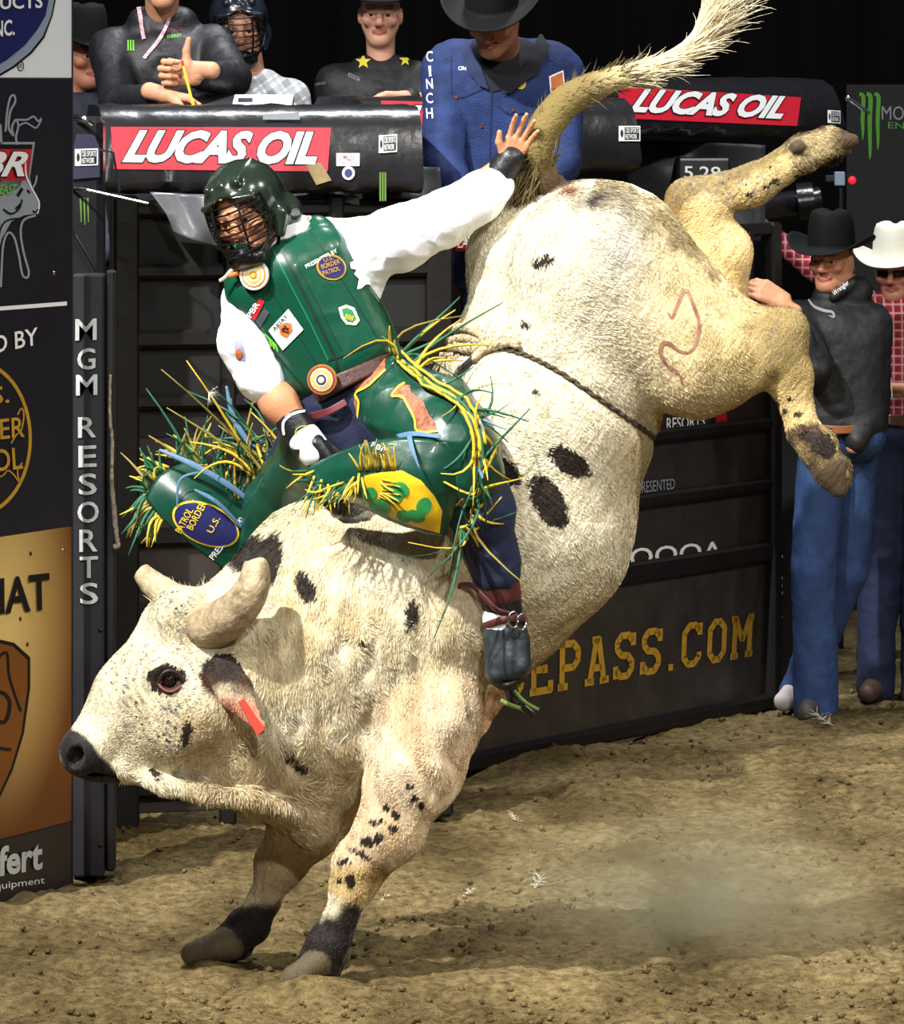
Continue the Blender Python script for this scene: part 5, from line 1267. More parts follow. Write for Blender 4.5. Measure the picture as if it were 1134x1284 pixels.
def plaid(name, a, b, c, sc=30.0, rotd=0):
    if name in MATS: return MATS[name]
    m = bpy.data.materials.new(name); m.use_nodes = True; nt = m.node_tree; N = nt.nodes; L = nt.links; bs = N['Principled BSDF']; tc = N.new('ShaderNodeTexCoord')
    mp = N.new('ShaderNodeMapping'); mp.inputs['Rotation'].default_value = (0, math.radians(rotd), 0); mp.inputs['Scale'].default_value = (sc, sc, sc); L.new(tc.outputs['Object'], mp.inputs[0])
    sx = N.new('ShaderNodeSeparateXYZ'); L.new(mp.outputs[0], sx.inputs[0])
    def band(sock, off, wid):
        ad = N.new('ShaderNodeMath'); ad.operation = 'ADD'; L.new(sock, ad.inputs[0]); ad.inputs[1].default_value = off
        fr = N.new('ShaderNodeMath'); fr.operation = 'FRACT'; L.new(ad.outputs[0], fr.inputs[0])
        lt = N.new('ShaderNodeMath'); lt.operation = 'LESS_THAN'; L.new(fr.outputs[0], lt.inputs[0]); lt.inputs[1].default_value = wid; return lt.outputs[0]
    def mix(f, amt, c1, c2):
        mx = N.new('ShaderNodeMix'); mx.data_type = 'RGBA'; mu = N.new('ShaderNodeMath'); mu.operation = 'MULTIPLY'; L.new(f, mu.inputs[0]); mu.inputs[1].default_value = amt
        L.new(mu.outputs[0], mx.inputs[0]); L.new(c1, mx.inputs[6]); mx.inputs[7].default_value = (*lin(c2), 1); return mx.outputs[2]
    base = N.new('ShaderNodeRGB'); base.outputs[0].default_value = (*lin(a), 1); o = base.outputs[0]
    o = mix(band(sx.outputs[0], 0, .42), .5, o, c); o = mix(band(sx.outputs[2], 0, .42), .5, o, c)
    o = mix(band(sx.outputs[0], .32, .2), .75, o, b); o = mix(band(sx.outputs[2], .32, .2), .75, o, b)
    L.new(o, bs.inputs['Base Color']); bs.inputs['Roughness'].default_value = .8; MATS[name] = m; return m
FELT = mat('black_felt', (13, 13, 15), .8, 0, .2, 12, .15, 200, spec=.25)
DENIM = mat('denim_jean', (44, 74, 122), .8, 0, 0, 10, .3, 220, col2=(28, 50, 92)); DENIMD = mat('denim_dark', (24, 38, 76), .8, 0, 0, 10, .3, 220, col2=(14, 22, 50))
def star2(cx, cy, r, n=5, a0=-90): return [(cx + (r if i % 2 == 0 else r * .42) * math.cos(math.radians(a0 + 180 / n * i)), cy + (r if i % 2 == 0 else r * .42) * math.sin(math.radians(a0 + 180 / n * i))) for i in range(2 * n)]
def dtext(s, o, ang, w, h, bvh, m, parent, name='lettering', off=.003, **k):
    V, P = textbox(s, w, h, **k); return decal(name, place2(V, o, ang), P, bvh, m, parent, off, 3.0)

def crew():
    # --- man in a black hat at the very left
    D = 18.6; X = lambda px, py, dd=0: WD(px, py, D + dd)
    r = empty('person', X(100, 700) * [1, 1, 0] + [0, 0, .77], 'man in a black hat and dark jacket peering past the sponsor board', 'person', 'crew behind the chutes')
    R = frame((.62, -.78, -.06), (0, 0, 1)); o = X(102, 70)
    body(r, (o, R, 1.0), [('neck', o + [-.01, .01, -.05], X(98, 135, .02), .055, .065), ('t', X(98, 150), X(98, 420), .12, .11), ('l', X(80, 420), X(80, 685), .07, .05), ('l', X(116, 420), X(116, 685), .07, .05)], [], (178, 122, 98), (60, 50, 44))
    hat(o, R, FELT, r, brim=.08, curl=.05)
    cloth('jacket', torso(X(58, 150), X(142, 148), X(100, 400)) + arm(X(56, 150), X(50, 250), X(70, 320, -.15)) + arm(X(144, 150), X(150, 250), X(130, 320, -.15)) + [C(X(84, 128), X(116, 128), .05, .05, .03)], mat('jacket_navy', (24, 32, 52), .7, 0, .2, 20), r)
    cloth('jeans', [C(X(84, 400), X(116, 400), .1, .1, .03), C(X(82, 420), X(80, 690), .085, .06), C(X(118, 420), X(116, 690), .085, .06)], DENIMD, r, .012)
    # --- man with lanyard and clipboard, head above the frame
    D = 18.15; X = lambda px, py, dd=0: WD(px, py, D + dd)
    r = empty('person', X(205, 690) * [1, 1, 0] + [0, 0, .77], 'man in black jacket and lanyard giving a thumbs up with a pencil', 'person', 'crew behind the chutes')
    R = frame((.12, -.98, -.25), (0, -.1, 1)); o = X(203, -36, -.1)
    h1 = dict(wr=X(232, 118, -.52), d=(-.12, -.25, .9), nrm=(-.85, -.5, .1), side=1, curl=.95, s=1.12, thumb=1)
    h1 = dict(wr=X(246, 94, -.50), d=(-.95, -.12, .08), nrm=(-.05, -1, 0), side=1, curl=1.0, s=1.15, thumb=1)
    h2 = dict(wr=X(206, 122, -.50), d=(.92, -.25, -.22), nrm=(.0, -.5, -.85), side=-1, curl=.35, s=1.15, thumb=2)
    body(r, (o, R, 1.02), [('neck', o + [0, .02, -.05], X(203, 25, .0), .06, .07), ('t', X(203, 60), X(205, 330), .13, .11), ('a', X(140, 60), X(150, 128, -.2), .05, .045), ('a', X(150, 128, -.2), h2['wr'], .042, .028), ('a', X(268, 60), X(286, 100, -.2), .05, .045), ('a', X(286, 100, -.2), h1['wr'], .042, .028), ('l', X(185, 340), X(185, 690), .08, .05), ('l', X(225, 340), X(225, 690), .08, .05)], [h1, h2], (206, 150, 118), (70, 56, 46))
    jk = cloth('jacket', torso(X(142, 62), X(266, 58), X(205, 330), .1, .125) + [C(X(140, 62), X(150, 130, -.2), .078, .066), C(X(150, 130, -.2), X(198, 124, -.46), .064, .044), C(X(268, 60), X(290, 98, -.2), .078, .066), C(X(290, 98, -.2), X(250, 97, -.46), .062, .044), C(X(180, 30), X(226, 30), .06, .06, .03)], mat('jacket_black', (22, 23, 30), .55, 0, .2, 20, .2, 60), r, wr=.008, scale=13)
    cloth('jeans', [C(X(185, 340), X(225, 340), .12, .12, .03), C(X(184, 350), X(184, 690), .095, .06), C(X(226, 350), X(226, 690), .095, .06)], DENIMD, r, .012)
    bj = bvh_of(jk); lm = mat('lanyard', (196, 96, 130), .6, 0, 0, 60, col2=(230, 226, 230))
    for pts in ([(172, -4), (176, 20), (181, 50)], [(221, -4), (206, 40), (184, 70), (182, 72)]):
        V2, P2 = stroke2(spline([np.array(q + (0,)) for q in pts], 6)[:, :2], 4.6); decal('lanyard', V2, P2, bj, lm, jk, .006)
    for i in range(3): V2, P2 = stroke2([(161 + 3.4 * i, 51), (161 + 3.4 * i, 64)], 2); decal('claw_mark', V2, P2, bj, GRNP, jk, .004)
    dtext('MONSTER', (208, 42), 8, 22, 5, bj, mat('print_maroon', (120, 40, 60), .6), jk); dtext('ENERGY', (210, 49), 8, 18, 4, bj, GRNP, jk)
    # clipboard and pencil
    c = empty('clipboard', X(300, 128, -.4), 'black clipboard lying on the padded rail', 'clipboard'); mb = MB(); mb.box(X(305, 128, -.42), (.34, .22, .006), rot('X', 10) @ rot('Y', 2), .002); mb.build('board', BLK, c)
    mb = MB(); mb.box(X(330, 125.5, -.42), (.20, .2, .002), rot('X', 10)); mb.build('paper', mat('paper', (226, 228, 232), .7), c); mb = MB(); mb.box(X(308, 126, -.46), (.05, .02, .02), None, .004); mb.build('clip', CHROME, c)
    pc = empty('pencil', X(236, 110, -.6), 'yellow pencil held in the thumbs-up hand', 'pencil'); a, b = X(228, 76, -.60), X(246, 146, -.62); d = b - a
    mb = MB(); mb.tube([a + d * .1, a + d * .9], .0048, 8); mb.build('shaft', YELP, pc); mb = MB(); mb.tube([a, a + d * .1], .005, 8); mb.build('eraser', REDP, pc); mb = MB(); mb.tube([a + d * .9, b], [.0048, .0008], 8); mb.build('tip', mat('wood', (190, 150, 110), .6), pc)
    # --- helmeted rider waiting
    D = 18.75; X = lambda px, py, dd=0: WD(px, py, D + dd)
    r = empty('person', X(305, 690) * [1, 1, 0] + [0, 0, .77], 'waiting rider in a black caged helmet and checked shirt', 'person', 'crew behind the chutes')
    R = frame((.1, -.98, -.12), (-.06, 0, 1)); o = X(300, 38)
    body(r, (o, R, 1.0), [('neck', o + [0.02, .01, -.05], X(316, 105), .056, .065), ('t', X(318, 130), X(315, 400), .12, .1), ('l', X(298, 400), X(298, 685), .07, .05), ('l', X(334, 400), X(334, 685), .07, .05)], [], (206, 150, 122), (60, 44, 36))
    helmet(o, R, 1.0, r, mat('helmet_dark', (30, 36, 48), .25, spec=.6), bars=7)
    sh = cloth('shirt', torso(X(272, 122), X(362, 124), X(318, 390)) + arm(X(270, 124), X(262, 220), X(280, 300, -.1)) + arm(X(364, 126), X(372, 220), X(350, 300, -.1)) + [C(X(300, 104), X(334, 104), .05, .05, .03)], plaid('check_white', (216, 218, 220), (150, 154, 160), (70, 74, 80), 16, 35), r)
    cloth('vest', torso(X(280, 132), X(330, 134), X(316, 385), .07, .11, .062), mat('vest_blue', (52, 84, 132), .6, 0, .2, 20), r, cut=[(X(300, 132), (0, 0, 1))])
    cloth('jeans', [C(X(300, 400), X(334, 400), .11, .11, .03), C(X(298, 420), X(298, 690), .09, .06), C(X(336, 420), X(336, 690), .09, .06)], DENIMD, r, .012)
    # --- young man in black shirt with stars
    D = 19.05; X = lambda px, py, dd=0: WD(px, py, D + dd)
    r = empty('person', X(470, 690) * [1, 1, 0] + [0, 0, .77], 'young man in a black hat and black shirt with yellow stars', 'person', 'crew behind the chutes')
    R = frame((-.02, -1, -.08), (.02, 0, 1)); o = X(477, 18)
    h1 = dict(wr=X(508, 122, -.3), d=(-.9, -.3, .05), nrm=(0, -.2, -1), side=-1, curl=.4, s=1.05, thumb=0)
    body(r, (o, R, 1.0), [('neck', o + [0, .015, -.05], X(478, 88), .054, .062), ('t', X(470, 110), X(468, 400), .12, .1), ('a', X(520, 105), X(536, 160, -.1), .05, .04), ('a', X(536, 160, -.1), h1['wr'], .04, .026), ('l', X(450, 400), X(450, 685), .07, .05), ('l', X(486, 400), X(486, 685), .07, .05)], [h1], (218, 166, 140), (60, 42, 32))
    hat(o, R, FELT, r, brim=.085, curl=.05, tilt=4, z0=.06)
    sh = cloth('shirt', torso(X(424, 104), X(520, 100), X(470, 390), .085, .1) + arm(X(420, 108), X(408, 190), X(430, 260, -.15)) + [C(X(522, 104), X(538, 160, -.1), .062, .055), C(X(538, 160, -.1), X(516, 124, -.27), .052, .04), C(X(460, 84), X(496, 84), .045, .045, .03)], mat('shirt_black', (26, 27, 30), .6, 0, .2, 20, .2, 60), r)
    bs = bvh_of(sh); ym = mat('star_yellow', (222, 210, 70), .5)
    for cx, cy, q in ((456, 78, 10), (458, 64, 5), (508, 76, 8)): decal('star', *fill_poly(star2(cx, cy, q)), bs, ym, sh, .004)
    dtext('ROCKSTAR', (436, 96), -25, 16, 5, bs, GREYP, sh); dtext('ENERGY', (394, 108), 10, 16, 3, bs, GREYP, sh)
    cloth('jeans', [C(X(452, 400), X(486, 400), .11, .11, .03), C(X(450, 420), X(450, 690), .09, .06), C(X(488, 420), X(488, 690), .09, .06)], DENIMD, r, .012)
    # --- man in blue denim jacket, leaning over the rail
    D = 17.75; X = lambda px, py, dd=0: WD(px, py, D + dd)
    r = empty('person', X(630, 655) * [1, 1, 0] + [0, 0, .93], 'man in a blue jacket and black hat leaning with both hands on the red rail', 'person', 'crew behind the chutes')
    R = frame((-.18, -.86, -.5), (-.05, -.45, .9)); o = X(618, 22, -.2)
    hl = dict(wr=X(598, 276, -.34), d=(.65, -.45, -.45), nrm=(.1, .3, -.9), side=1, curl=.55, s=1.1, thumb=2)
    hr = dict(wr=X(634, 268, -.34), d=(-.25, -.5, -.75), nrm=(0, .6, -.7), side=-1, curl=.6, s=1.12, thumb=2)
    body(r, (o, R, 1.05), [('neck', o + [.02, .02, -.05], X(632, 72, -.02), .064, .075), ('t', X(630, 110, .05), X(640, 340, .1), .13, .12), ('a', X(556, 92), X(556, 200, -.12), .055, .048), ('a', X(556, 200, -.12), hl['wr'], .046, .03), ('a', X(702, 96), X(700, 200, -.1), .055, .048), ('a', X(700, 200, -.1), hr['wr'], .046, .03), ('l', X(618, 340, .1), X(618, 650, .0), .085, .05), ('l', X(676, 340, .1), X(676, 650, .0), .085, .05)], [hl, hr], (176, 118, 92), (50, 40, 34), beard=.35)
    hat(o, R, FELT, r, s=1.06, brim=.08, curl=.045, tilt=4)
    BLUEJ = mat('jacket_blue', (26, 52, 108), .8, 0, 0, 14, .4, 160, col2=(16, 34, 80))
    jk = cloth('jacket', torso(X(572, 78), X(690, 80), X(634, 330, .08), .1, .13, .082, .12) + [C(X(560, 88), X(556, 205, -.12), .085, .07), C(X(556, 205, -.12), X(592, 262, -.30), .066, .048), C(X(702, 92), X(702, 205, -.1), .085, .07), C(X(702, 205, -.1), X(645, 255, -.30), .066, .05)], BLUEJ, r, wr=.008, scale=12)
    if False: cloth('collar', [C(X(590, 62, .03), X(606, 84, -.10), .035, .022, .02), C(X(606, 84, -.10), X(622, 108, -.125), .024, .014, .02), C(X(676, 48, .04), X(656, 84, -.09), .045, .03, .02), C(X(656, 84, -.09), X(628, 110, -.125), .03, .014, .02), C(X(600, 56, .1), X(668, 46, .1), .06, .06, .03)], mat('collar_dark', (16, 19, 30), .8), r, .007, wr=.003)
    cd_ = mat('collar_dark', (14, 17, 28), .85); ln2 = mat('collar_navy', (18, 34, 76), .8)
    bj = bvh_of(jk); decal('collar', *fill_poly([(586, 66), (600, 92), (616, 116), (630, 112), (652, 96), (676, 60), (660, 50), (600, 56)]), bj, cd_, jk, .004)
    decal('collar', *fill_poly([(578, 64), (590, 58), (604, 84), (614, 112), (602, 108), (586, 88)]), bj, ln2, jk, .014); decal('collar', *fill_poly([(676, 46), (690, 62), (674, 92), (640, 116), (628, 114), (656, 88)]), bj, cd_, jk, .016)
    for ch, y in zip('CINCH', (66, 84, 100, 118, 137)): dtext(ch, (536 + (3 if ch == 'I' else 0), y + 12), 4, 3 if ch == 'I' else 8, 13, bj, WHT, jk, bold=.01)
    dtext('CINCH', (575, 88), -4, 18, 5, bj, WHT, jk, bold=.02)
    decal('patch', *fill_poly(ellipse(653, 104, 7, 8, 0, 16)), bj, YELP, jk, .004); decal('patch', *fill_poly(ellipse(655, 99, 4.5, 5, 0, 16)), bj, WHT, jk, .006)
    pt = [(688, 96), (706, 88), (709, 112), (700, 120), (690, 116)]; decal('patch', *fill_poly(pt), bj, WHT, jk, .004); decal('patch', *fill_poly([(698 + (x - 698) * .8, 104 + (y - 104) * .82) for x, y in pt]), bj, ORGP, jk, .006); decal('patch', *fill_poly([(692, 112), (706, 108), (700, 118)]), bj, NAVYP, jk, .008)
    decal('patch', *fill_poly([(686, 130), (702, 127), (702, 133), (686, 136)]), bj, YELP, jk, .004)
    for pts in ([(619, 92), (616, 140), (614, 240)], [(570, 118), (580, 122), (604, 112)], [(625, 132), (640, 143), (664, 140)], [(566, 70), (566, 118)]): V2, P2 = stroke2(spline([np.array(q + (0,)) for q in pts], 6)[:, :2], 1.6); decal('seam', V2, P2, bj, mat('seam_navy', (16, 30, 70), .8), jk, .003)
    for x, y in ((604, 158), (643, 138), (572, 122)): decal('button', *fill_poly(ellipse(x, y, 2.2, 2.2, 0, 10)), bj, mat('copper', (150, 92, 60), .4, .8), jk, .005)
    cloth('jeans', [C(X(615, 330, .1), X(680, 330, .1), .12, .12, .03), C(X(615, 345, .1), X(616, 655, 0), .098, .065), C(X(682, 345, .1), X(678, 655, 0), .098, .065)], DENIM, r, .012)
    for q in (615, 678): cloth('boot', [C(X(q, 640, 0), X(q - 4, 652, -.1), .05, .038, .02)], mat('boot_dark', (60, 54, 52), .6), r, .008, .001)
    # --- man in black shirt at the gate
    D = 19.9; X = lambda px, py, dd=0: WD(px, py, D + dd)
    r = empty('person', X(1030, 895) * [1, 1, 0], 'grimacing man in black hat, black shirt and blue jeans gripping the open gate', 'person')
    R = frame((-.42, -.9, -.08), (.03, 0, 1)); o = X(1043, 326)
    h1 = dict(wr=X(984, 378, -.3), d=(-.85, -.1, .45), nrm=(-.35, .85, -.4), side=1, curl=.45, s=1.15, thumb=2)
    body(r, (o, R, 1.03), [('neck', o + [.03, .02, -.05], X(1056, 385), .062, .07), ('t', X(1050, 400), X(1056, 530), .12, .11), ('a', X(1000, 408), X(1022, 462, -.25), .05, .044), ('a', X(1022, 462, -.25), h1['wr'], .042, .028), ('a', X(1096, 412), X(1094, 500), .05, .042), ('a', X(1094, 500), X(1070, 560, -.1), .04, .028), ('l', X(1030, 540), X(1020, 715, -.05), .085, .06), ('l', X(1020, 715, -.05), X(1024, 880), .06, .045), ('l', X(1072, 540, .1), X(1064, 715, .1), .085, .06), ('l', X(1064, 715, .1), X(1000, 870, .2), .06, .045)], [h1], (206, 146, 112), (80, 60, 40), grin=1.0)
    hat(o, R, FELT, r, s=1.04, brim=.075, curl=.05)
    te = MB(); te.tube([o + R @ np.array([x, .081 - abs(x) * .25, -.0575]) for x in np.linspace(-.019, .019, 7)], .0055, 8, up=(0, 0, 1)); te.build('teeth', mat('teeth', (228, 222, 206), .3), r)
    jk = cloth('shirt', torso(X(1002, 400), X(1092, 402), X(1058, 525), .085, .115, .07, .105) + [C(X(998, 404), X(1024, 462, -.25), .075, .06), C(X(1024, 462, -.25), X(990, 392, -.29), .056, .044), C(X(1096, 408), X(1096, 500), .072, .058), C(X(1096, 500), X(1074, 552, -.1), .055, .045), C(X(1038, 372), X(1074, 366), .058, .062, .03), C(X(1046, 372, -.085), X(1070, 354, -.06), .014, .016, .03)], mat('shirt_jet', (27, 27, 31), .6, 0, .2, 20, .2, 60), r, wr=.008, scale=13)
    bj = bvh_of(jk); dtext('Wrangler', (1048, 372), 38, 24, 7, bj, WHT, jk, bold=.01, shear=.2); [decal('sleeve_mark', *stroke2(spline([np.array(q + (0,)) for q in ((1012, 372), (1020, 384), (1034, 390), (1044, 392), (1046, 398), (1040, 396))], 5)[:, :2], [2, 4, 3, 1]), bj, GREYP, jk, .004)]
    cloth('jeans', [C(X(1038, 545), X(1078, 545), .1, .1, .03), C(X(1034, 552), X(1020, 715, -.05), .098, .082), C(X(1020, 715, -.05), X(1024, 888), .082, .084), C(X(1072, 552, .1), X(1062, 715, .12), .096, .08), C(X(1062, 715, .12), X(1000, 870, .25), .08, .07)], DENIM, r, .01, .008, 12, stretch=(1, 1, .6))
    mb = MB(); mb.v = []; V, Q = sheet([[X(1008, 528, .02), X(1030, 532, -.125), X(1060, 534, -.135), X(1096, 530, -.06)], [X(1008, 538, .02), X(1030, 542, -.127), X(1060, 544, -.137), X(1096, 540, -.06)]], 5, .005); mk('belt', V, Q, mat('belt_tan', (140, 82, 46), .5), r)
    cloth('boot', [C(X(1024, 880), X(1012, 893, -.1), .05, .038, .02)], mat('boot_dark', (60, 54, 52), .6), r, .007, .001); cloth('boot', [C(X(1000, 866, .25), X(984, 879, .15), .05, .04, .02)], mat('boot_pale', (186, 176, 176), .6), r, .007, .001)
    # --- man in white hat and red plaid shirt
    D = 20.6; X = lambda px, py, dd=0: WD(px, py, D + dd)
    r = empty('person', X(1120, 880) * [1, 1, 0], 'man in a white hat, red plaid shirt and dark sunglasses at the right edge', 'person')
    R = frame((-.3, -.95, -.1), (0, 0, 1)); o = X(1124, 340)
    h1 = dict(wr=X(1140, 488, -.32), d=(-.95, -.2, .05), nrm=(0, -.3, -1), side=-1, curl=.55, s=1.1, thumb=0)
    h2 = dict(wr=X(958, 285, .3), d=(-.75, -.1, .6), nrm=(-.4, .7, -.5), side=1, curl=.5, s=1.1, thumb=0)
    body(r, (o, R, 1.03), [('neck', o + [.02, .02, -.05], X(1132, 396), .06, .07), ('t', X(1130, 420), X(1130, 520), .13, .12), ('a', X(1090, 388), X(1020, 335, .25), .05, .042), ('a', X(1020, 335, .25), h2['wr'], .042, .028), ('a', X(1172, 400), X(1180, 470, -.1), .05, .04), ('a', X(1180, 470, -.1), h1['wr'], .04, .026), ('l', X(1108, 540), X(1104, 700), .085, .06), ('l', X(1104, 700), X(1100, 860), .06, .045), ('l', X(1150, 540), X(1150, 700), .085, .06), ('l', X(1150, 700), X(1150, 862), .06, .045)], [h1, h2], (206, 148, 124), (110, 84, 60), beard=.2)
    hat(o, R, mat('white_straw', (238, 236, 222), .7, 0, .08, 60), r, s=1.05, brim=.075, curl=.05, band=mat('band_green', (150, 170, 90), .6))
    V, Q = sheet([[o + R @ np.array([x, .098 - 6 * x * x, z]) for x in np.linspace(-.06, .06, 7)] for z in (.016, -.012)], 3, .003); mk('sunglasses', V, Q, mat('lens_dark', (18, 14, 14), .1), r)
    pl = plaid('plaid_red', (190, 44, 58), (214, 180, 184), (112, 22, 34), 30)
    jk = cloth('shirt', torso(X(1092, 392), X(1168, 394), X(1130, 515), .085, .12, .07, .115) + [C(X(1094, 390), X(1022, 334, .25), .068, .055), C(X(1022, 334, .25), X(968, 296, .29), .052, .042), C(X(1170, 396), X(1180, 470, -.1), .07, .055), C(X(1180, 470, -.1), X(1152, 486, -.28), .052, .042), C(X(1114, 384), X(1148, 384), .05, .05, .03)], pl, r, wr=.006)
    cloth('jeans', [C(X(1108, 540), X(1152, 540), .115, .115, .03), C(X(1106, 548), X(1102, 700), .1, .08), C(X(1102, 700), X(1098, 862), .08, .075), C(X(1154, 548), X(1154, 700), .1, .08), C(X(1154, 700), X(1154, 866), .08, .075)], DENIMD, r, .012, .008, 12)
    V, Q = sheet([[X(1080, 516, .02), X(1100, 518, -.135), X(1130, 520, -.145), X(1180, 516, -.06)], [X(1080, 530, .02), X(1100, 532, -.137), X(1130, 534, -.147), X(1180, 530, -.06)]], 5, .005); mk('belt', V, Q, mat('belt_brown', (74, 46, 34), .5), r)
    mb = MB(); mb.box(X(1108, 526, -.155), (.06, .01, .04), None, .004); mb.build('buckle', mat('buckle_brass', (170, 148, 100), .3, .9), r)
    cloth('boot', [C(X(1098, 860), X(1088, 870, -.12), .05, .038, .02)], mat('boot_brown', (70, 50, 38), .6), r, .008, .001); cloth('boot', [C(X(1154, 862), X(1144, 872, -.12), .05, .038, .02)], mat('boot_brown', (70, 50, 38), .6), r, .008, .001)
    V, Q = sheet([[X(1076, 476, -.36), X(1095, 475, -.38), X(1118, 473, -.37)], [X(1082, 505, -.40), X(1098, 503, -.42), X(1120, 500, -.41)]], 4, .002); p = mk('folded_paper', V, Q, mat('paper_dim', (186, 188, 196), .8)); tag(p, 'folded white paper held in the plaid-shirted man\'s hand', 'paper')
    bj = bvh_of(jk); decal('badge', *fill_poly([(1093, 478), (1104, 458), (1112, 474), (1110, 480)]), bj, GRNP, jk, .012); decal('badge', *fill_poly([(1096, 478), (1104, 464), (1109, 478)]), bj, WHT, jk, .014)
    for pts in ([(1104, 376), (1110, 420), (1104, 460)],): V2, P2 = stroke2(spline([np.array(q + (0,)) for q in pts], 6)[:, :2], 2.4); decal('lanyard', V2, P2, bj, mat('strap_brown', (90, 56, 44), .7), jk, .01)
def helmet(o, R, s, root, shell_m, bars=8):
    L = lambda x, y, z: o + R @ (np.array([x, y, z]) * s)
    p = [E(L(0, -.012, .048), np.array([.106, .124, .108]) * s, R, .01), C(L(-.09, .0, -.02), L(-.08, .02, -.06), .026 * s, .02 * s, .03), C(L(.09, .0, -.02), L(.08, .02, -.06), .026 * s, .02 * s, .03), C(L(-.07, -.07, -.02), L(.07, -.07, -.02), .05 * s, None, .03)]
    for x in (-.045, 0, .045): p.append(C(L(x, .085, .108), L(x, -.03, .138), .012 * s, None, .01))
    p.append(C(L(-.075, .086, .062), L(0, .118, .072), .009 * s, None, .008)); p.append(C(L(0, .118, .072), L(.075, .086, .062), .009 * s, None, .008))
    p.append(E(L(0, -.012, .035), np.array([.088, .106, .096]) * s, R, .004, 0, 's')); p.append(E(L(0, .10, -.02), np.array([.082, .09, .098]) * s, R, .008, 0, 's')); p.append(C(L(0, .0, -.09), L(0, .0, -.2), .09 * s, None, .01, 1, 0, 's'))
    V, Q, N, T = sdf(p, .0042 * s); h = mk('helmet', V, Q, shell_m, root)
    cm = mat('cage_black', (14, 14, 16), .35, .3)
    def bar(pts, r=.0029): mb = MB(); mb.tube(spline([L(*k) for k in pts], 6), r * s, 8); mb.build('cage_bar', cm, h)
    for z in np.linspace(.058, -.075, bars):
        f = .128 - .10 * max(0, z - .02) ** 1 + .012 * (z < -.03); w = .092 - .35 * max(0, -z - .02) ; dr = .010
        bar([(-w - .004, .015, z + dr), (-w * .85, .075, z + dr * .4), (-w * .45, f - .012, z), (0, f, z - dr * .3), (w * .45, f - .012, z), (w * .85, .075, z + dr * .4), (w + .004, .015, z + dr)])
    for x in (-.042, .042): bar([(x * .95, .108, .066), (x, .124, .0), (x * .9, .122, -.06), (x * .7, .112, -.092)], .0036)
    for x in (-1, 1): bar([(x * .088, .06, .062), (x * .092, .055, .0), (x * .072, .07, -.06), (x * .04, .10, -.095)], .0042)
    V, Q, N, T = sdf([C(L(-.03, .088, -.098), L(.03, .088, -.098), .026 * s, None, .02), C(L(0, .102, -.085), L(0, .07, -.115), .028 * s, .02 * s, .02), C(L(-.05, .06, -.08), L(-.03, .088, -.098), .012 * s, .02 * s, .01), C(L(.05, .06, -.08), L(.03, .088, -.098), .012 * s, .02 * s, .01)], .0045 * s); mk('chin_guard', V, Q, mat('guard_black', (18, 19, 22), .3), h)
    for x in (-1, 1): bar([(x * .085, .0, -.03), (x * .06, .02, -.10), (x * .02, .05, -.125)], .005)
    return h
crew()
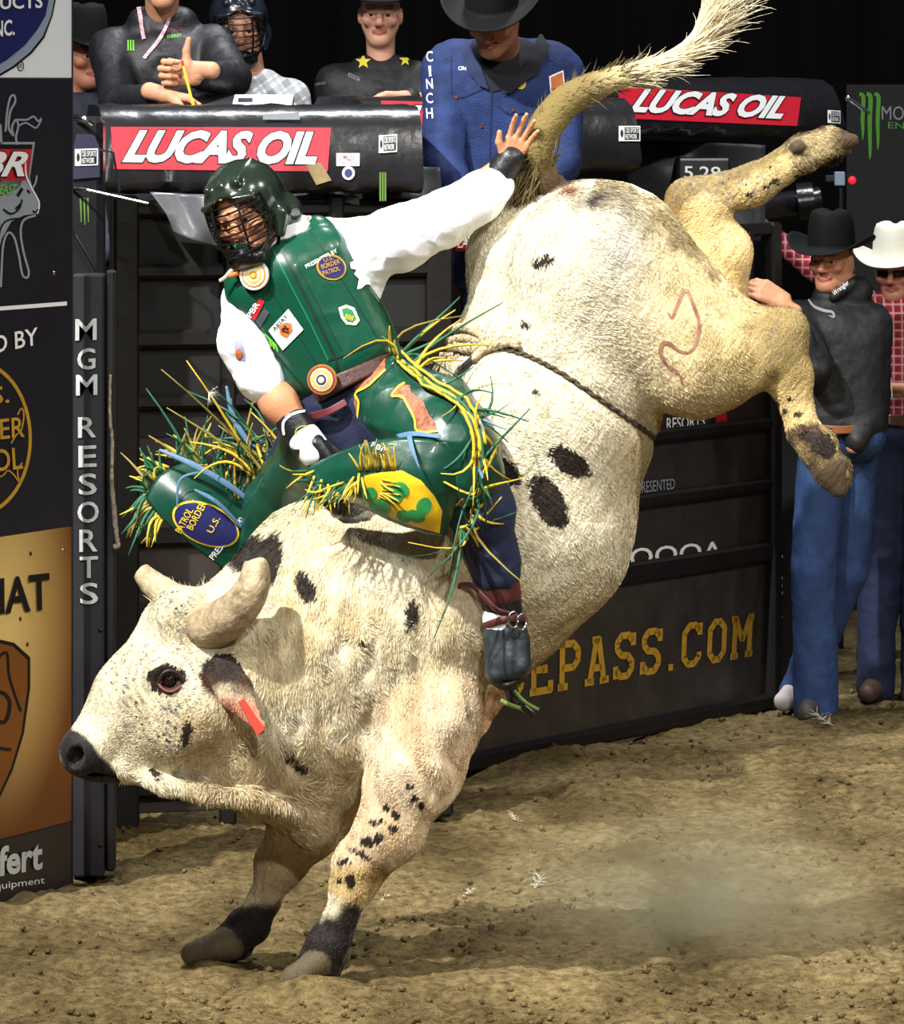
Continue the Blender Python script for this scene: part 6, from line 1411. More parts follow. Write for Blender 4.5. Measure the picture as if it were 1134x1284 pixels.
# ------------------------------------------------------------------ the bull rider
def bull_rider():
    root = empty('bull_rider', W(470, 560, 60), 'bull rider in caged helmet, green vest and fringed green chaps with one arm flung out', 'person')
    wp = lambda a: W(*a)
    def c(a, b, ra, rb=None, k=12, sy=1.0, t=0): return C(W(*a), W(*b), ra * PX, (ra if rb is None else rb) * PX, k * PX, sy, t)
    # --- body
    R = frame((-.38, -.90, -.22), (-.34, -.10, .95)); o = W(312, 272, -25)
    hl = dict(wr=W(636, 206, -12), d=(.42, -.12, .9), nrm=(.12, -.98, -.1), side=-1, curl=.16, s=.82, thumb=0, spread=.5)
    bones = [('neck', o + R @ np.array([0, -.01, -.05]), W(350, 325, 5), .058, .06), ('t', W(370, 345, 5), W(445, 480, 10), .13, .12),
             ('a', W(430, 318, 5), W(525, 288, -5), .05, .045), ('a', W(525, 288, -5), W(636, 206, -12), .043, .030),
             ('a', W(303, 372, 0), W(325, 470, -25), .048, .043), ('a', W(325, 472, -25), W(350, 505, -32), .046, .046), ('a', W(350, 505, -32), W(384, 548, -42), .046, .034),
             ('l', W(470, 505, -5), W(585, 600, -95), .08, .06), ('l', W(585, 600, -95), W(628, 770, -70), .06, .045), ('l', W(405, 520, 60), W(340, 650, 225), .08, .06), ('l', W(340, 650, 225), W(360, 790, 250), .06, .045)]
    body(root, (o, R, 1.0), bones, [hl], (204, 140, 104), (40, 28, 22), vox=.006, hvox=.0032)
    hm = helmet(o, R, .99, root, mat('helmet_green', (32, 43, 34), .2, spec=.6, coat=.4), bars=8)
    mg = MB(); mg.tube([o + R @ np.array([x, .089 - 8 * x * x, -.058]) for x in np.linspace(-.02, .02, 7)], .0075, 8); mg.build('mouth_guard', mat('guard_green', (20, 150, 96), .3), root)
    # --- shirt
    SH = mat('shirt_white', (246, 248, 255), .75, 0, 0, 10, .25, 40)
    def crumple(V, N, amp, sc, seed, st=(1, 1, 1)):
        P = V * np.array(st); w = 1 - np.abs(vnoise(P + .02 * vnoise(V, 12, seed)[:, None], sc, seed)); w2 = 1 - np.abs(vnoise(P, sc * 2.1, seed + 3))
        return V + N * (amp * (w - .6) + amp * .5 * (w2 - .6))[:, None]
    def garment(name, prims, m, vox=.0055, amp=.005, sc=18, seed=3, st=(1, 1, 1), cut=None, parent=None):
        V, Q, N, T = sdf(prims, vox, cut); return mk(name, crumple(V, N, amp, sc, seed, st), Q, m, parent or root)
    sh = garment('shirt', [c((450, 316, 10), (500, 298, -4), 37, 39), c((500, 298, -5), (555, 275, -8), 39, 32), c((555, 275, -8), (604, 247, -10), 33, 29), c((604, 247, -10), (622, 230, -11), 29, 23),
        c((460, 340, 5), (468, 372, 5), 24, 10, 20), c((306, 375, -5), (308, 430, -18), 28, 31), c((308, 430, -18), (326, 474, -26), 31, 28), c((326, 474, -26), (332, 482, -28), 27, 25, 6),
        c((352, 322, 5), (445, 470, 8), 52, 50, 20, .85), c((400, 470, 0), (458, 446, 5), 38, 36, 20, .9), c((340, 318, -8), (362, 296, 2), 20, 22, 10), c((372, 300, 20), (440, 312, 15), 30, 34, 15)], SH, .0045, .010, 15, 5)
    bs = bvh_of(sh)
    # shirt sleeve patch
    decal('patch', *fill_poly([(293, 428), (303, 424), (308, 452), (297, 450)]), bs, mat('print_lilac', (150, 150, 190), .6), sh, .003); decal('patch', *fill_poly(ellipse(300, 443, 4, 6, 0, 14)), bs, ORGP, sh, .005)
    # --- wristband, glove
    gm = mat('leather_black', (26, 27, 30), .4, 0, .2, 30, .2, 80)
    wb = garment('wristband', [c((624, 224, -11), (640, 200, -12), 20, 18.5, 4)], gm, .004, .001, 30); 
    gl = garment('glove', [c((366, 528, -38), (386, 556, -44), 21, 20, 6), c((386, 556, -44), (408, 580, -46), 20, 17, 8), c((404, 568, -52), (432, 590, -44), 9, 8, 5), c((400, 578, -52), (426, 598, -44), 9, 8, 4), c((394, 584, -50), (418, 604, -42), 8, 7, 4), c((412, 560, -50), (436, 578, -46), 8, 7, 4), c((398, 556, -58), (416, 578, -62), 9, 7, 5)], gm, .0045, .0015, 30)
    garment('glove_tape', [c((383, 551, -45), (394, 565, -46), 21.5, 21, 3)], mat('tape_white', (244, 246, 248), .6), .004, .001, 30)
    bg = bvh_of(gl); decal('patch', *ring2(ellipse(379, 541, 9, 7, -15, 24), ellipse(379, 541, 7.5, 5.6, -15, 24)), bg, mat('olive_print', (150, 160, 60), .5), gl, .003); dtext('BORDER', (373, 544), 12, 12, 4, bg, mat('olive_print', (150, 160, 60), .5), gl)
    V2, P2 = stroke2(spline([np.array(q + (0,)) for q in ((357, 545), (356, 530), (366, 520), (382, 516), (392, 520))], 5)[:, :2], 3); decal('piping', V2, P2, bg, WHT, gl, .003)
    # --- protective vest
    VG = mat('vest_green', (8, 74, 54), .34, 0, .15, 12, .12, 30, coat=.25)
    vest = garment('vest', [c((326, 364, -12), (400, 462, -8), 44, 42, 16, .95), c((404, 322, -10), (458, 428, -6), 39, 37, 16, 1.0), c((366, 342, -20), (432, 446, -16), 46, 44, 18, .95),
        c((356, 312, 6), (398, 288, 8), 15, 15, 10), c((398, 292, 8), (425, 318, 5), 20, 24, 12), c((304, 350, 0), (330, 346, -12), 20, 26, 12), c((372, 472, -12), (392, 484, -10), 24, 20, 10)], VG, .0045, .0022, 12, 9)
    bv = bvh_of(vest)
    def vs2(name, pts, w, m, off=.002, n=8): V2, P2 = stroke2(spline([np.array(q + (0,)) for q in pts], n)[:, :2], w); return decal(name, V2, P2, bv, m, vest, off, 5)
    VD = mat('vest_seam', (6, 40, 32), .5)
    vs2('zip_seam', [(352, 312), (372, 350), (396, 398), (420, 448), (424, 466)], 4, VD, .0015); vs2('zip_flap', [(344, 316), (362, 352), (388, 402), (412, 452)], 2, mat('vest_edge', (30, 110, 84), .4)); vs2('zip_seam', [(358, 308), (380, 346), (404, 392), (428, 440)], 1.4, VD)
    vs2('panel_seam', [(388, 288), (404, 310), (440, 368), (474, 424)], 1.4, VD); vs2('panel_seam', [(412, 452), (446, 440), (490, 420)], 2.0, VD); vs2('panel_seam', [(318, 400), (346, 444), (382, 486)], 1.6, VD); vs2('panel_seam', [(336, 360), (360, 396), (398, 458)], 1.2, VD)
    # patches
    decal('patch', *fill_poly([(337, 414), (362, 387), (381, 413), (355, 439)]), bv, WHT, vest, .003)
    dtext('ARIAT', (345, 415), 47, 25, 5.0, bv, BLKP, vest, off=.005, bold=.01)
    decal('patch', *fill_poly([(350, 409), (358, 404), (366, 405), (367, 414), (360, 423), (352, 419)]), bv, ORGP, vest, .005); vs2('patch_mark', [(355, 416), (358, 408), (362, 416), (354, 412), (363, 411)], 1.2, BLKP, .007)
    decal('patch', *fill_poly(ellipse(415, 335, 19, 16, 20)), bv, GOLDP, vest, .003); decal('patch', *fill_poly(ellipse(415, 335, 16.5, 13.5, 20)), bv, NAVYP, vest, .005)
    for s_, oo, w, h in (('U.S.', (406, 329), 12, 5), ('BORDER', (403, 338), 24, 6), ('PATROL', (405, 346), 22, 6)): dtext(s_, oo, 18, w, h, bv, GOLDP, vest, off=.007, bold=.01)
    dtext('PRESENTED BY', (384, 337), 28, 44, 5, bv, WHT, vest, off=.004, bold=.01)
    decal('emblem', *fill_poly([(438, 330), (444, 327), (446, 333), (452, 330), (451, 340), (460, 338), (466, 346), (470, 358), (461, 348), (457, 350), (464, 358), (458, 357), (453, 352), (452, 362), (447, 363), (449, 350), (443, 344), (446, 339), (439, 337)]), bv, WHT, vest, .004)
    decal('patch', *fill_poly([(424, 386), (434, 382), (444, 386), (451, 402), (446, 408), (434, 407), (427, 398)]), bv, mat('badge_cream', (220, 226, 200), .5), vest, .003); decal('patch', *fill_poly([(428, 388), (434, 386), (441, 389), (446, 400), (442, 404), (435, 403), (430, 396)]), bv, mat('badge_green', (40, 130, 80), .5), vest, .005); dtext('BBB', (431, 399), -20, 11, 6, bv, YELP, vest, off=.007)
    decal('patch', *fill_poly([(314, 392), (326, 374), (332, 378), (320, 402)]), bv, REDP, vest, .003); dtext('PBR', (316, 398), 58, 20, 7, bv, WHT, vest, off=.005, bold=.02); decal('patch', *fill_poly([(321, 402), (332, 386), (338, 392), (327, 410)]), bv, mat('badge_grey', (70, 74, 80), .5), vest, .003)
    for i in range(3): vs2('claw_mark', [(332 + 4 * i, 418 + 4 * i), (338 + 4 * i, 424 + 4 * i), (341 + 4 * i, 434 + 3 * i)], 2.2, GRNP, .003)
    decal('patch', *fill_poly([(360, 290), (384, 268), (392, 274), (368, 298)]), bv, mat('patch_tan', (196, 176, 130), .6), vest, .003)
    # round beaded badge and cord
    def disc(px, py, dz, rings, nrm, nm, parent):
        pc = W(px, py, dz); Rn = frame(nrm, (0, 0, 1)); Rn = np.stack([Rn[:, 0], Rn[:, 2], Rn[:, 1]], 1); b = None
        for i, (r1, m) in enumerate(rings):
            h = .004 + .0015 * i; V, Q = lathe([(0.0001, h), (r1 * PX * .97, h), (r1 * PX, h - .0015), (r1 * PX, -.004)], 32, pc, Rn); ob = mk(nm if b is None else 'ring', V, Q, m, parent if b is None else b, sharp=40); b = b or ob
        return b
    CRM = mat('bead_cream', (236, 226, 202), .5, 0, 0, 200, .4, 300, col2=(196, 176, 140))
    disc(319, 345, -62, [(19, CRM), (15.5, ORGP), (14, CRM), (10.5, YELP), (8.5, CRM), (5, ORGP), (3, YELP)], (-.25, -1, .05), 'beaded_badge', vest)
    mb = MB(); mb.tube([W(300, 342, -56), W(288, 346, -52)], .007, 10); mb.build('cord_toggle', ORGP, vest); mb = MB(); mb.tube(spline([W(*k) for k in ((302, 338, -54), (292, 338, -54), (282, 348, -50), (276, 352, -46))], 5), .005, 8); mb.build('cord', CRM, vest)
    # --- jeans, belt
    jm = mat('denim_navy', (26, 38, 74), .8, 0, 0, 14, .3, 240, col2=(16, 24, 50))
    jeans = garment('jeans', [c((418, 505, 6), (482, 476, 8), 46, 46, 20), c((420, 505, 0), (455, 550, -10), 42, 40, 15), c((470, 505, -12), (580, 592, -98), 50, 44), c((580, 592, -98), (604, 640, -92), 44, 40), c((604, 640, -92), (618, 690, -78), 40, 31), c((618, 690, -78), (623, 716, -74), 34, 31, 6), c((410, 525, 60), (342, 640, 222), 44, 40), c((342, 640, 222), (350, 760, 250), 40, 34)], jm, .006, .006, 16, 11)
    V, Q = sheet([[W(*k) for k in ((384, 494, -18), (402, 478, -52), (440, 462, -56), (478, 446, -40), (496, 440, -8))], [W(*k) for k in ((390, 514, -18), (412, 498, -56), (446, 480, -60), (480, 464, -46), (498, 458, -10))]], 5, .006); belt = mk('belt', V, Q, mat('belt_maroon', (70, 36, 32), .5, 0, .3, 40, .3, 80), root)
    disc(404, 476, -66, [(19, mat('buckle_rim', (196, 150, 70), .35, .6)), (17, mat('bead_red', (150, 40, 40), .5)), (14.5, CRM), (12, mat('bead_gold', (220, 170, 60), .5)), (9, CRM), (6.5, mat('bead_navy', (40, 48, 110), .5)), (4, CRM)], (-.2, -1, .0), 'buckle', belt)
    V, Q = sheet([[W(*k) for k in ((388, 518, -40), (410, 512, -58), (432, 500, -60))], [W(*k) for k in ((392, 526, -40), (414, 520, -60), (436, 508, -62))]], 5, .005); mk('strap', V, Q, mat('strap_maroon', (96, 34, 40), .5), belt)
    # --- chaps
    CG = mat('chap_green', (10, 66, 50), .34, 0, .2, 10, .15, 22, coat=.15); CY = mat('chap_yellow', (232, 190, 30), .5)
    chap = garment('chaps', [c((484, 506, -22), (568, 556, -105), 52, 52, 14), c((568, 556, -105), (586, 592, -112), 52, 46, 14), c((480, 480, -10), (556, 516, -72), 34, 44, 16)], CG, .005, .010, 9, 21)
    V, Q = sheet([[W(*k) for k in ((392, 586, -72), (432, 566, -112), (486, 552, -142), (542, 552, -160), (596, 560, -146))], [W(*k) for k in ((382, 600, -80), (430, 592, -122), (482, 590, -156), (536, 594, -168), (590, 596, -146))], [W(*k) for k in ((386, 606, -84), (436, 616, -122), (486, 628, -148), (534, 640, -158), (574, 628, -140))], [W(*k) for k in ((398, 610, -70), (446, 630, -102), (492, 652, -126), (532, 666, -136), (556, 672, -132))]], 7, .007)
    V = crumple(V, vnormals(V, Q), .009, 9, 8); flap = mk('chap_flap', V, Q, CG, chap)
    bf = bvh_of(flap); bc = bvh_of(chap)
    decal('yellow_panel', *fill_poly([(458, 596), (480, 592), (505, 590), (528, 602), (545, 622), (554, 640), (551, 668), (520, 659), (495, 650), (470, 634), (454, 616)]), bf, CY, flap, .003)
    GB = mat('applique_green', (44, 140, 74), .5)
    for cx, cy, rx, ry in ((502, 613, 12, 9), (496, 622, 9, 8), (532, 634, 9, 11), (522, 646, 12, 7), (466, 618, 8, 8), (478, 634, 14, 9), (508, 646, 10, 7)): decal('applique', *fill_poly(ellipse(cx, cy, rx, ry, 20, 24)), bf, GB, flap, .005)
    dtext('PBR', (466, 560), -25, 20, 6, bf, WHT, flap, bold=.0)
    BRN = mat('hide_brown', (104, 54, 32), .6, 0, 0, 60, .3, 120, col2=(176, 112, 80))
    for poly, ol in (([(436, 492), (452, 471), (470, 452), (483, 447), (484, 464), (463, 484), (447, 493), (451, 521), (446, 522)], [(484, 464), (463, 484), (447, 493), (451, 505), (449, 524)]),
                     ([(493, 496), (503, 483), (514, 484), (516, 492), (532, 505), (539, 521), (546, 530), (549, 541), (525, 541), (523, 526), (510, 503)], [(549, 541), (525, 541), (521, 526), (510, 505), (504, 497), (492, 497), (500, 486), (508, 481)])):
        decal('applique', *fill_poly(poly), bc, BRN, chap, .003)
        V2, P2 = stroke2(spline([np.array(q + (0,)) for q in ol], 4)[:, :2], 2.6); decal('applique_edge', V2, P2, bc, YELP, chap, .004)
    V, Q = sheet([[W(*k) for k in ((497, 545, -120), (520, 541, -142), (552, 546, -168))], [W(*k) for k in ((500, 550, -124), (522, 547, -148), (552, 550, -172))]], 5, .004); BLU = mat('ribbon_blue', (92, 130, 166), .6, 0, .2, 30); mk('ribbon', V, Q, BLU, chap)
    V, Q = sheet([[W(*k) for k in ((510, 545, -152), (514, 562, -176), (526, 588, -188))], [W(*k) for k in ((516, 543, -154), (519, 560, -178), (527, 588, -188))]], 5, .003); mk('ribbon', V, Q, BLU, chap)
    # far leg chap
    far = garment('chaps', [c((404, 545, 70), (352, 630, 190), 44, 44, 14), c((352, 630, 190), (326, 700, 235), 44, 40, 14)], CG, .006, .004, 10, 23)
    V, Q = sheet([[W(*k) for k in ((184, 626, 190), (200, 596, 196), (236, 578, 205))], [W(*k) for k in ((206, 652, 186), (238, 628, 176), (276, 608, 198))], [W(*k) for k in ((242, 684, 192), (272, 660, 184), (308, 634, 206))], [W(*k) for k in ((284, 716, 205), (312, 688, 205), (338, 660, 215))]], 7, .007)
    ff = mk('chap_flap', V, Q, CG, far); bff = bvh_of(ff)
    decal('patch', *fill_poly(ellipse(258, 657, 44, 25, 24, 44)), bff, YELP, ff, .003); decal('patch', *fill_poly(ellipse(258, 657, 41, 22.5, 24, 44)), bff, NAVYP, ff, .005)
    for s_, oo, w, h in (('U.S.', (281, 667), 16, 8), ('BORDER', (282, 654), 44, 10), ('PATROL', (276, 641), 38, 10)): dtext(s_, (oo[0] + 6, oo[1]), 204, w, h, bff, YELP, ff, off=.007, bold=.005) if False else None
    for s_, oo, w, h in (('U.S.', (266, 668), 20, 8), ('BORDER', (242, 664), 36, 9), ('PATROL', (228, 668), 32, 9)): dtext(s_, oo, 62, w, h, bff, YELP, ff, off=.007, bold=.01)
    dtext('PRESENTED BY', (268, 702), 52, 66, 8, bff, WHT, ff, off=.004, bold=.01)
    # --- fringe: every strand its own piece
    cols = [mat('fringe_yellow', (222, 186, 50), .6, 0, .2, 40), mat('fringe_green', (30, 96, 66), .6, 0, .2, 40), mat('fringe_olive', (146, 130, 52), .6, 0, .2, 40), mat('fringe_blue', (96, 128, 160), .6)]
    def strand(a, d, l, w, m, parent, curl=.5, grav=.3, n=7):
        d = unit(d); g = rng.normal(size=3) * curl; g2 = rng.normal(size=3) * curl
        pts = np.array([a + d * l * t + g * l * t * t * .5 + g2 * l * t ** 3 * .4 + np.array([0, 0, -grav * l * t * t]) for t in np.linspace(0, 1, n)])
        V, Q = tubeVQ(pts, [w, w, w * .8, w * .3], 5, .35, up=(0, -1, .2)); return mk('fringe_strand', V, Q, m, parent)
    edge = spline([W(*k) for k in ((486, 440, -30), (510, 462, -58), (545, 488, -92), (578, 508, -122), (598, 540, -140), (602, 580, -140), (600, 620, -132), (592, 650, -128), (572, 664, -132))], 8)
    bcf = bvh_of(chap, flap); ex, ey = unW(edge)
    for i in range(len(edge)):
        h = hit(bcf, ex[i] - 2, ey[i], .006)
        if h is not None: edge[i] = h
    for _ in range(4): edge[1:-1] = (edge[:-2] + 2 * edge[1:-1] + edge[2:]) / 4
    for i in range(85):
        t = rng.random() ** .9; k = int(t * (len(edge) - 1)); a = edge[k]
        if t < .18: d = (.25 + .5 * rng.normal(), -.1, 1); l = .08 + .12 * rng.random(); cu = .9; gr = .3
        elif t < .45: d = (.6 + .3 * rng.normal(), -.3, .5 * rng.normal() - .5); l = .05 + .06 * rng.random(); cu = 1.0; gr = .4
        elif t < .72: d = (.25 + .5 * rng.normal(), -.2, -1 if rng.random() < .6 else 1); l = .06 + .10 * rng.random(); cu = .9; gr = .2
        else: d = (.5 * rng.normal() + .3, -.3, -.3 + .8 * rng.normal()); l = .06 + .09 * rng.random(); cu = 1.6; gr = .35
        strand(a, d, l, .0046, cols[rng.choice([0, 0, 1, 1, 2, 3], p=[.25, .2, .2, .17, .14, .04])], chap, cu, gr)
    # braided yellow strands lying along the outer seam
    for i in range(9):
        o_ = rng.normal(size=3) * .008; e0 = int(4 + 10 * rng.random()); pts = edge[e0:e0 + 34] + o_ + np.array([0, -.012, .004]); pts = pts + .006 * np.stack([vnoise(pts, 30, i), 0 * pts[:, 0], vnoise(pts, 30, i + 9)], 1)
        V, Q = tubeVQ(pts, .0042, 6); mk('fringe_strand', V, Q, cols[[0, 0, 1, 0, 2, 1, 0, 1, 0][i]], chap)
    # short tassels on the near flap
    for i in range(46):
        t = rng.random(); x = 384 + 74 * t; y = 592 + 16 * math.sin(t * 3.1) + 6 * rng.normal(); h = hit(bf, x, y + 4, .004)
        if h is None: h = W(x, y, -95 - 50 * t)
        strand(h, (-.45 + .4 * rng.normal(), -.5, -.75 + .35 * rng.normal() if t > .15 else .1), .045 + .04 * rng.random(), .0036, cols[rng.choice([0, 0, 1, 2])], flap, .3, .1, 5)
    for i in range(24):
        x = 452 + 48 * rng.random(); h = hit(bf, x, 590, .004)
        if h is not None: strand(h, (.15 * rng.normal() - .05, -.25, 1), .05 + .03 * rng.random(), .0034, cols[2 if rng.random() < .7 else 0], flap, .2, .0, 5)
    for i in range(10):
        h = hit(bf, 476 + 10 * rng.random(), 600 + 22 * rng.random(), .004)
        if h is not None: strand(h, (.9, -.5, -.3 + .3 * rng.normal()), .045, .0036, cols[0], flap, .2, .1, 5)
    # far chap fringe
    fe = spline([W(*k) for k in ((206, 652, 188), (184, 626, 190), (200, 596, 196), (236, 578, 205), (276, 608, 200), (310, 634, 208))], 8)
    for i in range(130):
        t = rng.random(); k = int(t * (len(fe) - 1)); a = fe[k]
        if t < .28: d = (-.8 + .25 * rng.normal(), -.1, -.4 + .3 * rng.normal()); l = .035 + .035 * rng.random(); gr = .9
        elif t < .62: d = (-.55 + .25 * rng.normal(), .0, .75 + .2 * rng.normal()); l = .05 + .035 * rng.random(); gr = .05
        else: d = (-.25 + .35 * rng.normal(), .1, 1); l = .06 + .08 * rng.random(); gr = .1
        strand(a, d, l, .0046, cols[rng.choice([0, 1, 1, 2])], far, .5, gr, 6)
    for i in range(55):
        a = W(300 + 75 * rng.random(), 610 - 30 * rng.random(), 175 + 25 * rng.normal() * .5); strand(a, (-.35 + .35 * rng.normal(), .1, 1), .07 + .14 * rng.random(), .0048, cols[rng.choice([0, 1, 1, 2])], far, .8, .1, 9)
    for pts, w in (([(200, 564, 180), (240, 582, 172), (286, 608, 178), (322, 636, 195)], .009), ([(284, 484, 190), (292, 520, 188), (310, 552, 186), (340, 584, 186)], .008), ([(222, 636, 172), (226, 602, 166), (250, 592, 166)], .004), ([(244, 614, 166), (272, 630, 170), (304, 662, 190)], .006)):
        V, Q = tubeVQ(spline([W(*k) for k in pts], 8), [w * .4, w, w, w * .7], 8, .35, up=(0, -1, .1)); mk('ribbon', V, Q, BLU, far)
    # --- boot with strap and spur
    bl = mat('boot_black', (44, 52, 58), .38, 0, .3, 18, .15, 40); mar = mat('boot_maroon', (86, 38, 42), .5, 0, .2, 20)
    boot = garment('boot', [c((634, 788, -66), (637, 830, -74), 25, 26, 5, .9), c((622, 846, -76), (652, 836, -76), 11, 11, 5, 1.6), c((616, 800, -70), (620, 844, -76), 9, 10, 8, 1.8), c((655, 800, -70), (656, 834, -76), 9, 9, 8, 1.8), c((630, 770, -64), (634, 790, -66), 24, 25, 6)], bl, .0045, .0015, 30)
    garment('boot_shaft', [c((619, 708, -74), (627, 742, -68), 30, 27, 6), ], mar, .005, .002, 18, parent=boot); garment('boot_shaft', [c((627, 742, -67), (631, 768, -65), 26, 24, 6)], gm, .005, .002, 18, parent=boot)
    garment('boot_tape', [c((629, 772, -66), (634, 792, -68), 24.5, 25, 3, .95)], mat('tape_white', (244, 246, 248), .6), .0045, .001, 30, parent=boot)
    def band(pts, w, m, nm, parent): V, Q = tubeVQ(spline([W(*k) for k in pts], 8), w, 8, .4, up=(0, -1, .1)); return mk(nm, V, Q, m, parent)
    band(((606, 786, -66), (616, 782, -88), (636, 776, -94), (656, 776, -84), (660, 780, -62)), .010, mar, 'strap', boot); band(((568, 736, -60), (590, 734, -84), (606, 748, -94), (622, 764, -96), (640, 770, -94)), .008, mar, 'strap', boot)
    for x, y in ((644, 777), (654, 780)):
        q = [W(x + 6 * math.cos(a), y + 10 * math.sin(a), -98 + 4 * math.cos(a)) for a in np.linspace(0, 2 * math.pi, 17)]; V, Q = tubeVQ(q, .003, 6); mk('buckle', V, Q, CHROME, boot)
    V, Q = sheet([[W(*k) for k in ((611, 846, -74), (636, 858, -90), (660, 842, -76))], [W(*k) for k in ((614, 854, -60), (636, 864, -72), (660, 850, -60))]], 5, .01); mk('sole', V, Q, mat('sole_dark', (34, 34, 36), .6), boot)
    return root
bull_rider()

# ------------------------------------------------------------------ ropes on the bull, feathers, dust
def ropes():
    ROPE = mat('rope_tan', (206, 190, 158), .85, 0, 0, 90, .7, 120, col2=(140, 122, 90)); DARK = mat('rope_dark', (96, 82, 58), .85, 0, 0, 120, .6, 160, col2=(48, 38, 28))
    root = empty('flank_rope', W(640, 436, -50), 'knotted tan flank rope tied round the bull in front of its hips', 'rope')
    def lay(pts, r, m, nm, off, twist=0.0):
        P = []
        for x, y in spline([np.array(q + (0,)) for q in pts], 12)[:, :2]:
            h = hit(BULL_BVH, x, y, off)
            if h is not None: P.append(h)
        P = np.array(P); 
        if len(P) < 3: return
        for _ in range(3): P[1:-1] = (P[:-2] + P[1:-1] * 2 + P[2:]) / 4
        for s in ((0,) if not twist else (0, 1)):
            ph = np.arange(len(P)) * 1.1 + s * math.pi; Q_ = P + (twist * np.stack([0 * ph, np.sin(ph), np.cos(ph)], 1) if twist else 0)
            V, Q = tubeVQ(Q_, r, 8); mk(nm, V, Q, m, root)
    lay([(622, 436), (660, 446), (700, 466), (760, 506), (800, 534), (821, 549)], .0052, DARK, 'strand', .002, .0038)
    lay([(598, 452), (612, 440), (640, 428), (652, 432)], .0085, ROPE, 'strand', .012, .006)
    for pts in ([(562, 432), (566, 420), (584, 412), (604, 418), (612, 432), (598, 438), (578, 432)], [(570, 428), (590, 424), (608, 430), (600, 442), (580, 436)], [(556, 446), (562, 430), (572, 436), (590, 434), (622, 432)]): lay(pts, .0085, ROPE, 'knot', .016, .004)
    lay([(576, 474), (584, 462), (598, 450)], .010, mat('strap_charcoal', (52, 46, 46), .5), 'strap', .008)
    for i in range(26):
        x = 552 + 26 * rng.random(); h = hit(BULL_BVH, x, 440 + 10 * rng.random(), .006)
        if h is None: h = W(x, 442, -20)
        d = unit((-.15 + .3 * rng.normal(), -.25, -1)); l = .05 + .05 * rng.random(); g = rng.normal(size=3) * .4
        V, Q = tubeVQ([h + d * l * t + g * l * t * t * .5 for t in np.linspace(0, 1, 6)], [.003, .0025, .001], 5); mk('frayed_end', V, Q, ROPE, root)
    # rope tail under the boot
    root = empty('bull_rope', W(650, 885, -60), 'green and black bull rope tail dangling below the boot', 'rope')
    for pts, w, m in (([(636, 842, -20), (642, 868, -24), (648, 884, -26)], .018, BLK2), ([(628, 878, -30), (640, 884, -34), (652, 888, -36), (660, 892, -34)], .006, mat('rope_green', (120, 150, 70), .7, 0, .3, 90)), ([(645, 866, -36), (654, 876, -40), (664, 884, -40), (676, 890, -40)], .005, mat('rope_green', (120, 150, 70), .7)), ([(656, 884, -36), (668, 894, -38), (670, 900, -38)], .012, BLK2)):
        V, Q = tubeVQ(spline([W(*k) for k in pts], 6), w, 8, .5, up=(0, -1, 0)); mk('strand', V, Q, m, root)
ropes()
def feathers():
    m = mat('feather_white', (232, 226, 208), .8)
    spots = ((672, 1111, 15, 'large fluffy white feather lying on the dirt right of the near hoof'), (586, 1115, 8, 'small white feather lying left of the largest feather on the dirt'), (650, 1025, 9, 'thin white feather on the shaded dirt below the lettered gate'), (480, 1121, 7, 'small white feather on the dirt just behind the near front knee'), (1042, 915, 15, 'wispy white feather on the dirt in front of the jeans'), (285, 1028, 9, 'curled white feather on the dirt between jaw and far leg'))
    for i, (x, y, s, lab) in enumerate(spots):
        D = CAMH * FPX / (y - HY); c = WD(x, y, D); c[2] = ground_h(np.array([c[0]]), np.array([c[1]]))[0] + .004
        r = empty('feather', c, lab, 'feather', 'feathers on the dirt'); L = s * D / FPX * 2.0; a0 = rng.random() * 3.14; mb = MB(); dr = np.array([math.cos(a0), .3 * math.sin(a0), .35])
        q = [c + dr * L * (t - .4) + np.array([0, 0, .25 * L * t * t]) for t in np.linspace(0, 1, 6)]; mb.tube(q, [.0012, .0009, .0004], 5); mb.build('quill', m, r)
        mb = MB()
        for k in range(34):
            t = .25 + .75 * rng.random(); p = c + dr * L * (t - .4) + np.array([0, 0, .25 * L * t * t]); d = unit(dr * .7 + rng.normal(size=3) * np.array([.7, .7, .5])); d[2] = abs(d[2]); l = L * (.25 + .35 * rng.random())
            mb.tube([p, p + d * l * .5, p + d * l + np.array([0, 0, -.1 * l])], [.0012, .0008, .0003], 4, .5)
        mb.build('barbs', m, r, sharp=None)['kind'] = 'stuff'
    # feather caught in the air by the fringe
    c = W(262, 492, 120); r = empty('feather', c, 'white feather floating in the air above the green fringe', 'feather', 'feathers on the dirt'); mb = MB()
    for k in range(22): d = unit(np.array([.6, 0, -.45]) + rng.normal(size=3) * .5); mb.tube([c, c + d * .03 * (.5 + rng.random())], [.0012, .0004], 4, .5)
    mb.build('barbs', m, r, sharp=None)['kind'] = 'stuff'
feathers()

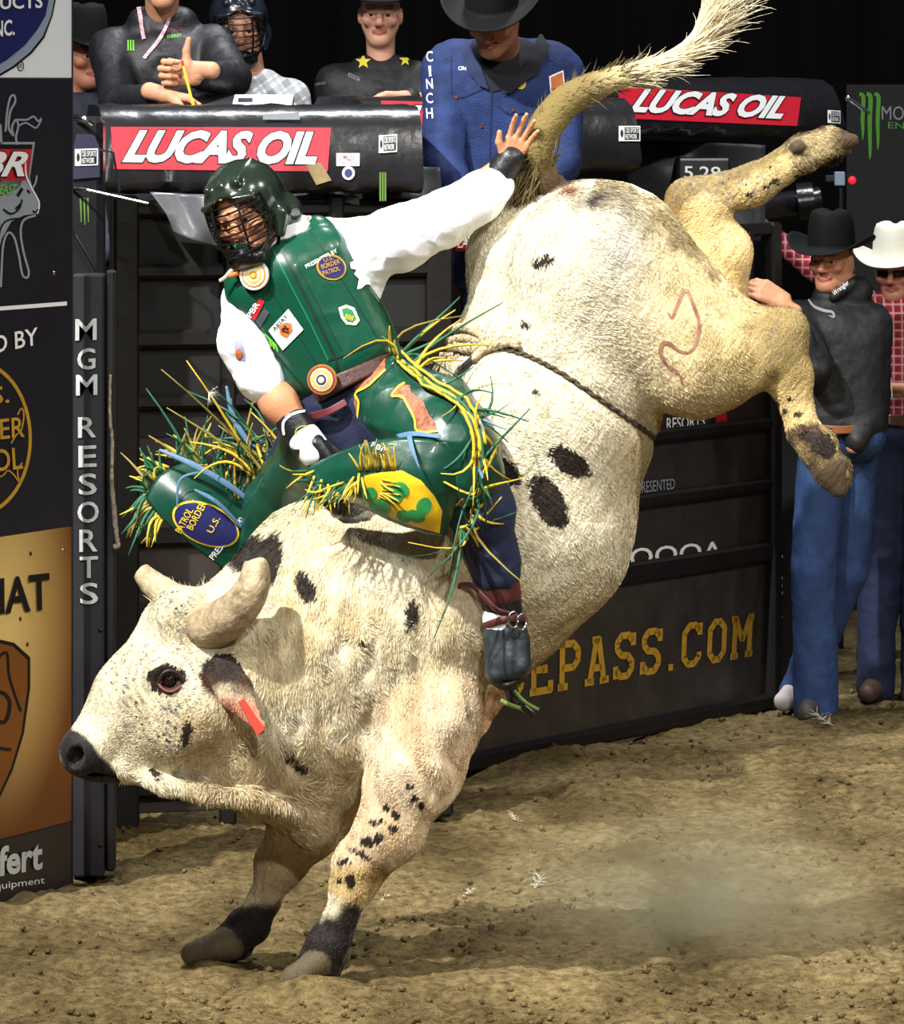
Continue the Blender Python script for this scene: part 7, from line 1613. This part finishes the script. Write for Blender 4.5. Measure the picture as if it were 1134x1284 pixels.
def dust():
    """thin dust hanging over the dirt behind the kicked-up ground"""
    m = bpy.data.materials.new('dust_haze'); m.use_nodes = True; nt = m.node_tree; nt.nodes.remove(nt.nodes['Principled BSDF']); out = nt.nodes['Material Output']
    pv = nt.nodes.new('ShaderNodeVolumeScatter'); pv.inputs['Color'].default_value = (*lin((244, 212, 150)), 1); pv.inputs['Anisotropy'].default_value = 0.1
    tc = nt.nodes.new('ShaderNodeTexCoord'); n = nt.nodes.new('ShaderNodeTexNoise'); n.inputs['Scale'].default_value = 3.2; n.inputs['Detail'].default_value = 3; nt.links.new(tc.outputs['Object'], n.inputs['Vector'])
    mr = nt.nodes.new('ShaderNodeMapRange'); mr.inputs[1].default_value = .30; mr.inputs[2].default_value = .72; mr.inputs[3].default_value = 0.12; mr.inputs[4].default_value = 0.85; nt.links.new(n.outputs['Fac'], mr.inputs[0])
    mp = nt.nodes.new('ShaderNodeMapping'); mp.inputs['Scale'].default_value = (1 / .85, 1 / 1.1, 1 / .42); nt.links.new(tc.outputs['Object'], mp.inputs[0])
    g = nt.nodes.new('ShaderNodeTexGradient'); g.gradient_type = 'QUADRATIC_SPHERE'; nt.links.new(mp.outputs[0], g.inputs[0])
    mu = nt.nodes.new('ShaderNodeMath'); mu.operation = 'MULTIPLY'; nt.links.new(mr.outputs[0], mu.inputs[0]); nt.links.new(g.outputs['Fac'], mu.inputs[1])
    m2 = nt.nodes.new('ShaderNodeMath'); m2.operation = 'MULTIPLY'; m2.inputs[1].default_value = 4.2; nt.links.new(mu.outputs[0], m2.inputs[0])
    nt.links.new(m2.outputs[0], pv.inputs['Density']); nt.links.new(pv.outputs[0], out.inputs['Volume'])
    c = np.array([.70, 15.0, .06])
    V, Q = lathe([(max(.0001, math.sin(a)), math.cos(a)) for a in np.linspace(0, math.pi, 14)], 20, (0, 0, 0))
    V = np.array(V) * np.array([.85, 1.1, .42]); o = mk('dust_cloud', V, [q[::-1] for q in Q], m); o.location = c; tag(o, 'thin tan dust cloud drifting low over the dirt at the right', 'dust', kind='stuff')
dust()
